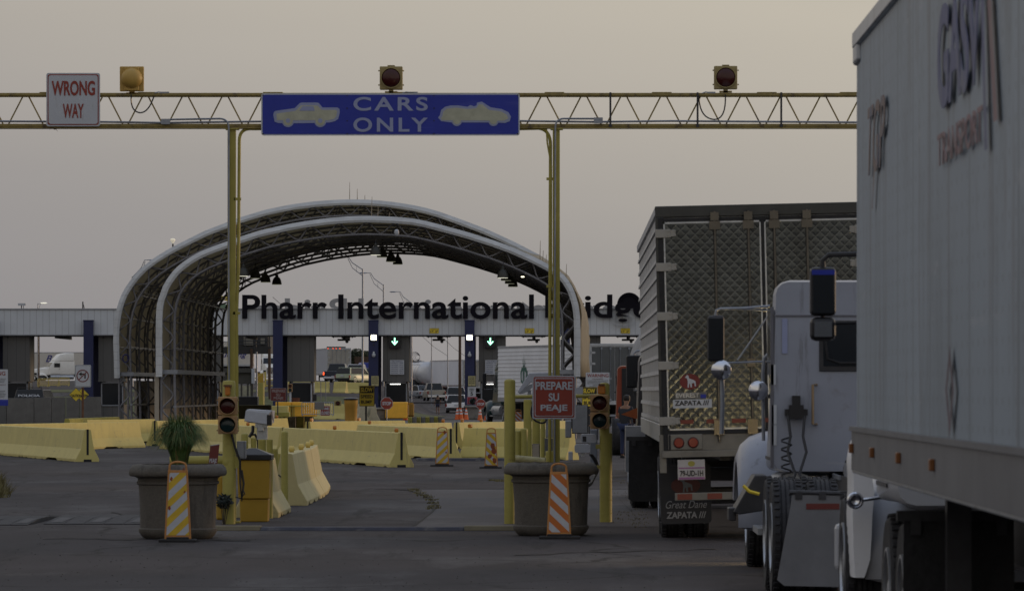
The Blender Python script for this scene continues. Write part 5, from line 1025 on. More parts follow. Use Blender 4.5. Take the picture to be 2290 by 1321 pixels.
# small grit and litter on the asphalt
b = MB()
for i in range(700):
    py = 1040 + 280 * rn.random(); px = rn.uniform(-20, 1500); p = G(px, gs(py)); q = rn.uniform(.003, .008); b.box(p.x - q, p.x + q, p.y - q, p.y + q, 0, q * .8)
tag(b.out('gravel', mat('grit', (.08, .075, .07), .9, var=.5, sc_=9)), 'scattered grit on the asphalt', kind='stuff')
# ------------------------------------------------------------------ vehicles: built at the origin, tail at y = 0, nose towards +y
_wm = {}
TYRE = mat('tyre_rubber', (.026, .026, .030), .8, var=.3, sc_=6, bump=.25, dirt=(.06, .058, .058), dsc=3, dth=.5)
def revx(prof, n=26):
    """profile of (radius, x) turned about the x axis"""
    rings = [[(x, r_ * math.cos(2 * math.pi * i / n), r_ * math.sin(2 * math.pi * i / n)) for i in range(n)] for r_, x in prof]
    return rings
def wheel(par, x, y, r=.5, w_=.27, out_=1, rim=None, name='wheel'):
    """out_ = +1 when the visible face looks to +x"""
    key = (r, w_, out_)
    if key not in _wm:
        b = MB(); gr_ = []
        for u_ in (-.22, -.07, .07, .22): gr_ += [(r, (u_ - .025) * w_), (r * .975, (u_ - .02) * w_), (r * .975, (u_ + .02) * w_), (r, (u_ + .025) * w_)]
        b.loft(revx([(r * .60, -w_ * .45), (r * .80, -w_ / 2), (r * .93, -w_ / 2), (r * .985, -w_ * .40)] + gr_ + [(r * .985, w_ * .40), (r * .93, w_ / 2), (r * .80, w_ / 2), (r * .60, w_ * .45)], 36))
        for k in range(44):
            t = 2 * math.pi * k / 44
            for sx_ in (-1, 1): cy_, cz_ = math.cos(t) * r * .992, math.sin(t) * r * .992; ty, tz = -math.sin(t), math.cos(t); a_, e_ = sx_ * w_ * .28, sx_ * w_ * .46; q_ = r * .035; b.add([(a_, cy_ - ty * q_, cz_ - tz * q_), (a_, cy_ + ty * q_, cz_ + tz * q_), (e_, cy_ + ty * q_ * .9, cz_ + tz * q_ * .9), (e_, cy_ - ty * q_ * .9, cz_ - tz * q_ * .9)] + [(x_, y_ * 1.03, z_ * 1.03) for x_, y_, z_ in ((a_, cy_ - ty * q_, cz_ - tz * q_), (a_, cy_ + ty * q_, cz_ + tz * q_), (e_ * .97, (cy_ + ty * q_ * .9) * .99, (cz_ + tz * q_ * .9) * .99), (e_ * .97, (cy_ - ty * q_ * .9) * .99, (cz_ - tz * q_ * .9) * .99))], [(4, 5, 6, 7), (0, 1, 5, 4), (1, 2, 6, 5), (2, 3, 7, 6), (3, 0, 4, 7)])
        t_ = b.out('wheel', TYRE, smooth=True)
        for k in range(0): pass
        b = MB(); q = out_ * w_ / 2; b.loft(revx([(r * .60, -q * .9), (r * .60, q * 1.02), (r * .56, q * 1.03), (r * .52, q * .55), (r * .30, q * .45), (r * .26, q * .85), (r * .16, q * .95), (r * .02, q * .95)])); rm = b.out('rim', rim or ALU, smooth=True)
        _wm[key] = (t_.data, rm.data); bpy.data.objects.remove(t_); bpy.data.objects.remove(rm)
    td, rd = _wm[key]
    o = bpy.data.objects.new(name, td); col.objects.link(o); o.parent = par; o.location = (x, y, r); WL[o.name] = Vector((0, 0, 0))
    q = bpy.data.objects.new('rim', rd); col.objects.link(q); q.parent = o
    return o
def inset(pts, f, off):
    c = sum((Vector(p) for p in pts), Vector()) / len(pts); n_ = (Vector(pts[1]) - Vector(pts[0])).cross(Vector(pts[2]) - Vector(pts[0])).normalized()
    return [Vector(p) + (c - Vector(p)) * f + n_ * off for p in pts]
def slab(b, pts, th):
    n_ = (Vector(pts[1]) - Vector(pts[0])).cross(Vector(pts[2]) - Vector(pts[0])).normalized() * th; k = len(pts)
    b.add([Vector(p) for p in pts] + [Vector(p) - n_ for p in pts], [tuple(range(k)), tuple(range(2 * k - 1, k - 1, -1))] + [(i, (i + 1) % k, k + (i + 1) % k, k + i) for i in range(k)]); return b
def car(name, label, paint, kind='suv', L_=4.7, W_=1.9, H_=1.75, lit=False, group=None, rack=False, plate=True):
    r_ = T(name, label, 'car' if kind != 'pickup' else 'pickup truck', (0, 0, 0), group); h = W_ / 2; belt = H_ * .58
    b = MB()
    if kind == 'pickup': st = [(0, .42, belt), (.06, .36, belt + .02), (.5, .32, belt + .02), (L_ * .40, .3, belt + .01), (L_ * .72, .3, belt), (L_ * .93, .3, belt - .04), (L_, .38, belt - .18)]
    elif kind == 'sedan': st = [(0, .4, belt - .02), (.08, .34, belt + .04), (L_ * .2, .28, belt + .05), (L_ * .7, .26, belt), (L_ * .92, .28, belt - .14), (L_, .36, belt - .26)]
    else: st = [(0, .4, belt - .02), (.08, .34, belt + .01), (L_ * .3, .28, belt + .01), (L_ * .72, .27, belt), (L_ * .94, .3, belt - .06), (L_, .38, belt - .2)]
    b.loft([rr(h * (.95 if i in (0, len(st) - 1) else 1), h * (.90 if i in (0, len(st) - 1) else .95), z0, z1, y, .09, 3) for i, (y, z0, z1) in enumerate(st)]); b.out('body', paint, r_, smooth=True)
    if kind == 'pickup': c = (L_ * .40, L_ * .45, L_ * .62, L_ * .74)
    elif kind == 'sedan': c = (L_ * .10, L_ * .28, L_ * .55, L_ * .74)
    else: c = (.06, .32, L_ * .60, L_ * .76)
    z1 = H_ - .03; hb, ht = h * .93, h * .76
    q = [(-hb, c[0], belt), (hb, c[0], belt), (hb, c[3], belt), (-hb, c[3], belt)]; t_ = [(-ht, c[1], z1), (ht, c[1], z1), (ht, c[2], z1), (-ht, c[2], z1)]
    b = MB(); b.add(q + t_, [(3, 2, 1, 0), (4, 5, 6, 7), (0, 1, 5, 4), (1, 2, 6, 5), (2, 3, 7, 6), (3, 0, 4, 7)]); b.out('cabin', paint, r_, bevel=.05)
    rw = inset([q[0], q[1], t_[1], t_[0]], .10, .012); rw[0].x *= 1.08; rw[1].x *= 1.08; rw[2].x *= 1.05; rw[3].x *= 1.05
    slab(MB(), rw, .02).out
    b = MB(); slab(b, rw, .02); b.out('rear_window', GLASS, r_)
    for sd_, (a0, a1, b1, b0) in (('l', (q[3], q[0], t_[0], t_[3])), ('r', (q[1], q[2], t_[2], t_[1]))):
        b = MB(); slab(b, inset([a0, a1, b1, b0], .13, .012), .02); b.out('side_window', GLASS, r_)
    b = MB(); slab(b, inset([q[2], q[3], t_[3], t_[2]], .10, .012), .02); b.out('windscreen', GLASS, r_)
    for sx_ in (-1, 1):
        b = MB(); b.box(sx_ * h * .93 - .10, sx_ * h * .93 + .045, -.015, .10, belt - .38, belt - .08); b.out('tail_light', TAIL if lit else REDL, r_, bevel=.02)
        b = MB(); b.box(min(sx_ * (h - .02), sx_ * (h + .2)), max(sx_ * (h - .02), sx_ * (h + .2)), c[3] - .35, c[3] - .2, belt + .02, belt + .18); b.out('mirror', BLACKP, r_, bevel=.02)
        for y in (L_ * .19, L_ * .81): wheel(r_, sx_ * (h - .13), y, .35, .24, sx_)
    b = MB(); b.box(-h * .96, h * .96, -.08, .1, .36, .58); b.out('bumper', CHROME if kind == 'pickup' else (BLACKP if kind == 'suv' else paint), r_, bevel=.03)
    b = MB(); b.box(-.17, .17, -.095, -.082, .52 if kind == 'pickup' else .72, .66 if kind == 'pickup' else .86); b.out('number_plate', WHITES, r_)
    if kind == 'pickup':
        b = MB(); b.box(-h * .84, h * .84, .10, L_ * .38, belt + .024, belt + .03); b.out('bed', DARK, r_); b = MB(); b.box(-h * .72, h * .72, -.012, .01, .66, belt - .08); b.out('tailgate', paint, r_, bevel=.01)
    if rack:
        b = MB(); [b.tube([(sx_ * ht * .9, c[1], H_), (sx_ * ht * .9, c[1] + .05, H_ + .07), (sx_ * ht * .9, c[2], H_ + .07)], .022, 6) for sx_ in (-1, 1)]; b.box(-ht * .95, ht * .95, c[1] + .02, c[1] + .4, H_ + .05, H_ + .09); b.out('roof_rack', DSTEEL, r_)
    return r_
def putcar(o, px, yb, s, rz=0):
    p = P(px, yb, s); p.z = gz(p.x, p.y) if p.y > 320 else 0; p.z = p.z if abs(p.z - (HC - (yb - VY) / s)) > .9 else HC - (yb - VY) / s
    place(o, p, rz); return o
SILVER = mat('silver_paint', (.36, .38, .42), .3, .3, var=.05, spec=.5); BEIGE = mat('beige_paint', (.34, .31, .26), .35, var=.05, spec=.5); DRED = mat('dark_red_paint', (.10, .015, .018), .3, var=.1, spec=.5); NBLU = mat('dark_blue_paint', (.02, .026, .045), .3, var=.1, spec=.5); BLKC = mat('black_paint', (.018, .018, .022), .3, var=.1, spec=.5)
YELG = mat('white_green_livery', (.42, .48, .34), .35, var=.2, sc_=2)
putcar(car('parked_car', 'white estate car with dark rear window waiting nearest the planter', WHITEP, 'suv', rack=True), 1020, 925, 24.6)
putcar(car('parked_car', 'white tall car with red tail lights behind the nearest white car', WHITEP, 'suv', H_=1.9, W_=2.0), 1020, 908, 23.0, R(3))
putcar(car('pickup_truck', 'beige pickup with cab waiting left of the white cars', BEIGE, 'pickup', L_=5.2, H_=1.85), 977, 896, 22.0, R(8))
putcar(car('parked_car', 'silver sedan between the dark red and beige pickups', SILVER, 'sedan', H_=1.5), 958, 892, 21.0, R(22))
putcar(car('pickup_truck', 'dark red pickup behind the tanker with lit tail lamp', DRED, 'pickup', L_=5.6, H_=1.9, W_=2.0, lit=True), 922, 887, 20.6)
def rampcar(o, px, s, rz=0): a = G(px, s); a.z = gz(a.x, a.y); place(o, a, rz)
rampcar(car('pickup_truck', 'dark blue pickup with one lit tail lamp behind the white reefer doors', NBLU, 'pickup', L_=5.6, H_=1.9, W_=2.0, lit=True), 745, 22.5, R(-6))
rampcar(car('parked_car', 'small pale green and white car beside the dark blue pickup', YELG, 'suv', H_=1.6, W_=1.75), 766, 23.5, R(-30))
rampcar(car('pickup_truck', 'white pickup with bicycles on its tail above the barriers', WHITEP, 'pickup', L_=5.3, H_=1.9, W_=2.0), 790, 23.4, R(-4))
rampcar(car('parked_car', 'dark red car behind the navy column of the speed bump sign', DRED, 'sedan', H_=1.5), 819, 23.0)
o = car('parked_car', 'black car with a roof rack behind the grey concrete wall', BLKC, 'suv', L_=4.8, W_=1.95, H_=1.82, rack=True); place(o, (*G(64, 40.0).xy, .05), R(-4)); 
b = MB(); a = Vector((-.6, .085, 1.40)); text('POLICIA', WHITES, o, (-.62, .12, 1.38), (1, 0, 0), Vector((0, .34, .9)).normalized(), 1.24, .14, bold=.03, thick=.012, name='lettering')

def truck_wheels(r_, ys, dual=True, rim=None):
    for y in ys:
        for sx_ in (-1, 1):
            wheel(r_, sx_ * 1.13, y, .51, .27, sx_, rim)
            if dual: wheel(r_, sx_ * .82, y, .51, .27, sx_, rim)
def tractor(name, label, paint, c0=4.6, cl=1.55, slp=0, hood=2.1, roof=2.85, hw=1.06, fw=1.25, fairing=False, fr=.72, lit=False, flaps=True, group=None, stack=False, cat='truck tractor'):
    """c0 = back of the cab or sleeper, slp = sleeper length"""
    r_ = T(name, label, cat, (0, 0, 0), group); c1 = c0 + slp; c2 = c1 + cl; c3 = c2 + hood; fy = c2 + hood * .52
    b = MB(); [b.box(sx_ * .43 - .05, sx_ * .43 + .05, .1, c3 - .2, .72, 1.0) for sx_ in (-1, 1)]; [b.box(-.42, .42, y, y + .15, .74, .95) for y in (.12, 1.6, 3.0, c0 - .1)]; b.box(-1.0, 1.0, .82, .98, .42, .60); b.box(-1.0, 1.0, 2.12, 2.28, .42, .60); b.out('chassis', DSTEEL, r_)
    b = MB(); b.lathe([(.45, 0), (.47, .06), (.43, .10), (.1, .11)], (0, 1.7), 20, z0=1.06); b.box(-.45, .45, .5, 1.5, 1.04, 1.10); b.out('fifth_wheel', DSTEEL, r_, bevel=.01)
    truck_wheels(r_, (.9, 2.2))
    for sx_ in (-1, 1): wheel(r_, sx_ * 1.08, fy, .51, .28, sx_)
    b = MB(); zt = roof
    b.loft([rr(hw, hw * .97, 1.02, zt - .02, c0, .12, 3), rr(hw, hw * .97, 1.0, zt, c0 + .15, .14, 3), rr(hw, hw * .97, 1.0, zt, c1 + cl * .45, .14, 3), rr(hw, hw * .93, 1.0, zt - .06, c1 + cl * .62, .14, 3), rr(hw, hw * .9, 1.0, 1.98, c2, .08, 3)]); b.out('cab', paint, r_, smooth=True)
    if fairing:
        b = MB(); b.loft([rr(hw, hw * .9, zt - .1, zt + 1.0, c0 + .05, .15, 3), rr(hw, hw * .9, zt - .1, zt + 1.02, c0 + slp * .5, .15, 3), rr(hw, hw * .88, zt - .1, zt + .85, c1 + .1, .15, 3), rr(hw * .97, hw * .8, zt - .12, zt + .1, c1 + cl * .55, .08, 3)]); b.out('roof_fairing', paint, r_, smooth=True)
    # windscreen and side windows
    b = MB(); slab(b, [(-hw * .84, c2 + .02, 2.02), (hw * .84, c2 + .02, 2.02), (hw * .8, c1 + cl * .66, zt - .14), (-hw * .8, c1 + cl * .66, zt - .14)][::-1], .02); b.out('windscreen', GLASS, r_)
    for sx_ in (-1, 1):
        b = MB(); b.box(sx_ * hw - .012, sx_ * hw + .012, c1 + .2, c1 + cl * .62, 1.95, zt - .28); b.out('side_window', GLASS, r_)
        b = MB(); b.box(sx_ * (hw + .006) - .006, sx_ * (hw + .006) + .006, c1 + .16, c2 - .12, 1.12, 1.15); b.box(sx_ * (hw + .02) - .02, sx_ * (hw + .02) + .02, c1 + .22, c1 + .36, 1.72, 1.76); b.out('door_trim', DSTEEL, r_)
    # hood with arched fenders
    b = MB(); b.loft([rr(.86, .78, .95, 1.98, c2 - .02, .14, 3), rr(.84, .70, .9, 1.84, c2 + hood * .5, .16, 3), rr(.78, .60, .8, 1.68, c3 - .12, .18, 3), rr(.74, .56, .82, 1.6, c3, .16, 3)]); b.out('hood', paint, r_, smooth=True)
    for sx_ in (-1, 1):
        b = MB(); rings = []
        for k in range(13):
            t = R(-25 + 190 * k / 12); ro = fr if k not in (0, 12) else fr - .02; yy = fy - math.cos(t) * ro * (1.05 if t < R(90) else 1.0); zz = max(.42, .52 + math.sin(t) * ro); yi = fy - math.cos(t) * (ro - .07); zi = max(.42, .52 + math.sin(t) * (ro - .07))
            sn = max(0, math.sin(t)); rings.append([(sx_ * .70, yy, zz + .03 * sn), (sx_ * (fw - .22), yy, zz), (sx_ * (fw - .08), yy, zz - .05 * sn), (sx_ * (fw + .01), yy, zz - .13 * sn), (sx_ * (fw + .06), yy, zz - .26 * sn), (sx_ * (fw + .05), yi, zi - .24 * sn), (sx_ * (fw - .12), yi, zi - .04), (sx_ * .70, yi, zi)])
        b.loft(rings); b.out('fender', paint, r_, smooth=True)
        b = MB(); b.box(min(sx_ * .66, sx_ * .98), max(sx_ * .66, sx_ * .98), c3 - .35, c3 + .05, 1.0, 1.25); b.out('headlight', (HEADL if lit else GLASS), r_, bevel=.05)
        # fuel tank with step
        b = MB(); b.cyl((sx_ * .86, c0 + .1, .72), (sx_ * .86, c2 - .1, .72), .29, n=20); b.out('fuel_tank', ALU, r_, smooth=True)
        b = MB(); b.box(min(sx_ * .95, sx_ * 1.2), max(sx_ * .95, sx_ * 1.2), c1 + .3, c2, .40, .46); b.box(min(sx_ * .95, sx_ * 1.2), max(sx_ * .95, sx_ * 1.2), c1 + .3, c2, .7, .76); b.out('step', ALU, r_)
        if flaps:
            b = MB(); b.ext([(sx_ * .99 - .32, 1.04), (sx_ * .99 + .32, 1.04), (sx_ * .99 + .33, .16), (sx_ * .99 + .28, .12), (sx_ * .99 - .28, .12), (sx_ * .99 - .33, .16)], -.02, .0); fl = b.out('mudflap', BLACK, r_)
            b = MB(); b.box(sx_ * .99 - .36, sx_ * .99 + .36, -.03, .03, 1.04, 1.10); [b.box(sx_ * .99 + q - .03, sx_ * .99 + q + .03, -.035, -.022, .96, 1.08) for q in (-.25, 0, .25)]; b.out('flap_bracket', DSTEEL, fl)
        if stack: b = MB(); b.cyl((sx_ * .92, c0 - .18, 1.1), (sx_ * .92, c0 - .18, roof + .5), .08, n=14); b.out('exhaust_stack', CHROME, r_, smooth=True)
    b = MB(); b.box(-.58, .58, c3 - .01, c3 + .04, .85, 1.55); gr = b.out('grille', CHROME, r_, bevel=.02); b = MB(); [b.box(-.54, .54, c3 + .04, c3 + .05, .88 + i * .06, .915 + i * .06) for i in range(11)]; b.out('grille_bars', DARK, gr)
    b = MB(); b.box(-1.22, 1.22, c3 - .05, c3 + .15, .42, .78); b.out('bumper', CHROME if stack else paint, r_, bevel=.04)
    r_['cab_back'] = c0; r_['dims'] = (c0, c1, c2, c3, fy)
    return r_
def mirror(par, x, y, z0, z1, w_, cabx, arm_z, m=BLACKP, cap=None, lower=None, armr=.018, arm_m=None):
    b = MB(); b.box(x - w_ / 2, x + w_ / 2, y, y + .12, z0, z1); mr_ = b.out('mirror', m, par, bevel=.03)
    b = MB(); b.box(x - w_ / 2 + .02, x + w_ / 2 - .02, y - .006, y - .001, z0 + .02, z1 - .02); b.out('mirror_glass', GLASS, mr_)
    if lower: b = MB(); b.box(x - w_ / 2, x + w_ / 2, y, y + .12, lower[0], lower[1]); b.out('mirror', m, par, bevel=.04); b = MB(); b.box(x - w_ / 2 + .03, x + w_ / 2 - .03, y - .006, y - .001, lower[0] + .03, lower[1] - .03); b.out('mirror_glass', mat('dim_mirror', (.22, .23, .25), .1, .9), mr_)
    b = MB(); b.tube([(x, y + .06, z1 - .02), (x, y + .06, arm_z - .04), (x + (.04 if cabx > x else -.04), y + .06, arm_z), (cabx, y + .06, arm_z + .01)], armr, 8); b.tube([(x, y + .08, z0), (x, y + .08, z0 - .05), (cabx, y + .1, z0 - .04)], armr * .8, 6); b.out('mirror_arm', arm_m or GALV, par, smooth=True)
def trailer(name, label, side, rear, Ln=16.1, W_=2.6, z0=1.15, z1=4.05, ribs='h', doors=True, group=None, lit=False, bogie=True, rearm=None):
    r_ = T(name, label, 'trailer', (0, 0, 0), group); h = W_ / 2
    b = MB(); b.box(-h, h, .06, Ln, z0 + .02, z1 - .02); b.out('box_body', side, r_)
    for sx_ in (-1, 1):
        b = MB(); x = sx_ * (h + .012)
        if ribs == 'h':
            for i in range(13): z = z0 + .22 + i * (z1 - z0 - .3) / 13; b.frustum((x - .012, x + .012, .08, Ln, z), (x - .004, x + .004, .08, Ln, z + .05))
        elif ribs == 'v':
            for i in range(int(Ln / 1.22)): y = .3 + i * 1.22; b.box(x - .008, x - .003, y, y + .04, z0 + .25, z1 - .12)
        if ribs: b.out('side_ribs', side, r_)
    b = MB()
    for sx_ in (-1, 1):
        x = sx_ * h; b.box(x - .03, x + .03, .02, Ln + .01, z1 - .1, z1); b.box(x - .03, x + .03, .02, Ln + .01, z0 - .02, z0 + .2)
    b.out('frame_rail', ALU, r_, bevel=.008); b = MB(); b.box(-h - .03, h + .03, 0, .10, z1 - .13, z1 + .005); b.box(-h - .03, -h + .07, 0, .10, z0, z1 - .13); b.box(h - .07, h + .03, 0, .10, z0, z1 - .13); b.box(-h - .03, h + .03, -.0, .12, z0 - .14, z0 + .03); b.out('rear_frame', rearm or ALU, r_, bevel=.008)
    if doors:
        for sx_ in (-1, 1):
            b = MB(); x0, x1 = (.015, h - .10) if sx_ > 0 else (-h + .10, -.015); b.box(x0, x1, .02, .06, z0 + .05, z1 - .16); dr = b.out('door', rear, r_, bevel=.006)
            b = MB()
            for q in (.25, .72): xx = sx_ * q; b.cyl((xx, -.01, z0 + .02), (xx, -.01, z1 - .12), .014, n=8); [b.box(xx - .05, xx + .05, -.03, .02, zz, zz + .10) for zz in (z1 - .28, z0 + .06, z0 + 1.1)]
            b.out('lock_rod', GALV, dr)
            b = MB(); [b.box(sx_ * (h - .13) - .13, sx_ * (h - .13) + .13, .0, .02, zz, zz + .11) for zz in [z0 + .2 + i * (z1 - z0 - .7) / 4 for i in range(5)]]; b.out('hinge', ALU, dr)
    for sx_ in (-1, 1):
        b = MB(); b.box(sx_ * .95 - .26, sx_ * .95 + .26, -.01, .0, z0 - .13, z0 - .01); b.out('tail_light', TAIL if lit else REDL, r_)
    b = MB(); b.box(-1.15, 1.15, .05, .15, .50, .60); [b.box(sx_ * .6 - .05, sx_ * .6 + .05, .05, .12, .6, z0) for sx_ in (-1, 1)]; b.out('underride_guard', GALV, r_)
    b = MB(); [b.box(sx_ * .5 - .06, sx_ * .5 + .06, .2, Ln - .4, z0 - .25, z0) for sx_ in (-1, 1)]; [b.box(-1.0, 1.0, y - .07, y + .07, .42, .6) for y in (1.6, 2.9)]; [b.box(sx_ * .9 - .07, sx_ * .9 + .07, Ln - 3.2, Ln - 3.05, .3, z0) for sx_ in (-1, 1)]; b.out('underframe', DSTEEL, r_)
    if bogie: truck_wheels(r_, (1.6, 2.9))
    for sx_ in (-1, 1): b = MB(); b.box(sx_ * .97 - .32, sx_ * .97 + .32, .72, .74, .15, z0 - .1); b.out('mudflap', BLACK, r_)
    return r_

# ---- quilted steel doors
def quilt_mat():
    m = mat('quilted_steel', (.085, .092, .093), .20, .8, var=.2, sc_=1.2, dirt=(.065, .068, .066), dsc=.9, dth=.48); n = m.node_tree.nodes; l = m.node_tree.links; b = n['Principled BSDF']
    t = n.new('ShaderNodeTexCoord'); s = n.new('ShaderNodeSeparateXYZ'); l.new(t.outputs['Object'], s.inputs[0])
    def M(op, a, c): q = n.new('ShaderNodeMath'); q.operation = op; [l.new(v, q.inputs[i]) if hasattr(v, 'links') else setattr(q.inputs[i], 'default_value', v) for i, v in enumerate((a, c)) if v is not None]; return q.outputs[0]
    u = M('MULTIPLY', M('ADD', s.outputs['X'], s.outputs['Z']), 1 / .115); v = M('MULTIPLY', M('SUBTRACT', s.outputs['X'], s.outputs['Z']), 1 / .115)
    fu = M('ABSOLUTE', M('SUBTRACT', M('FRACT', u, None), .5), None); fv = M('ABSOLUTE', M('SUBTRACT', M('FRACT', v, None), .5), None)
    d_ = M('MAXIMUM', fu, fv); hgt = M('SUBTRACT', 1.0, M('POWER', M('MULTIPLY', d_, 2.0), 2.2))
    bp = n.new('ShaderNodeBump'); bp.inputs['Strength'].default_value = .20; bp.inputs['Distance'].default_value = .008; l.new(hgt, bp.inputs['Height']); l.new(bp.outputs[0], b.inputs['Normal'])
    ln = M('GREATER_THAN', d_, .468); x = n.new('ShaderNodeMix'); x.data_type = 'RGBA'; src = b.inputs['Base Color'].links[0].from_socket; k = M('MULTIPLY', ln, .30)
    l.new(k, x.inputs[0]); l.new(src, x.inputs[6]); x.inputs[7].default_value = (.34, .35, .34, 1)
    # uneven reflections put into the base colour, a random tone per quilt
    wn = n.new('ShaderNodeTexWhiteNoise'); wn.noise_dimensions = '2D'; cb = n.new('ShaderNodeCombineXYZ'); l.new(M('FLOOR', u, None), cb.inputs[0]); l.new(M('FLOOR', v, None), cb.inputs[1]); l.new(cb.outputs[0], wn.inputs['Vector'])
    y = n.new('ShaderNodeMix'); y.data_type = 'RGBA'; y.blend_type = 'MULTIPLY'; y.inputs[0].default_value = .22; l.new(x.outputs[2], y.inputs[6]); l.new(wn.outputs['Value'], y.inputs[7]); l.new(y.outputs[2], b.inputs['Base Color'])
    return m
QUILT = quilt_mat(); HEADL = mat('lit_headlamp', (1.0, .74, .36), .5, emit=32, var=.02)
REEFW = mat('dull_white_trailer', (.40, .41, .42), .45, .15, var=.08, sc_=.8, dirt=(.26, .26, .26), dsc=.9, dth=.5, stretch=(1, 1, 1))
RIBBED = mat('ribbed_aluminium_side', (.40, .41, .42), .40, .5, var=.14, sc_=1.5, dirt=(.25, .25, .25), dsc=1.6, dth=.5)
DIRTYW = mat('grimy_white_door', (.33, .31, .27), .6, var=.15, sc_=1.2, dirt=(.2, .18, .15), dsc=1.5)
GREYD = mat('dark_grey_trailer_door', (.11, .115, .115), .55, var=.12, sc_=1)
# quilted reefer
q = trailer('quilted_trailer', 'refrigerated trailer with quilted steel doors and dog emblem', RIBBED, QUILT, Ln=15.7, z0=1.22, z1=4.02, W_=2.5, rearm=mat('dark_rear_frame', (.055, .057, .056), .5, .5, var=.2))
MP = lambda px, py: ((px - 1712) / 187.0, -.0, HC - (py - VY) / 187.0)
def drop(par, names, test=lambda o: True):
    for ch in [x for x in sc.objects if x.parent == par and x.name.startswith(names) and test(x)]:
        for g_ in [x for x in sc.objects if x.parent == ch]: bpy.data.objects.remove(g_)
        bpy.data.objects.remove(ch)
drop(q, ('door', 'tail_light', 'underride', 'mudflap'))
zt, zd = MP(0, 492)[2], MP(0, 957)[2]
for sx_ in (-1, 1):
    b = MB(); x0, x1 = (.02, 1.185) if sx_ > 0 else (-1.185, -.02); b.box(x0, x1, .0, .06, zd, zt); dr = b.out('door', QUILT, q, bevel=.008)
    b = MB(); b.box(x0 - .0, x0 + .018, -.008, .0, zd, zt); b.box(x1 - .018, x1, -.008, .0, zd, zt); b.box(x0, x1, -.008, 0, zt - .02, zt); b.box(x0, x1, -.008, 0, zd, zd + .02); b.out('edge_trim', ALU, dr)
    b = MB()
    for px in ((1605, 1680) if sx_ < 0 else (1738, 1811)):
        xx = MP(px, 0)[0]; b.cyl((xx, -.035, MP(0, 985)[2]), (xx, -.035, MP(0, 470)[2]), .017, n=10)
        for py, w_, h_ in ((472, .05, .1), (492, .065, .1), (800, .05, .1), (935, .06, .18)): z = MP(0, py)[2]; b.box(xx - w_, xx + w_, -.06, .0, z - h_, z)
    b.out('lock_rod', mat('bronze_lock_rod', (.12, .11, .095), .28, .85, var=.2), dr)
    for py in (517, 592, 702, 812, 936):
        b = MB(); z = MP(0, py)[2]; xe = sx_ * 1.285; xi = sx_ * 1.10; a_, c_ = sorted((xe, xi)); b.box(a_, c_, -.03, .0, z - .05, z + .05); a_, c_ = sorted((xi, sx_ * 1.04)); b.box(a_, c_, -.022, -.004, z - .04, z + .04)
        for k in (.07, .15): [b.cyl((sx_ * (1.285 - .09 - k), -.038, z + e), (sx_ * (1.285 - .09 - k), -.022, z + e), .010, n=8) for e in (-.025, .025)]
        b.out('hinge', mat('dull_hinge_plate', (.30, .29, .27), .5), dr, bevel=.004)
b = MB(); b.box(-1.25, -1.19, -.01, .02, zd - .02, zt + .05); b.box(-1.19, 1.19, -.004, .05, zt, zt + .045); b.box(-.02, .02, -.012, .05, zd, zt); b.box(-1.25, 1.25, -.02, .03, zd - .05, zd - .005); b.out('door_seal', BLACK, q)
b = MB(); b.box(-1.29, 1.29, -.01, .10, MP(0, 1003)[2], zd - .05); b.box(-1.29, -1.21, -.012, .08, MP(0, 1052)[2], MP(0, 1003)[2]); b.box(-1.26, .15, -.05, .05, MP(0, 1018)[2], MP(0, 1003)[2]); b.box(-.05, .12, -.02, .3, MP(0, 1100)[2], MP(0, 1018)[2]); b.box(-1.12, .6, -.06, -.03, MP(0, 1114)[2], MP(0, 1097)[2]); b.out('rear_sill', mat('dirty_steel_sill', (.19, .18, .16), .6, .3, var=.2, sc_=3), q, bevel=.006)
for x0, x1, ya_, yb2, dd in ((1508, 1541, 1099, 1112, -.064), (1575, 1608, 1099, 1112, -.064), (1519, 1548, 934, 943, -.015), (1577, 1606, 934, 943, -.015), (1634, 1665, 934, 943, -.015), (1700, 1730, 934, 943, -.015)): b = MB(); b.box(MP(x0, 0)[0], MP(x1, 0)[0], dd, dd + .01, MP(0, yb2)[2], MP(0, ya_)[2]); b.out('reflective_tape', mat('dull_red_tape', (.18, .04, .025), .5), q)
b = MB(); b.box(MP(1490, 0)[0], MP(1567, 0)[0], -.03, -.011, MP(0, 1001)[2], MP(0, 966)[2]); lb_ = b.out('light_box', mat('dirty_steel_sill', (0, 0, 0)), q, bevel=.01); b = MB(); b.box(MP(1491.5, 0)[0], MP(1496, 0)[0], -.034, -.03, MP(0, 1000)[2], MP(0, 967)[2]); b.box(MP(1480, 0)[0], MP(1495, 0)[0], -.02, -.011, MP(0, 1002)[2], MP(0, 966)[2]); b.out('marker_strip', BLACK, lb_)
for px in (1514, 1546): b = MB(); a_ = MP(px, 985); b.cyl((a_[0], -.045, a_[2]), (a_[0], -.03, a_[2]), .056, n=24); b.out('tail_light', mat('dull_red_lens', (.20, .018, .012), .3), q, bevel=.006); b = MB(); b.loft([[(a_[0] + math.cos(t) * k, y_, a_[2] + math.sin(t) * k) for k, y_ in ((.057, -.03), (.064, -.042), (.07, -.03))] for t in [i * math.pi / 12 for i in range(25)]], cap=False, close=False); b.out('lamp_ring', CHROME, q)
def qt(s_, m_, x0, y0, x1, y1, dy=-.006, par=q, **k): a_ = MP(x0, y1); return text(s_, m_, par, (a_[0], dy, a_[2]), (1, 0, 0), (0, 0, 1), (x1 - x0) / 187, (y1 - y0) / 187, **k)
b = MB(); b.box(MP(1503, 0)[0], MP(1590, 0)[0], -.012, -.002, MP(0, 908)[2], MP(0, 889)[2]); pl_ = b.out('name_plate', WHITES, q); qt('ZAPATA ///', SIGNK, 1507, 891, 1584, 902, -.013, pl_, bold=.025)
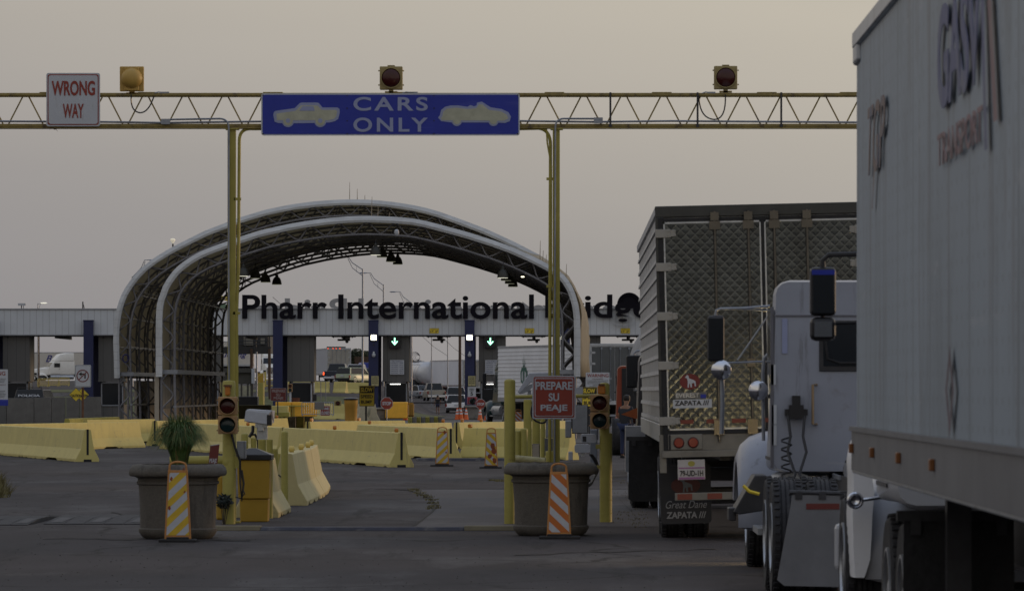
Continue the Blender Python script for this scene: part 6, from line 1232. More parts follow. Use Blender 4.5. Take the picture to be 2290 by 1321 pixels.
b = MB(); b.box(MP(1508, 0)[0], MP(1578, 0)[0], -.012, -.002, MP(0, 888.5)[2], MP(0, 873)[2]); pl_ = b.out('badge_plate', mat('grey_badge', (.13, .13, .125), .5), q); qt('EVEREST', ALU, 1510, 874.5, 1562, 884.5, -.013, pl_, bold=.03)
b = MB(); b.box(MP(1565, 0)[0], MP(1577, 0)[0], -.016, -.012, MP(0, 886)[2], MP(0, 878)[2]); b.out('blue_tab', BLUES, pl_)
def oval(cx, cy, rx, ry, m, y0, y1, par, nm='oval', n_=28): a_ = MP(cx, cy); b = MB(); b.ext([(a_[0] + math.cos(2 * math.pi * i / n_) * rx / 187, a_[2] + math.sin(2 * math.pi * i / n_) * ry / 187) for i in range(n_)], y0, y1); return b.out(nm, m, par)
def dog(cx, cy, k, m, y, par):     # standing dog emblem
    pts = [(-9, -14), (-6, -17), (-3, -15), (-2, -9), (8, -5), (13, -2), (14, 10), (11, 10), (10, 2), (4, 3), (5, 12), (1, 12), (0, 3), (-2, 5), (-3, 13), (-6, 13), (-5, -2), (-7, -9), (-12, -11)]
    b = MB(); b.ext([(MP(cx + x * k, 0)[0], MP(0, cy + z * k)[2]) for x, z in pts], y - .003, y); return b.out('dog_emblem', m, par)
ov = oval(1542, 849, 22.5, 17.5, mat('emblem_red', (.16, .02, .02), .5), -.008, -.002, q, 'oval_emblem'); dog(1542, 850, .95, WHITES, -.009, ov)
b = MB(); b.box(MP(1510, 0)[0], MP(1571, 0)[0], -.035, -.025, MP(0, 1068)[2], MP(0, 1023)[2]); pl_ = b.out('number_plate', mat('plate_face', (.42, .40, .40), .5), q, bevel=.004)
b = MB(); b.box(MP(1512, 0)[0], MP(1570, 0)[0], -.038, -.034, MP(0, 1067)[2], MP(0, 1062)[2]); b.box(MP(1512, 0)[0], MP(1570, 0)[0], -.038, -.034, MP(0, 1043)[2], MP(0, 1040)[2]); b.out('plate_band', mat('plate_magenta', (.28, .12, .25), .5), pl_); qt('79-UD-1H', SIGNK, 1515, 1047, 1567, 1060, -.037, pl_, bold=.02); oval(1541, 1032, 8, 6, OLIVE, -.0375, -.035, pl_, 'crest')
for x0, x1, main in ((1471, 1587, True), (1830, 1945, False)):
    b = MB(); b.ext(rrect(MP(x0, 0)[0], MP(x1, 0)[0], MP(0, 1169)[2], MP(0, 1035)[2], .05, 4), .62, .635); fl = b.out('mudflap', mat('charcoal_rubber', (.028, .028, .032), .7, var=.15), q)
    if main:
        kf = 187 * 57.75 / (57.75 + .62)
        def ft(s_, x0_, y0_, x1_, y1_, **k): a_ = MP(x0_, y1_); return text(s_, mat('grey_flap_print', (.26, .26, .27), .6), fl, (a_[0], .617, a_[2]), (1, 0, 0), (0, 0, 1), (x1_ - x0_) / 187, (y1_ - y0_) / 187, **k)
        ft('Great Dane', 1484, 1117, 1577, 1134, bold=.0, shear=.35); ft('ZAPATA ///', 1485, 1142, 1575, 1157, bold=.03, shear=.05)
        o2 = oval(1530, 1083, 33, 20, mat('emblem_dim_red', (.07, .018, .016), .6), .612, .618, fl, 'oval_emblem'); dog(1530, 1084, 1.1, mat('emblem_grey', (.10, .11, .12), .6), .611, fl)
place(q, (*G(1721, 187).xy, 0), 0, 0, R(-1.3))
q['label'] = 'refrigerated trailer with quilted steel doors and dog emblem'
# tractor of the quilted trailer (mirrors, tank and steps peep out on its left)
o = tractor('truck_tractor', 'dark tractor ahead of the quilted trailer, only mirror and tank side in sight', BLKC, slp=1.2, roof=2.4, hw=1.12, fw=1.12); c0, c1, c2, c3, fy = o['dims']
mirror(o, -1.14, c2 - .2, 1.84, 2.38, .26, -1.0, 2.45); b = MB(); b.box(-1.35, -1.05, 1.0, 1.9, .55, 1.25); b.out('side_box', GALV, o)
place(o, (2.20, 73.0, 0))
b = MB(); s = 165; pz = [(P(x, y, s).x, P(x, y, s).z) for x, y in ((1393, 928), (1431, 913), (1431, 939))]; b.ext(pz, P(0, 0, s).y + 2.5, P(0, 0, s).y + 2.51)
tag(b.out('pennant', mat('orange_cloth', (.33, .085, .025), .7)), 'small orange pennant sticking out beside the quilted trailer', 'pennant')
# tanker further ahead with orange tractor
def tanker(name, label, m, Ln=11.5, r_t=1.15, zc=2.35, group=None, ends=True):
    r_ = T(name, label, 'tank trailer', (0, 0, 0), group); b = MB(); n_ = 28
    st = [(0, .1), (.03, .55), (.12, .85), (.28, 1.0), (Ln - .28, 1.0), (Ln - .12, .85), (Ln, .1)]
    b.loft([[(math.cos(2 * math.pi * i / n_) * r_t * q, y, zc + math.sin(2 * math.pi * i / n_) * r_t * q) for i in range(n_)] for y, q in st]); b.out('tank', m, r_, smooth=True)
    b = MB()
    for i in range(9): y = .5 + i * (Ln - 1) / 8; b.loft([[(math.cos(2 * math.pi * k / n_) * r_t * q, yy, zc + math.sin(2 * math.pi * k / n_) * r_t * q) for k in range(n_)] for yy, q in ((y - .05, 1.0), (y - .03, 1.035), (y + .03, 1.035), (y + .05, 1.0))])
    b.out('ring_stiffeners', m, r_, smooth=True)
    b = MB(); b.box(-.3, .3, Ln * .3, Ln * .6, zc + r_t, zc + r_t + .12); b.cyl((0, Ln * .4, zc + r_t), (0, Ln * .4, zc + r_t + .22), .25); b.out('walkway', GALV, r_)
    b = MB(); [b.box(sx_ * .5 - .08, sx_ * .5 + .08, .2, Ln - .3, 1.05, 1.35) for sx_ in (-1, 1)]; b.box(-1.1, 1.1, -.05, .05, .6, .75); b.out('underframe', DSTEEL, r_); truck_wheels(r_, (1.2, 2.5))
    for sx_ in (-1, 1): b = MB(); b.box(sx_ * .8 - .15, sx_ * .8 + .15, -.07, -.05, .62, .73); b.out('tail_light', TAIL, r_)
    return r_
TANKM = mat('dull_tank_steel', (.60, .61, .64), .35, .4, var=.1, sc_=1.5)
o = tanker('tank_trailer', 'pale tank trailer sliver between the letters and the quilted trailer', mat('white_tank', (.42, .42, .43), .4, var=.06)); place(o, (2.52, 98, 0))
ORC = mat('orange_red_paint', (.22, .035, .014), .35, var=.08)
o = tractor('truck_tractor', 'orange red tractor sliver left of the pale tank trailer', ORC, slp=1.2, roof=2.5, hw=1.1, fw=1.05, flaps=False); b = MB(); b.box(-.95, 1.0, 4.56, 4.6, 1.1, 2.42); b.out('rear_panel', BLACK, o); place(o, (2.42, 133, 0))
# day cab tractor without a trailer
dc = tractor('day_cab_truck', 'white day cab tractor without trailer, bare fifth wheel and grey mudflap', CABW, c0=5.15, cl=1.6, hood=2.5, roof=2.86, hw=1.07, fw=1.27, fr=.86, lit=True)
c0, c1, c2, c3, fy = dc['dims']; YD, XD = 41.35, 3.02
def dcp(px, py, yl): s = F / (YD + yl); p = P(px, py, s); return Vector((p.x - XD, yl, p.z))
drop(dc, ('mudflap',), lambda o: sum(v.co.x for v in o.data.vertices) < 0)
b = MB(); a0, a1, a2, a3 = dcp(1773, 1103, 0), dcp(1905, 1106, 0), dcp(1902, 1312, 0), dcp(1738, 1306, 0); b.ext([(a0.x, a0.z), (a1.x, a1.z), (a2.x, a2.z), (a3.x + .06, a3.z - .01), (a3.x, a3.z + .04)], -.01, .008); fl = b.out('mudflap', mat('dirty_steel_flap', (.17, .175, .19), .5, .3, var=.12, sc_=3, dirt=(.06, .06, .065), dsc=4.5, dth=.62), dc); fl['label'] = 'broad grey metal mudflap with a red strip'
b = MB(); p, p2 = dcp(1803, 1138, 0), dcp(1877, 1125, 0); b.box(p.x, p2.x, -.015, -.011, p.z, p2.z); b.out('red_strip', MAROON, fl)
b = MB(); b.tube([a0 + Vector((-.03, 0, .01)), a1 + Vector((.05, 0, .01))], .022, 8); [b.box(x - .03, x + .03, -.02, -.012, a0.z - .05, a0.z + .02) for x in (a0.x + .05, (a0.x + a1.x) / 2, a1.x - .07)]; b.out('flap_bracket', DSTEEL, fl)
# rear wall of the cab: seam, window, roof line, ladder handle, air lines
yb_ = c0 - .004; b = MB(); p = dcp(1831, 672, yb_); p2 = dcp(1832, 830, yb_); b.box(p2.x, .95, yb_ - .012, yb_, p2.z, dcp(0, 716, yb_).z); fr = b.out('rear_window', DSTEEL, dc, bevel=.01); b = MB(); b.box(p2.x + .04, .9, yb_ - .018, yb_ - .013, p2.z + .05, dcp(0, 724, yb_).z); b.out('window_glass', GLASS, fr); b = MB(); b.tube([(p2.x + .05, yb_ - .03, p2.z + .35), (p2.x + .08, yb_ - .03, p2.z + .12), (p2.x + .2, yb_ - .03, p2.z + .08), (.9, yb_ - .03, p2.z + .08)], .014, 6); b.out('window_rubber', BLACK, fr)
b = MB(); z = dcp(0, 706, yb_).z; b.box(-1.07, 1.07, yb_ - .006, yb_, z - .008, z + .008); b.box(-1.09, -1.06, c0 - .01, c0 + .05, 1.05, 2.6); b.out('panel_seam', mat('seam_grey', (.12, .12, .14), .6), dc)
b = MB(); p = dcp(1817, 860, yb_); p2 = dcp(1824, 948, yb_); b.tube([(p.x + .04, yb_ - .005, p.z), (p.x, yb_ - .06, p.z), (p.x, yb_ - .06, p2.z), (p.x + .04, yb_ - .005, p2.z)], .014, 6); b.out('grab_handle', mat('brassy_handle', (.30, .22, .14), .4, .6), dc)
b = MB(); p = dcp(1780, 905, yb_); b.box(p.x - .07, p.x + .07, yb_ - .10, yb_, p.z - .13, p.z); b.box(p.x - .11, p.x + .11, yb_ - .08, yb_, p.z - .10, p.z - .04); b.box(p.x - .04, p.x + .04, yb_ - .08, yb_, p.z, p.z + .09)
for sx_, n_ in ((-1, 1), (1, 1)):
    b.tube([(p.x + sx_ * .08, yb_ - .08, p.z - .1), (p.x + sx_ * .06, yb_ - .16, p.z - .3), (p.x + sx_ * .09, yb_ - .22, p.z - .45), (p.x + sx_ * .02, yb_ - .3, p.z - .66), (p.x + sx_ * .08, yb_ - .4, p.z - .8)], .014, 6)
b.tube([(p.x - .10 + .05 * math.cos(i * .9) - .0, yb_ - .16 + .05 * math.sin(i * .9), p.z - .30 - i * .012) for i in range(38)], .009, 5)
b.out('air_line_socket', BLACKP, dc, smooth=True)
b = MB()
for k, (x0, h_, m2_) in enumerate(((-.30, .22, .2), (-.22, .30, .22), (-.05, .34, .3), (.02, .38, .3), (.10, .30, .34), (.16, .40, .26), (.24, .28, .36))): b.tube([Vector((x0 - m2_ * .6, 4.3 + k * .05, 1.0)) + Vector((m2_ * 1.3 * (1 - math.cos(math.pi * q / 10)) / 2, .1 * math.sin(q), h_ * math.sin(math.pi * q / 10))) for q in range(11)], .020, 6)
b.box(.18, .26, 4.4, 4.5, 1.0, 1.32); b.cyl((.22, 4.35, 1.22), (.22, 4.5, 1.22), .07, n=12)
b.out('coiled_hoses', BLACKP, dc, smooth=True)
b = MB(); b.box(-.5, .6, 3.9, 5.1, .96, 1.0); b.box(-.46, .46, 2.9, 3.8, 1.0, 1.12); b.out('deck_plate', GALV, dc)
for (x0, y0, x1, y1) in ((1771, 893, 1779, 0),): pass
for k, (px0, py0, px1, py1) in enumerate(((1749, 712, 1761, 790), (1724, 815, 1735, 860), (1726, 905, 1737, 948), (1726, 950, 1737, 995))):
    b = MB(); p, p2 = dcp(px0, py1, yb_), dcp(px1, py0, yb_); b.box(p.x, p2.x, yb_ - .006, yb_ - .002, p.z, p2.z); b.out('sticker', WHITES if k else SILW, dc)
# mirrors on long arms
ym = c2 - .25; A = lambda px, py: dcp(px, py, ym)
p, p2 = A(1582, 808), A(1620, 705); b = MB(); b.box(p.x, p2.x, ym, ym + .09, p.z, p2.z); mm = b.out('mirror', DSTEEL, dc, bevel=.03); b = MB(); b.box(p.x + .015, p2.x - .015, ym - .006, ym, p.z + .02, p2.z - .03); b.out('mirror_glass', GLASS, mm)
b = MB(); c = A(1613, 827); b.loft([[c + Vector((math.cos(t) * q_, dy_, math.sin(t) * q_)) for t in [2 * math.pi * i / 24 for i in range(24)]] for q_, dy_ in ((.01, -.05), (.05, -.045), (.08, -.03), (.10, 0), (.095, .03), (.02, .05))]); b.out('round_mirror', CHROME, dc, smooth=True)
b = MB(); c = A(1696, 873); b.loft([[c + Vector((math.cos(t) * q_, dy_, math.sin(t) * q_)) for t in [2 * math.pi * i / 24 for i in range(24)]] for q_, dy_ in ((.01, -.04), (.06, -.035), (.088, -.02), (.098, 0), (.09, .03), (.02, .05))]); b.out('round_mirror', CHROME, dc, smooth=True)
b = MB(); V = Vector((0, .05, 0)); b.tube([A(1600, 708) + V, A(1602, 694) + V, A(1612, 690) + V, A(1660, 689) + V, A(1722, 684) + V], .014, 8); b.tube([A(1640, 690) + V, A(1722, 694) + V], .010, 6); b.out('mirror_arm', GALV, dc, smooth=True); b = MB(); b.tube([A(1620, 812) + V, A(1712, 808) + V, A(1728, 808) + V], .011, 6); b.tube([A(1650, 805) + V, A(1718, 706) + V], .009, 6)
b.out('mirror_arm', GALV, dc, smooth=True); b = MB(); b.tube([A(1615, 840) + V, A(1616, 905) + V, A(1614, 970) + V], .022, 8); b.out('mirror_arm', GALV, dc, smooth=True); b = MB(); b.tube([A(1708, 985) + V, A(1706, 835) + V, A(1709, 800) + V, A(1716, 793) + V, A(1728, 794) + V], .017, 8); b.out('mirror_arm', GALV, dc, smooth=True)
b = MB(); p, p2 = dcp(1640, 1145, 3.6), dcp(1700, 1062, 3.6); b.ext([(p.x, p.z), (p.x + .06, p.z - .02), (p2.x + .06, p.z + .02), (p2.x + .06, p2.z), (p2.x - .05, p2.z)], 3.6, 4.4); b.box(p.x - .04, p.x + .03, 3.7, 4.2, p.z - .08, p.z + .04); b.out('side_step', DSTEEL, dc, bevel=.01)
b = MB(); b.tube([dcp(1662, 1085, 3.5), dcp(1676, 1098, 3.5), dcp(1698, 1104, 3.5)], .017, 6); b.out('yellow_strap', SIGNY, dc)
place(dc, (XD, YD, 0))
# near trailer with its own tractor
def rivet_mat():
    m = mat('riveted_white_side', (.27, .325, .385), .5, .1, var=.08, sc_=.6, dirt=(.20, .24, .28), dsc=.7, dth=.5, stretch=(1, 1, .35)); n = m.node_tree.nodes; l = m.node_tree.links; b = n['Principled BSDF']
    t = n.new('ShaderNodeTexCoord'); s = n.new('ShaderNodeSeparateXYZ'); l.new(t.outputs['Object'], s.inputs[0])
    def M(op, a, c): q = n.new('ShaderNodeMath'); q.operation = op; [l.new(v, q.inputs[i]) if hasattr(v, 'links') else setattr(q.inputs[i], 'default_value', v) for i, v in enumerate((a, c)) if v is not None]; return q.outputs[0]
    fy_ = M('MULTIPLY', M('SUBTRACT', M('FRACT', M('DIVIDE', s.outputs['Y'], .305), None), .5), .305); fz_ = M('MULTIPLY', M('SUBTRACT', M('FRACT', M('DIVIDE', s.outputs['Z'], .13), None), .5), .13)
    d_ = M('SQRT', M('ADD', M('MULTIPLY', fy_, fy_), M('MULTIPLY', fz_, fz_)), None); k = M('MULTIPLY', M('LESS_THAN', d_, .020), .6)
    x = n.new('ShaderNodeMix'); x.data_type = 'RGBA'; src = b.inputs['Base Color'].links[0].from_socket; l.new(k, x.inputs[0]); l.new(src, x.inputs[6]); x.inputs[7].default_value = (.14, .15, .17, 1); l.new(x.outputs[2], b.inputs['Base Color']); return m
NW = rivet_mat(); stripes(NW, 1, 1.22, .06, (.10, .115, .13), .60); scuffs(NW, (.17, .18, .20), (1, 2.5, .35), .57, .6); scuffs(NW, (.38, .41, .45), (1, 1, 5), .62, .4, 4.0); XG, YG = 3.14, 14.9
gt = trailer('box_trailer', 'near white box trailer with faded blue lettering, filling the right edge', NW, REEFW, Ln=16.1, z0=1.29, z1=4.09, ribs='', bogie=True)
b = MB(); b.box(-1.335, -1.30, .05, 16.1, 1.29, 1.56); b.box(1.30, 1.335, .05, 16.1, 1.29, 1.56); b.box(-1.35, -1.32, .05, 16.1, 1.54, 1.57); b.out('lower_rail', mat('grimy_rail', (.155, .158, .17), .5, .3, var=.15, sc_=2), gt)
b = MB(); b.box(-1.325, 1.325, 15.7, 16.13, 3.88, 4.1); b.out('front_top_cap', ALU, gt, bevel=.02)
for yy in (15.85, 13.75, 11.45, 9.0): b = MB(); b.box(-1.362, -1.335, yy, yy + .09, 1.40, 1.46); b.out('marker_light', mat('dull_amber_marker', (.20, .075, .02), .4), gt, bevel=.006)
def st_(s_, m_, ya, yb, z0_, z1_, **k): return text(s_, m_, gt, (-1.319, ya - YG, z0_), (0, -1, 0), (0, 0, 1), ya - yb, z1_ - z0_, **k)
FB = mat('faded_blue_decal', (.12, .13, .245), .6, var=.2, sc_=3, dirt=(.18, .19, .25), dsc=2, dth=.5); FR = mat('faded_red_decal', (.25, .16, .17), .6, var=.2, sc_=3, dirt=(.27, .2, .2), dsc=2, dth=.5); FBR = mat('faded_brown_decal', (.22, .16, .14), .6, var=.3, sc_=3, dirt=(.13, .14, .2), dsc=3, dth=.5)
st_('GASV', FB, 23.9, 21.4, 3.17, 3.68, bold=.03); b = MB(); x_ = -1.321; b.add([(x_, 21.45 - YG, 3.7), (x_, 21.3 - YG, 3.7), (x_, 21.05 - YG, 2.85), (x_, 21.2 - YG, 2.85)], [(0, 1, 2, 3)]); b.out('blue_slash', FB, gt)
b = MB(); b.add([(x_, 21.2 - YG, 3.75), (x_, 21.02 - YG, 3.75), (x_, 20.55 - YG, 2.95), (x_, 20.75 - YG, 2.95)], [(0, 1, 2, 3)]); b.out('red_slash', FR, gt)
st_('TRANSPORT', FR, 23.9, 21.3, 2.90, 3.06, bold=.01)
st_('TGP', FBR, 29.5, 27.9, 3.10, 3.52, bold=.01, shear=.3); b = MB(); b.add([(x_, 28.9 - YG, 3.15), (x_, 28.8 - YG, 3.15), (x_, 29.05 - YG, 2.88), (x_, 29.12 - YG, 2.9)], [(0, 1, 2, 3)]); b.out('decal_tail', FBR, gt)
b = MB(); dm = [(23.5, 1.56), (23.2, 1.78), (23.1, 2.0), (23.0, 1.78)]; c_ = (23.15, 1.80)
ou = [(23.15, 2.02), (23.42, 1.80), (23.15, 1.57), (22.88, 1.80)]; inn_ = [(23.15, 1.92), (23.30, 1.80), (23.15, 1.67), (23.0, 1.80)]
for i in range(4): a_, b2_, c2_, d2_ = ou[i], ou[(i + 1) % 4], inn_[(i + 1) % 4], inn_[i]; b.add([(x_, p_[0] - YG, p_[1]) for p_ in (a_, b2_, c2_, d2_)], [(0, 1, 2, 3)])
b.out('diamond_mark', mat('faded_plum_decal', (.12, .09, .11), .6, var=.3), gt)
place(gt, (XG, YG, 0))
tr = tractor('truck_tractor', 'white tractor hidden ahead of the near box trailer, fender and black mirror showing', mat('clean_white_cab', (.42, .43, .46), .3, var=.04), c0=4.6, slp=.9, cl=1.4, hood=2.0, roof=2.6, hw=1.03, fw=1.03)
c0, c1, c2, c3, fy = tr['dims']; YT, XT = 28.1, 3.25
drop(tr, ('fuel_tank', 'step'))
mp = lambda px, py, yl: Vector(((px - VX) / (F / (YT + yl)) - XT, yl, HC - (py - VY) / (F / (YT + yl))))
yl = c2 - .5; a_, c_ = mp(1812, 706, yl), mp(1870, 597, yl); l0, l1 = mp(0, 762, yl), mp(0, 709, yl)
mirror(tr, (a_.x + c_.x) / 2, yl, a_.z, c_.z, c_.x - a_.x, -.98, mp(0, 569, yl).z, lower=(l0.z, l1.z), armr=.02, arm_m=BLACKP)
b = MB(); b.box(a_.x + .01, c_.x - .01, yl - .008, yl + .0, c_.z - .055, c_.z - .02); b.out('blue_band', BLUES, tr)
b = MB(); c = mp(1912, 1118, fy - 1.0)
rings = [[c + Vector((math.cos(t) * q_, dy_, math.sin(t) * q_)) for t in [2 * math.pi * i / 20 for i in range(20)]] for q_, dy_ in ((.01, -.02), (.03, -.03), (.035, -.01), (.05, -.04), (.062, -.03), (.055, .02))]; b.loft(rings); b.tube([c + Vector((.05, 0, 0)), c + Vector((.2, .1, .02))], .015, 6); b.out('round_lamp', CHROME, tr, smooth=True)
b = MB(); rings = []
F0 = fy - .78
for px0, px1, py in ((1916, 1924, 978), (1908, 1930, 1000), (1903, 1935, 1030), (1905, 1948, 1060), (1905, 1955, 1100), (1903, 1950, 1150), (1904, 1948, 1200), (1906, 1945, 1250), (1908, 1932, 1290)):
    p0_, p1_ = mp(px0, py, F0), mp(px1, py, F0); rings.append([p0_, Vector((p0_.x + .01, F0 - .05, p0_.z)), Vector((p1_.x, F0 - .05, p1_.z)), Vector((p1_.x + .02, F0 + .4, p1_.z)), Vector((p0_.x - .01, F0 + .4, p0_.z))])
b.loft(rings); b.out('fender', WHITEP, tr, smooth=True)
place(tr, (XT, YT, 0))
# green tractor with oblique ribbed trailer
ANG = R(17.3); gw = trailer('reefer_trailer', 'white ribbed reefer trailer with a green pineapple shaped mark, angled at the booths', mat('white_ribbed_side', (.80, .82, .86), .42, .2, var=.08, sc_=.8), GREYD, z0=1.22, z1=4.1, group=None)
b = MB(); yy = 16.1 * (1275 + 45.2 * 0 and .0) if 0 else 11.3
def agm(pts, nm, m, par): b = MB(); b.add([(-1.333, yy + a_, z_) for a_, z_ in pts], [tuple(range(len(pts)))]); return b.out(nm, m, par)
GM = mat('green_decal', (.03, .12, .09), .6); mk = agm([(.0, 2.0), (.55, 2.25), (.62, 2.7), (.35, 3.0), (.0, 2.9), (-.35, 3.0), (-.62, 2.7), (-.55, 2.25)], 'fruit_mark', GM, gw)
b = MB()
for a_, t_ in ((-.25, 3.5), (0, 3.75), (.25, 3.5)): b.add([(-1.334, yy + a_ * .3 - .05, 2.9), (-1.334, yy + a_ * .3 + .05, 2.9), (-1.334, yy + a_ + .01, t_)], [(0, 1, 2)])
b.out('leaf_mark', GM, mk)
b = MB(); b.add([(-1.335, yy + a_, z_) for a_, z_ in ((-.4, 2.35), (-.4, 2.7), (-.15, 2.8), (-.1, 2.2))], [(0, 1, 2, 3)]); b.add([(-1.335, yy + a_, z_) for a_, z_ in ((.4, 2.35), (.4, 2.7), (.15, 2.8), (.1, 2.2))], [(0, 1, 2, 3)]); b.out('pale_mark', WHITES, mk)
text('OFFICE', mat('green_print', (.02, .2, .06), .6), gw, (.3, -.02, 1.9 + .35), (1, 0, 0), (0, 0, 1), .9, .2, bold=.03, thick=.005)
cor = G(1320, 45.2); place(gw, (cor.x + 1.3 * math.cos(ANG), cor.y + 1.3 * math.sin(ANG), 0), ANG)
DG = mat('dark_green_paint', (.012, .035, .034), .3, var=.1, spec=.5); gtc = tractor('truck_tractor', 'dark green tractor of the ribbed reefer trailer entering the booth lane', DG, slp=1.6, roof=2.9, hood=1.9, fairing=True, stack=False); c0, c1, c2, c3, fy = gtc['dims']
mirror(gtc, -1.5, c2 - .2, 1.9, 2.7, .22, -1.05, 2.75)
hd = Vector((-math.sin(ANG), math.cos(ANG), 0)); kp = Vector(gw.location) + hd * 14.9; h2 = Vector((-math.sin(R(9)), math.cos(R(9)), 0)); place(gtc, kp - h2 * 1.7, R(9))
# white reefer with closed doors beyond the booths, left lanes
rf = trailer('reefer_trailer', 'grimy white reefer trailer beyond the left booth, lit marker lamps on top', mat('far_white_side', (.42, .44, .49), .5, var=.06), DIRTYW, z0=1.2, z1=4.1, ribs='v'); a = G(758, 20.5); zz = gz(a.x, a.y) - .55; place(rf, (a.x, a.y, zz), R(8.5))
b = MB(); b.box(-1.28, .75, .1, .7, 4.1, 4.26); b.out('roof_unit', DSTEEL, rf); [(lambda b_: (b_.box(x - .06, x + .06, -.02, 0, 4.02, 4.1), b_.out('marker_light', TAIL, rf)))(MB()) for x in (-1.2, -.65, -.3, .1)]
# tanker and plain trailer beyond the lanes
tk = tanker('tank_trailer', 'dull steel tank trailer with ring stiffeners beyond the open lane', TANKM, Ln=12.5, r_t=1.2, zc=2.5); a = G(958, 20.6); place(tk, (a.x, a.y, gz(a.x, a.y) + .2), R(13))
wt = trailer('box_trailer', 'plain white box trailer beyond the beige pickup', mat('plain_white_side', (.72, .74, .80), .5, var=.08, sc_=.4), DIRTYW, z0=1.2, z1=4.05, ribs='v'); a = G(1062, 21.2); place(wt, (a.x, a.y, gz(a.x, a.y) + .1), R(14))
rt = tractor('truck_tractor', 'bright red tractor between the tanker and the plain white trailer', mat('bright_red_paint', (.32, .03, .02), .35), slp=1.2, roof=2.9, hood=1.8); a = G(983, 20.2); place(rt, (a.x, a.y, gz(a.x, a.y)), R(12))
bt = tractor('truck_tractor', 'bright blue tractor sliver left of the navy column', mat('bright_blue_paint', (.03, .05, .30), .35), slp=1.2, roof=3.0, hood=1.8); a = G(842, 21.5); place(bt, (a.x, a.y, gz(a.x, a.y)), R(10))
ta = tanker('tank_trailer', 'second pale tank trailer end left of the steel tanker', mat('white_tank', (0, 0, 0)), Ln=9); a = G(902, 19.5); place(ta, (a.x, a.y, gz(a.x, a.y) + .2), R(10))
# far left white truck facing left, and trailers
fl_ = tractor('truck_tractor', 'white tractor with tall roof fairing facing left beyond the left booth', mat('sunlit_white_paint', (.78, .76, .71), .35, var=.05), c0=3.6, slp=1.7, roof=2.75, hood=2.0, fairing=True)  # warm sunlight is put into the colour of this white paint
a = G(222, 17.6); place(fl_, (a.x, a.y, gz(a.x, a.y)), R(68 + 45))
ft_ = trailer('reefer_trailer', 'white ribbed trailer with blue script far behind the left booth', mat('far_cream_side', (.60, .57, .52), .5, var=.05), DIRTYW, z0=1.2, z1=4.1, Ln=16.1, bogie=True); a = G(225, 16.6); place(ft_, (a.x, a.y + 6, gz(a.x, a.y) + .2), R(82)); INKB = mat('script_blue', (.03, .035, .2), .6)
text('Bee', INKB, ft_, (1.33, 7.55, 2.75), (0, 1, 0), (0, 0, 1), 1.0, .9, bold=.02, shear=.3) if 0 else None
text('Bee', INKB, ft_, (-1.335, 8.6, 2.75), (0, -1, 0), (0, 0, 1), 2.0, .95, bold=.01, shear=.35) if 0 else None
o = text('Bee', INKB, ft_, (-1.34, 7.9, 2.75), (0, -1, 0), (0, 0, 1), 2.2, .95, bold=.01, shear=.35)
f2 = trailer('reefer_trailer', 'cream ribbed trailer with blue script behind the elevated office', mat('far_cream_side', (0, 0, 0)), DIRTYW, z0=1.2, z1=4.1, Ln=16.1); a = G(592 - 27, 19.0); place(f2, (a.x, a.y, gz(a.x, a.y) + .6), R(86))
text('Bee', INKB, f2, (-1.34, 1.9, 3.05), (0, -1, 0), (0, 0, 1), 1.4, .6, bold=.01, shear=.35); text('Trucking', INKB, f2, (-1.34, 4.4, 2.05), (0, -1, 0), (0, 0, 1), 3.9, .8, bold=.01, shear=.35)
f3 = tractor('truck_tractor', 'white tractor facing the camera between the brown timber posts', mat('sunlit_white_paint', (0, 0, 0)), c0=4.2, slp=1.6, roof=2.8, hood=2.0, fairing=True); a = G(589, 19.5); place(f3, (a.x, a.y + 9, gz(a.x, a.y)), R(180 + 6))
f4 = trailer('box_trailer', 'pale trailer sliver behind the far left column', mat('far_cream_side', (0, 0, 0)), DIRTYW, z0=1.2, z1=4.1, Ln=14); a = G(222, 18.6); place(f4, (a.x + 1.5, a.y, gz(a.x, a.y)), R(4))
# elevated office on posts beyond the facade
r_ = T('elevated_office', 'dark elevated inspection office on brown posts behind the facade', 'building', G(570, 30))
b = MB(); b.pbox(515, 725, 604, 776, 30, 5); b.pbox(500, 775, 606, 790, 30, 5.2, dy=-.2); b.out('wall', mat('dark_office', (.028, .028, .03), .6), r_)
b = MB(); b.pbox(545, 752, 566, 772, 30, .1, dy=-.1); b.pbox(583, 756, 592, 770, 30, .1, dy=-.1); b.out('window', mat('pale_window', (.16, .15, .13), .4), r_)
b = MB(); [b.tube([P(515, y_, 30) + Vector((0, -.8, 0)), P(604, y_, 30) + Vector((0, -.8, 0))], .03, 5) for y_ in (762, 769)]; [b.tube([P(x_, 748, 30) + Vector((0, -.8, 0)), P(x_, 775, 30) + Vector((0, -.8, 0))], .03, 5) for x_ in (530, 550, 574, 601)]; b.out('railing', DSTEEL, r_)
for px in (563, 603, 520): b = MB(); a = G(px, 30.0); b.cyl((a.x, a.y - .3, 0), (a.x, a.y - .3, HC - (780 - VY) / 30), .11, n=10); b.out('post', BROWN, r_)
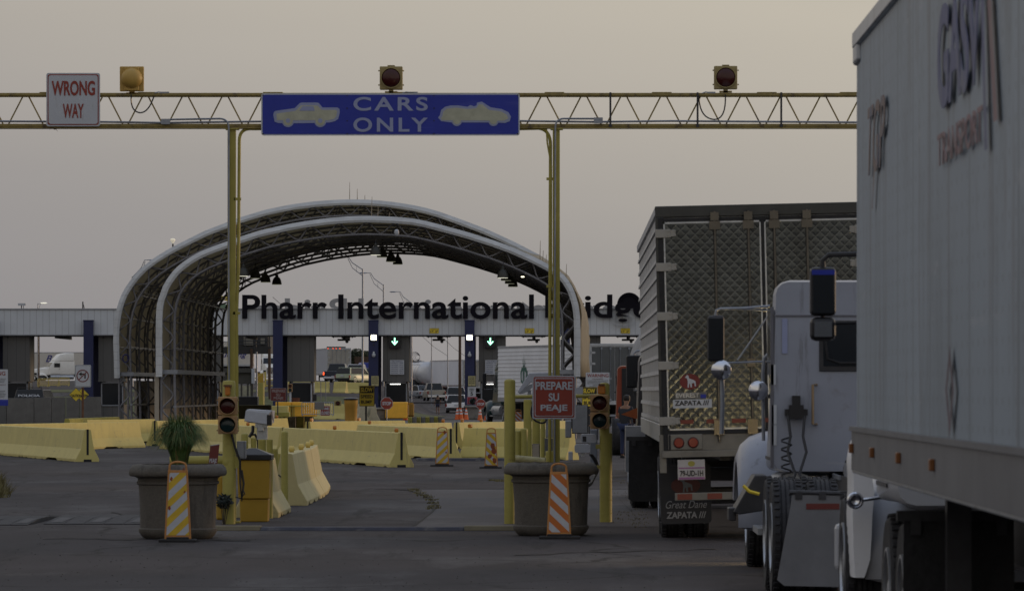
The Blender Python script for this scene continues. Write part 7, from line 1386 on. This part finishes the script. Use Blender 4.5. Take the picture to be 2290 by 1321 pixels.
# low guard hut behind the canopy ribs
r_ = T('guard_hut', 'low grey guard hut with flat roof behind the left gantry post', 'hut', G(545, 33))
b = MB(); b.pbox(500, 823, 568, 833, 33, 3, dy=-.2); b.pbox(500, 833, 560, 858, 33, 2.8); b.pbox(560, 833, 566, 898, 33, .3); [b.pbox(x_, 858, x_ + 4, 900, 33, .2) for x_ in (500, 521, 538, 552)]; b.out('wall', mat('grey_hut', (.07, .068, .06), .7), r_); b = MB(); b.pbox(563, 824, 570, 857, 33, .2, dy=-.3); b.out('corner_trim', WHITES, r_)
b = MB(); b.pbox(505, 862, 560, 888, 32, .05, dy=1.5); b.out('window', mat('pale_screen', (.30, .29, .22), .6, var=.3, sc_=2), r_)
block('dark_counter', 'long dark cabinet behind the left signal head', 'cabinet', 500, 886, 576, 906, 44, 1, BLACKP); block('olive_wall', 'low olive wall under the dark cabinet', 'wall', 465, 905, 606, 942, 46, .6, mat('dark_olive_wall', (.075, .068, .035), .7, var=.15))
bollard('tall pale yellow bollard left of the small prepare su peaje sign', 584, 855, 945, 7.5, dome=False, group=None, s=41)
r_ = T('litter_bin', 'ochre bin held on a yellow rail in front of the far white tractor', 'litter bin', G(582, 28)); b = MB(); b.pbox(577, 834, 589, 855, 28, .4); b.out('bin_body', BINO, r_); b = MB(); b.tube([P(567, 848, 28), P(590, 833, 28)], .04, 6); b.pbox(591, 831, 595, 865, 28, .15); b.tube([P(595, 849, 28), P(612, 849, 28)], .05, 6); b.tube([P(595, 862, 28), P(612, 862, 28)], .05, 6); b.out('rail', YF, r_)
# ------------------------------------------------------------------ people
def person(label, loc, h, rz, skin, top, legs, shoes, hairm, arms, lean=.0, sleeves=True, head_tilt=0):
    r_ = T('person', label, 'person', (0, 0, 0)); k = h / 1.72
    V_ = {'pel': (0, 0, .95), 'bel': (0, .01, 1.08), 'che': (0, .0 + lean * .4, 1.32), 'nk': (0, .0 + lean * .8, 1.47), 'hd0': (0, .015 + lean, 1.545), 'hd1': (0, .02 + lean + head_tilt * .5, 1.62), 'hd2': (0, .01 + lean + head_tilt, 1.69),
          'sl': (-.17, lean * .7, 1.40), 'sr': (.17, lean * .7, 1.40), 'hl': (-.09, 0, .90), 'hr': (.09, 0, .90), 'kl': (-.10, .02, .50), 'kr': (.10, .03, .50), 'al': (-.10, -.02, .09), 'ar': (.10, .0, .09), 'tl': (-.11, .12, .035), 'trr': (.11, .14, .035)}
    E_ = [('pel', 'bel'), ('bel', 'che'), ('che', 'nk'), ('nk', 'hd0'), ('hd0', 'hd1'), ('hd1', 'hd2'), ('che', 'sl'), ('che', 'sr'), ('pel', 'hl'), ('pel', 'hr'), ('hl', 'kl'), ('hr', 'kr'), ('kl', 'al'), ('kr', 'ar'), ('al', 'tl'), ('ar', 'trr')]
    Rr = {'pel': .135, 'bel': .13, 'che': .145, 'nk': .052, 'hd0': .07, 'hd1': .09, 'hd2': .075, 'sl': .06, 'sr': .06, 'hl': .085, 'hr': .085, 'kl': .055, 'kr': .055, 'al': .038, 'ar': .038, 'tl': .03, 'trr': .03}
    for sd_, S in (('l', -1), ('r', 1)):
        el_, wr = arms[sd_]; V_['e' + sd_] = el_; V_['w' + sd_] = wr; E_ += [('s' + sd_, 'e' + sd_), ('e' + sd_, 'w' + sd_)]; Rr['e' + sd_] = .042; Rr['w' + sd_] = .027
        d_ = (Vector(wr) - Vector(el_)).normalized(); V_['p' + sd_] = tuple(Vector(wr) + d_ * .07); E_.append(('w' + sd_, 'p' + sd_)); Rr['p' + sd_] = .030
        ac = d_.orthogonal().normalized()
        for i in range(4):
            q_ = Vector(wr) + d_ * .10 + Vector((0, (i - 1.5) * .018, 0)); l_ = (.06, .072, .068, .052)[i]; n1, n2 = f'f{sd_}{i}a', f'f{sd_}{i}b'; V_[n1] = tuple(q_ + d_ * l_ * .4); V_[n2] = tuple(q_ + d_ * l_ + Vector((-S * .015, 0, 0))); E_ += [('p' + sd_, n1), (n1, n2)]; Rr[n1] = .009; Rr[n2] = .008
        V_['t' + sd_ + 'h'] = tuple(Vector(wr) + d_ * .06 + Vector((-S * .02, .05, 0))); E_.append(('w' + sd_, 't' + sd_ + 'h')); Rr['t' + sd_ + 'h'] = .010
    def skin_mesh(name, keys, m, grow, root_, over=None):
        ks = [x for x in V_ if x in keys]; me = bpy.data.meshes.new(name); me.from_pydata([tuple(c_ * k for c_ in ((over or {}).get(x) or V_[x])) for x in ks], [(ks.index(a_), ks.index(c_)) for a_, c_ in E_ if a_ in ks and c_ in ks], []); me.materials.append(m)
        o = bpy.data.objects.new(name, me); col.objects.link(o); o.parent = r_; mo = o.modifiers.new('skin', 'SKIN')
        for i, x in enumerate(ks): q_ = Rr[x] * k + (grow if x in keys else 0); me.skin_vertices[0].data[i].radius = (q_ * (1.15 if x in ('che', 'pel', 'bel') else 1), q_ * (.82 if x in ('che', 'pel', 'bel') else 1)); me.skin_vertices[0].data[i].use_root = x == root_
        mo.use_smooth_shade = True; su = o.modifiers.new('smooth', 'SUBSURF'); su.levels = su.render_levels = 2; return o
    body = skin_mesh('body', set(V_), skin, 0, 'pel')
    tk_ = {'pel', 'bel', 'che', 'sl', 'sr', 'el', 'er'}; up = dict()
    for sd_ in 'lr':
        if not sleeves is True: up['e' + sd_] = tuple(Vector(V_['s' + sd_]) * .45 + Vector(V_['e' + sd_]) * .55)
    skin_mesh('shirt', tk_, top, .014, 'bel', up); 
    if legs: skin_mesh('trousers', {'pel', 'hl', 'hr', 'kl', 'kr', 'al', 'ar'} if legs[1] else {'pel', 'hl', 'hr', 'kl', 'kr'}, legs[0], .018, 'pel', {} if legs[1] else {'kl': (-.10, .015, .62), 'kr': (.10, .02, .62)})
    b = MB(); c_ = Vector(V_['hd2']) * k
    b.loft([[(c_.x + math.cos(t) * q_ * k, c_.y - .012 + math.sin(t) * q_ * 1.1 * k, c_.z + z_ * k) for t in [2 * math.pi * i / 16 for i in range(16)]] for q_, z_ in ((.074, -.09), (.094, -.04), (.098, .02), (.08, .07), (.03, .095), (.003, .10))]); b.out('hair', hairm, r_, smooth=True)
    for s_ in (-1, 1): b = MB(); b.box(s_ * .10 * k - .045, s_ * .10 * k + .045, -.06, .20 * k, 0, .075); b.out('shoe', shoes, r_, bevel=.02)
    b = MB(); hc = Vector(V_['hd1']) * k; [b.cyl((s_ * .034 * k, hc.y + .078 * k, hc.z + .015), (s_ * .034 * k, hc.y + .09 * k, hc.z + .015), .010, n=8) for s_ in (-1, 1)]; b.box(-.012, .012, hc.y + .08 * k, hc.y + .108 * k, hc.z - .03, hc.z + .005); b.box(-.024, .024, hc.y + .078 * k, hc.y + .088 * k, hc.z - .05, hc.z - .042); b.out('face', mat('face_features', (.09, .05, .035), .6), r_)
    b = MB(); [b.box(s_ * .088 * k - .008, s_ * .088 * k + .008, hc.y - .02, hc.y + .012, hc.z - .02, hc.z + .03) for s_ in (-1, 1)]; b.out('ear', skin, r_, bevel=.004)
    place(r_, loc, rz); return r_
SKIN = mat('tanned_skin', (.22, .12, .08), .6, var=.06); HAIR = mat('black_hair', (.012, .010, .010), .6)
person('person in dark t-shirt and blue jeans standing beside the quilted trailer', G(1399, 84.2), 1.62, R(-28), SKIN, mat('charcoal_shirt', (.018, .02, .028), .8), (mat('dark_jeans', (.018, .028, .075), .8), True), BLACK, HAIR,
       {'l': ((-.24, .04, 1.13), (-.14, .26, 1.12)), 'r': ((.24, .05, 1.13), (.13, .27, 1.13))}, lean=.03, sleeves=False, head_tilt=.05)
person('person in dark top and shorts walking behind the lane gate', (*G(979, 25.2).xy, gz(G(979, 25.2).x, F / 25.2)), 1.66, R(6), SKIN, mat('black_top', (.012, .012, .015), .8), (mat('dark_blue_shorts', (.02, .022, .05), .8), False), BLACK, HAIR,
       {'l': ((-.27, .02, 1.15), (-.30, .03, .90)), 'r': ((.27, -.02, 1.15), (.27, .08, .92))}, sleeves=False)
# ------------------------------------------------------------------ poles, lamps, wires, trees
def pole(label, px, ytop, s, r=.08, arms=(), m=GALV, name='street_lamp', cat='street lamp', group='street lamps', lit=False):
    a = G(px, s); a.z = 0; zt = HC - (ytop - VY) / s; r_ = T(name, label, cat, a, group); b = MB(); b.cyl((a.x, a.y, 0), (a.x, a.y, zt), r, r * .6, n=8); b.out('pole', m, r_, smooth=True)
    for dx, up_ in arms:
        b = MB(); y0 = ytop + (12 if up_ else 4)
        p0, p1 = P(px, ytop + 16, s), P(px, ytop + 2, s); e = P(px + dx, ytop + up_, s); mid = P(px + dx * .55, ytop + up_ + 3, s)
        b.tube([p0, P(px + dx * .5, ytop + up_ * .35 + 7, s), P(px + dx * .72, ytop + up_ * .9, s)], r * .32, 5); b.tube([p1, P(px + dx * .5, ytop + up_ * .55 + 1, s), P(px + dx * .68, ytop + up_ * .98, s), e], r * .4, 5); b.tube([P(px + dx * .3, ytop + 13 + up_ * .2, s), P(px + dx * .3, ytop + up_ * .3 + 3, s)], r * .2, 4); b.out('arm', m, r_)
        b = MB(); sg_ = 1 if dx > 0 else -1; b.loft([[(e.x + sg_ * t_, e.y + math.cos(q_) * w_, e.z + math.sin(q_) * w_ * .5 - .02) for q_ in [i * math.pi / 4 for i in range(8)]] for t_, w_ in ((-.15, .04), (.0, .11), (.35, .13), (.55, .03))]); b.out('lamp_head', mat('weak_street_lamp', (.9, .85, .7), .5, emit=.7) if lit else m, r_, smooth=True)
    return r_
pole('tall double arm street lamp left of centre under the arch', 811, 601, 26, .10, ((-46, -26),))
pole('street lamp with left arm right of the double arm lamp', 857.5, 636, 24, .09, ((-42, -26),))
pole('street lamp rising behind the word International', 921, 676, 22, .09, ((-38, -24),))
pole('street lamp left of the taller canopy haunch', 296, 618, 26, .09, ((40, -37),))
pole('small lit street lamp above the left facade', 84.5, 678, 22, .06, ((9, -1),), lit=True)
r_ = T('roof_antenna', 'flat antenna panel cluster on the left facade roof line', 'antenna', G(48, 24)); b = MB(); b.pbox(40, 678, 57, 683, 24, .4); b.out('panel', WHITES, r_); b = MB(); b.pbox(47, 683, 49, 700, 24, .1); b.pbox(52, 683, 53, 700, 24, .1); b.out('mast', DSTEEL, r_)
r_ = T('antenna_mast', 'short grey mast on the left facade roof', 'antenna', P(178, 695, 34)); b = MB(); b.pbox(177, 673, 179.5, 695, 34, .1, dy=2); b.tube([P(180, 680, 34) + Vector((0, 2, 0)), P(183, 694, 34) + Vector((0, 2, 0))], .03, 4); b.out('mast', DSTEEL, r_)
r_ = T('roof_lamp', 'small lit globe lamp behind the left haunch of the canopy', 'lamp', P(386, 560, 44)); b = MB(); b.pbox(385, 545, 388, 575, 40, .1); b.out('pole', DSTEEL, r_); b = MB(); c = P(386.5, 540, 40); b.lathe([(.02, -.12), (.12, .02), (.15, .10), (.1, .16), (.02, .17)], (c.x, c.y), 12, z0=c.z); b.out('globe', mat('lit_globe', (.7, .64, .5), .5, emit=.5), r_, smooth=True)
for lb, px, y0, s, r0, m in (('thin pole through the left side of the tanker lane', 920, 740, 24, .06, GALV), ('thin steel pole above the steel tanker', 965, 740, 23, .05, GALV), ('thin steel pole between tanker and timber pole', 1001, 740, 23, .05, GALV), ('thick brown timber pole right of the tanker lane', 1028.5, 735, 26, .14, BROWN), ('dark pole in the far left opening', 87, 740, 26, .07, BROWN),
                             ('leaning brown timber post by the fourth column', 603, 780, 32, .09, BROWN), ('thin grey pole left of the leaning timber post', 574, 786, 33, .06, GALV)):
    a = G(px, s); b = MB(); b.cyl((a.x, a.y, min(0, gz(a.x, a.y))), (a.x, a.y, HC - (y0 - VY) / s), r0, r0 * .8, n=8); tag(b.out('pole', m, smooth=True), lb, 'pole', 'poles beyond the toll plaza')
for i, (x0, y0, x1, y1, s) in enumerate(((940, 748, 1000, 795, 24), (985, 750, 1046, 800, 24), (610, 664, 640, 682, 32), (1165, 606, 1231, 655, 58))):
    b = MB(); p, p2 = P(x0, y0, s), P(x1, y1, s); b.tube([p, (p + p2) / 2 + Vector((0, 0, -.15)), p2], .02, 4)
    tag(b.out('overhead_wire', DSTEEL), ['slack wire above the steel tanker', 'slack wire running down behind the navy column', 'short wire beside the word Pharr', 'thin wire under the right haunch of the canopy'][i], 'wire')
b = MB(); c = P(927, 805, 22)
for k in range(5): rr_ = .55 - .08 * k; b.tube([c + Vector((math.cos(t) * rr_ + k * .08, math.sin(t) * .3, math.sin(t) * rr_ + .3)) for t in [i * .4 for i in range(17)]], .018, 4)
b.tube([P(912, 815, 22), P(940, 815, 22)], .03, 4); tag(b.out('razor_wire', DSTEEL), 'coil of razor wire left above the steel tanker', 'razor wire')
TREE = mat('tree_leaf', (.028, .036, .016), .7, var=.5, sc_=1.5)
def tree(label, px, ytop, s, rx, seed, hh):
    a = G(px, s); z0 = gz(a.x, a.y); zt = HC - (ytop - VY) / s; r_ = T('tree', label, 'tree', (a.x, a.y, z0), 'trees beyond the raised road'); rn = random.Random(seed); b = MB(); top = zt; cz = zt - hh / 2
    b.tube([(a.x, a.y, z0), (a.x + .1, a.y, (z0 + cz) / 2), (a.x, a.y, cz + hh * .3)], [.22, .16, .05], 7)
    for i in range(7): t = rn.uniform(0, 6.28); b.tube([(a.x, a.y, cz - hh * .3 + i * .15), (a.x + math.cos(t) * rx * .7, a.y + math.sin(t) * rx * .7, cz + rn.uniform(-.2, .4) * hh)], [.08, .02], 5)
    b.out('trunk', BARKM, r_); b = MB()
    cl = [(Vector((rn.uniform(-1, 1) * rx * .75, rn.uniform(-1, 1) * rx * .75, rn.uniform(-.5, .42) * hh)), rn.uniform(.25, .5) * rx) for _ in range(16)]
    for i in range(2600):
        o_, q_ = rn.choice(cl); d_ = Vector((rn.gauss(0, 1), rn.gauss(0, 1), rn.gauss(0, 1))).normalized() * q_ * rn.uniform(.6, 1.05); p = Vector((a.x, a.y, cz)) + o_ + d_
        if p.z > top: continue
        u = Vector((rn.uniform(-1, 1), rn.uniform(-1, 1), rn.uniform(-1, 1))).normalized(); v = u.orthogonal().normalized() * .09; b.add([p - u * .14, p + v, p + u * .14, p - v], [(0, 1, 2, 3)])
    b.out('crown', TREE, r_); return r_
tree('dark round tree right of the grimy reefer doors', 797, 780, 19, 1.1, 1, 3.2); tree('broad dark tree behind the lamp pole and column', 812, 785, 18, 1.6, 2, 3.0); tree('low dark tree between reefer trailer and blue tractor', 787, 795, 18.5, .8, 3, 2.2)
tree('small dark tree top at the left edge of the tanker lane', 908, 800, 18, 1.0, 5, 2.2)
r_ = T('timber_fence', 'dark timber fence wall under the far trees', 'fence', G(812, 19.5)); b = MB(); a = G(793, 19.5); c = G(836, 19.5)
n_ = 14
for i in range(n_): x0 = a.x + (c.x - a.x) * i / n_; b.box(x0, x0 + (c.x - a.x) / n_ - .02, a.y, a.y + .06, 2.0, HC - (797 - VY) / 19.5)
b.out('boards', BROWN, r_); b = MB(); b.box(a.x, c.x, a.y - .05, a.y, 3.6, 3.7); b.out('rail', BROWN, r_)
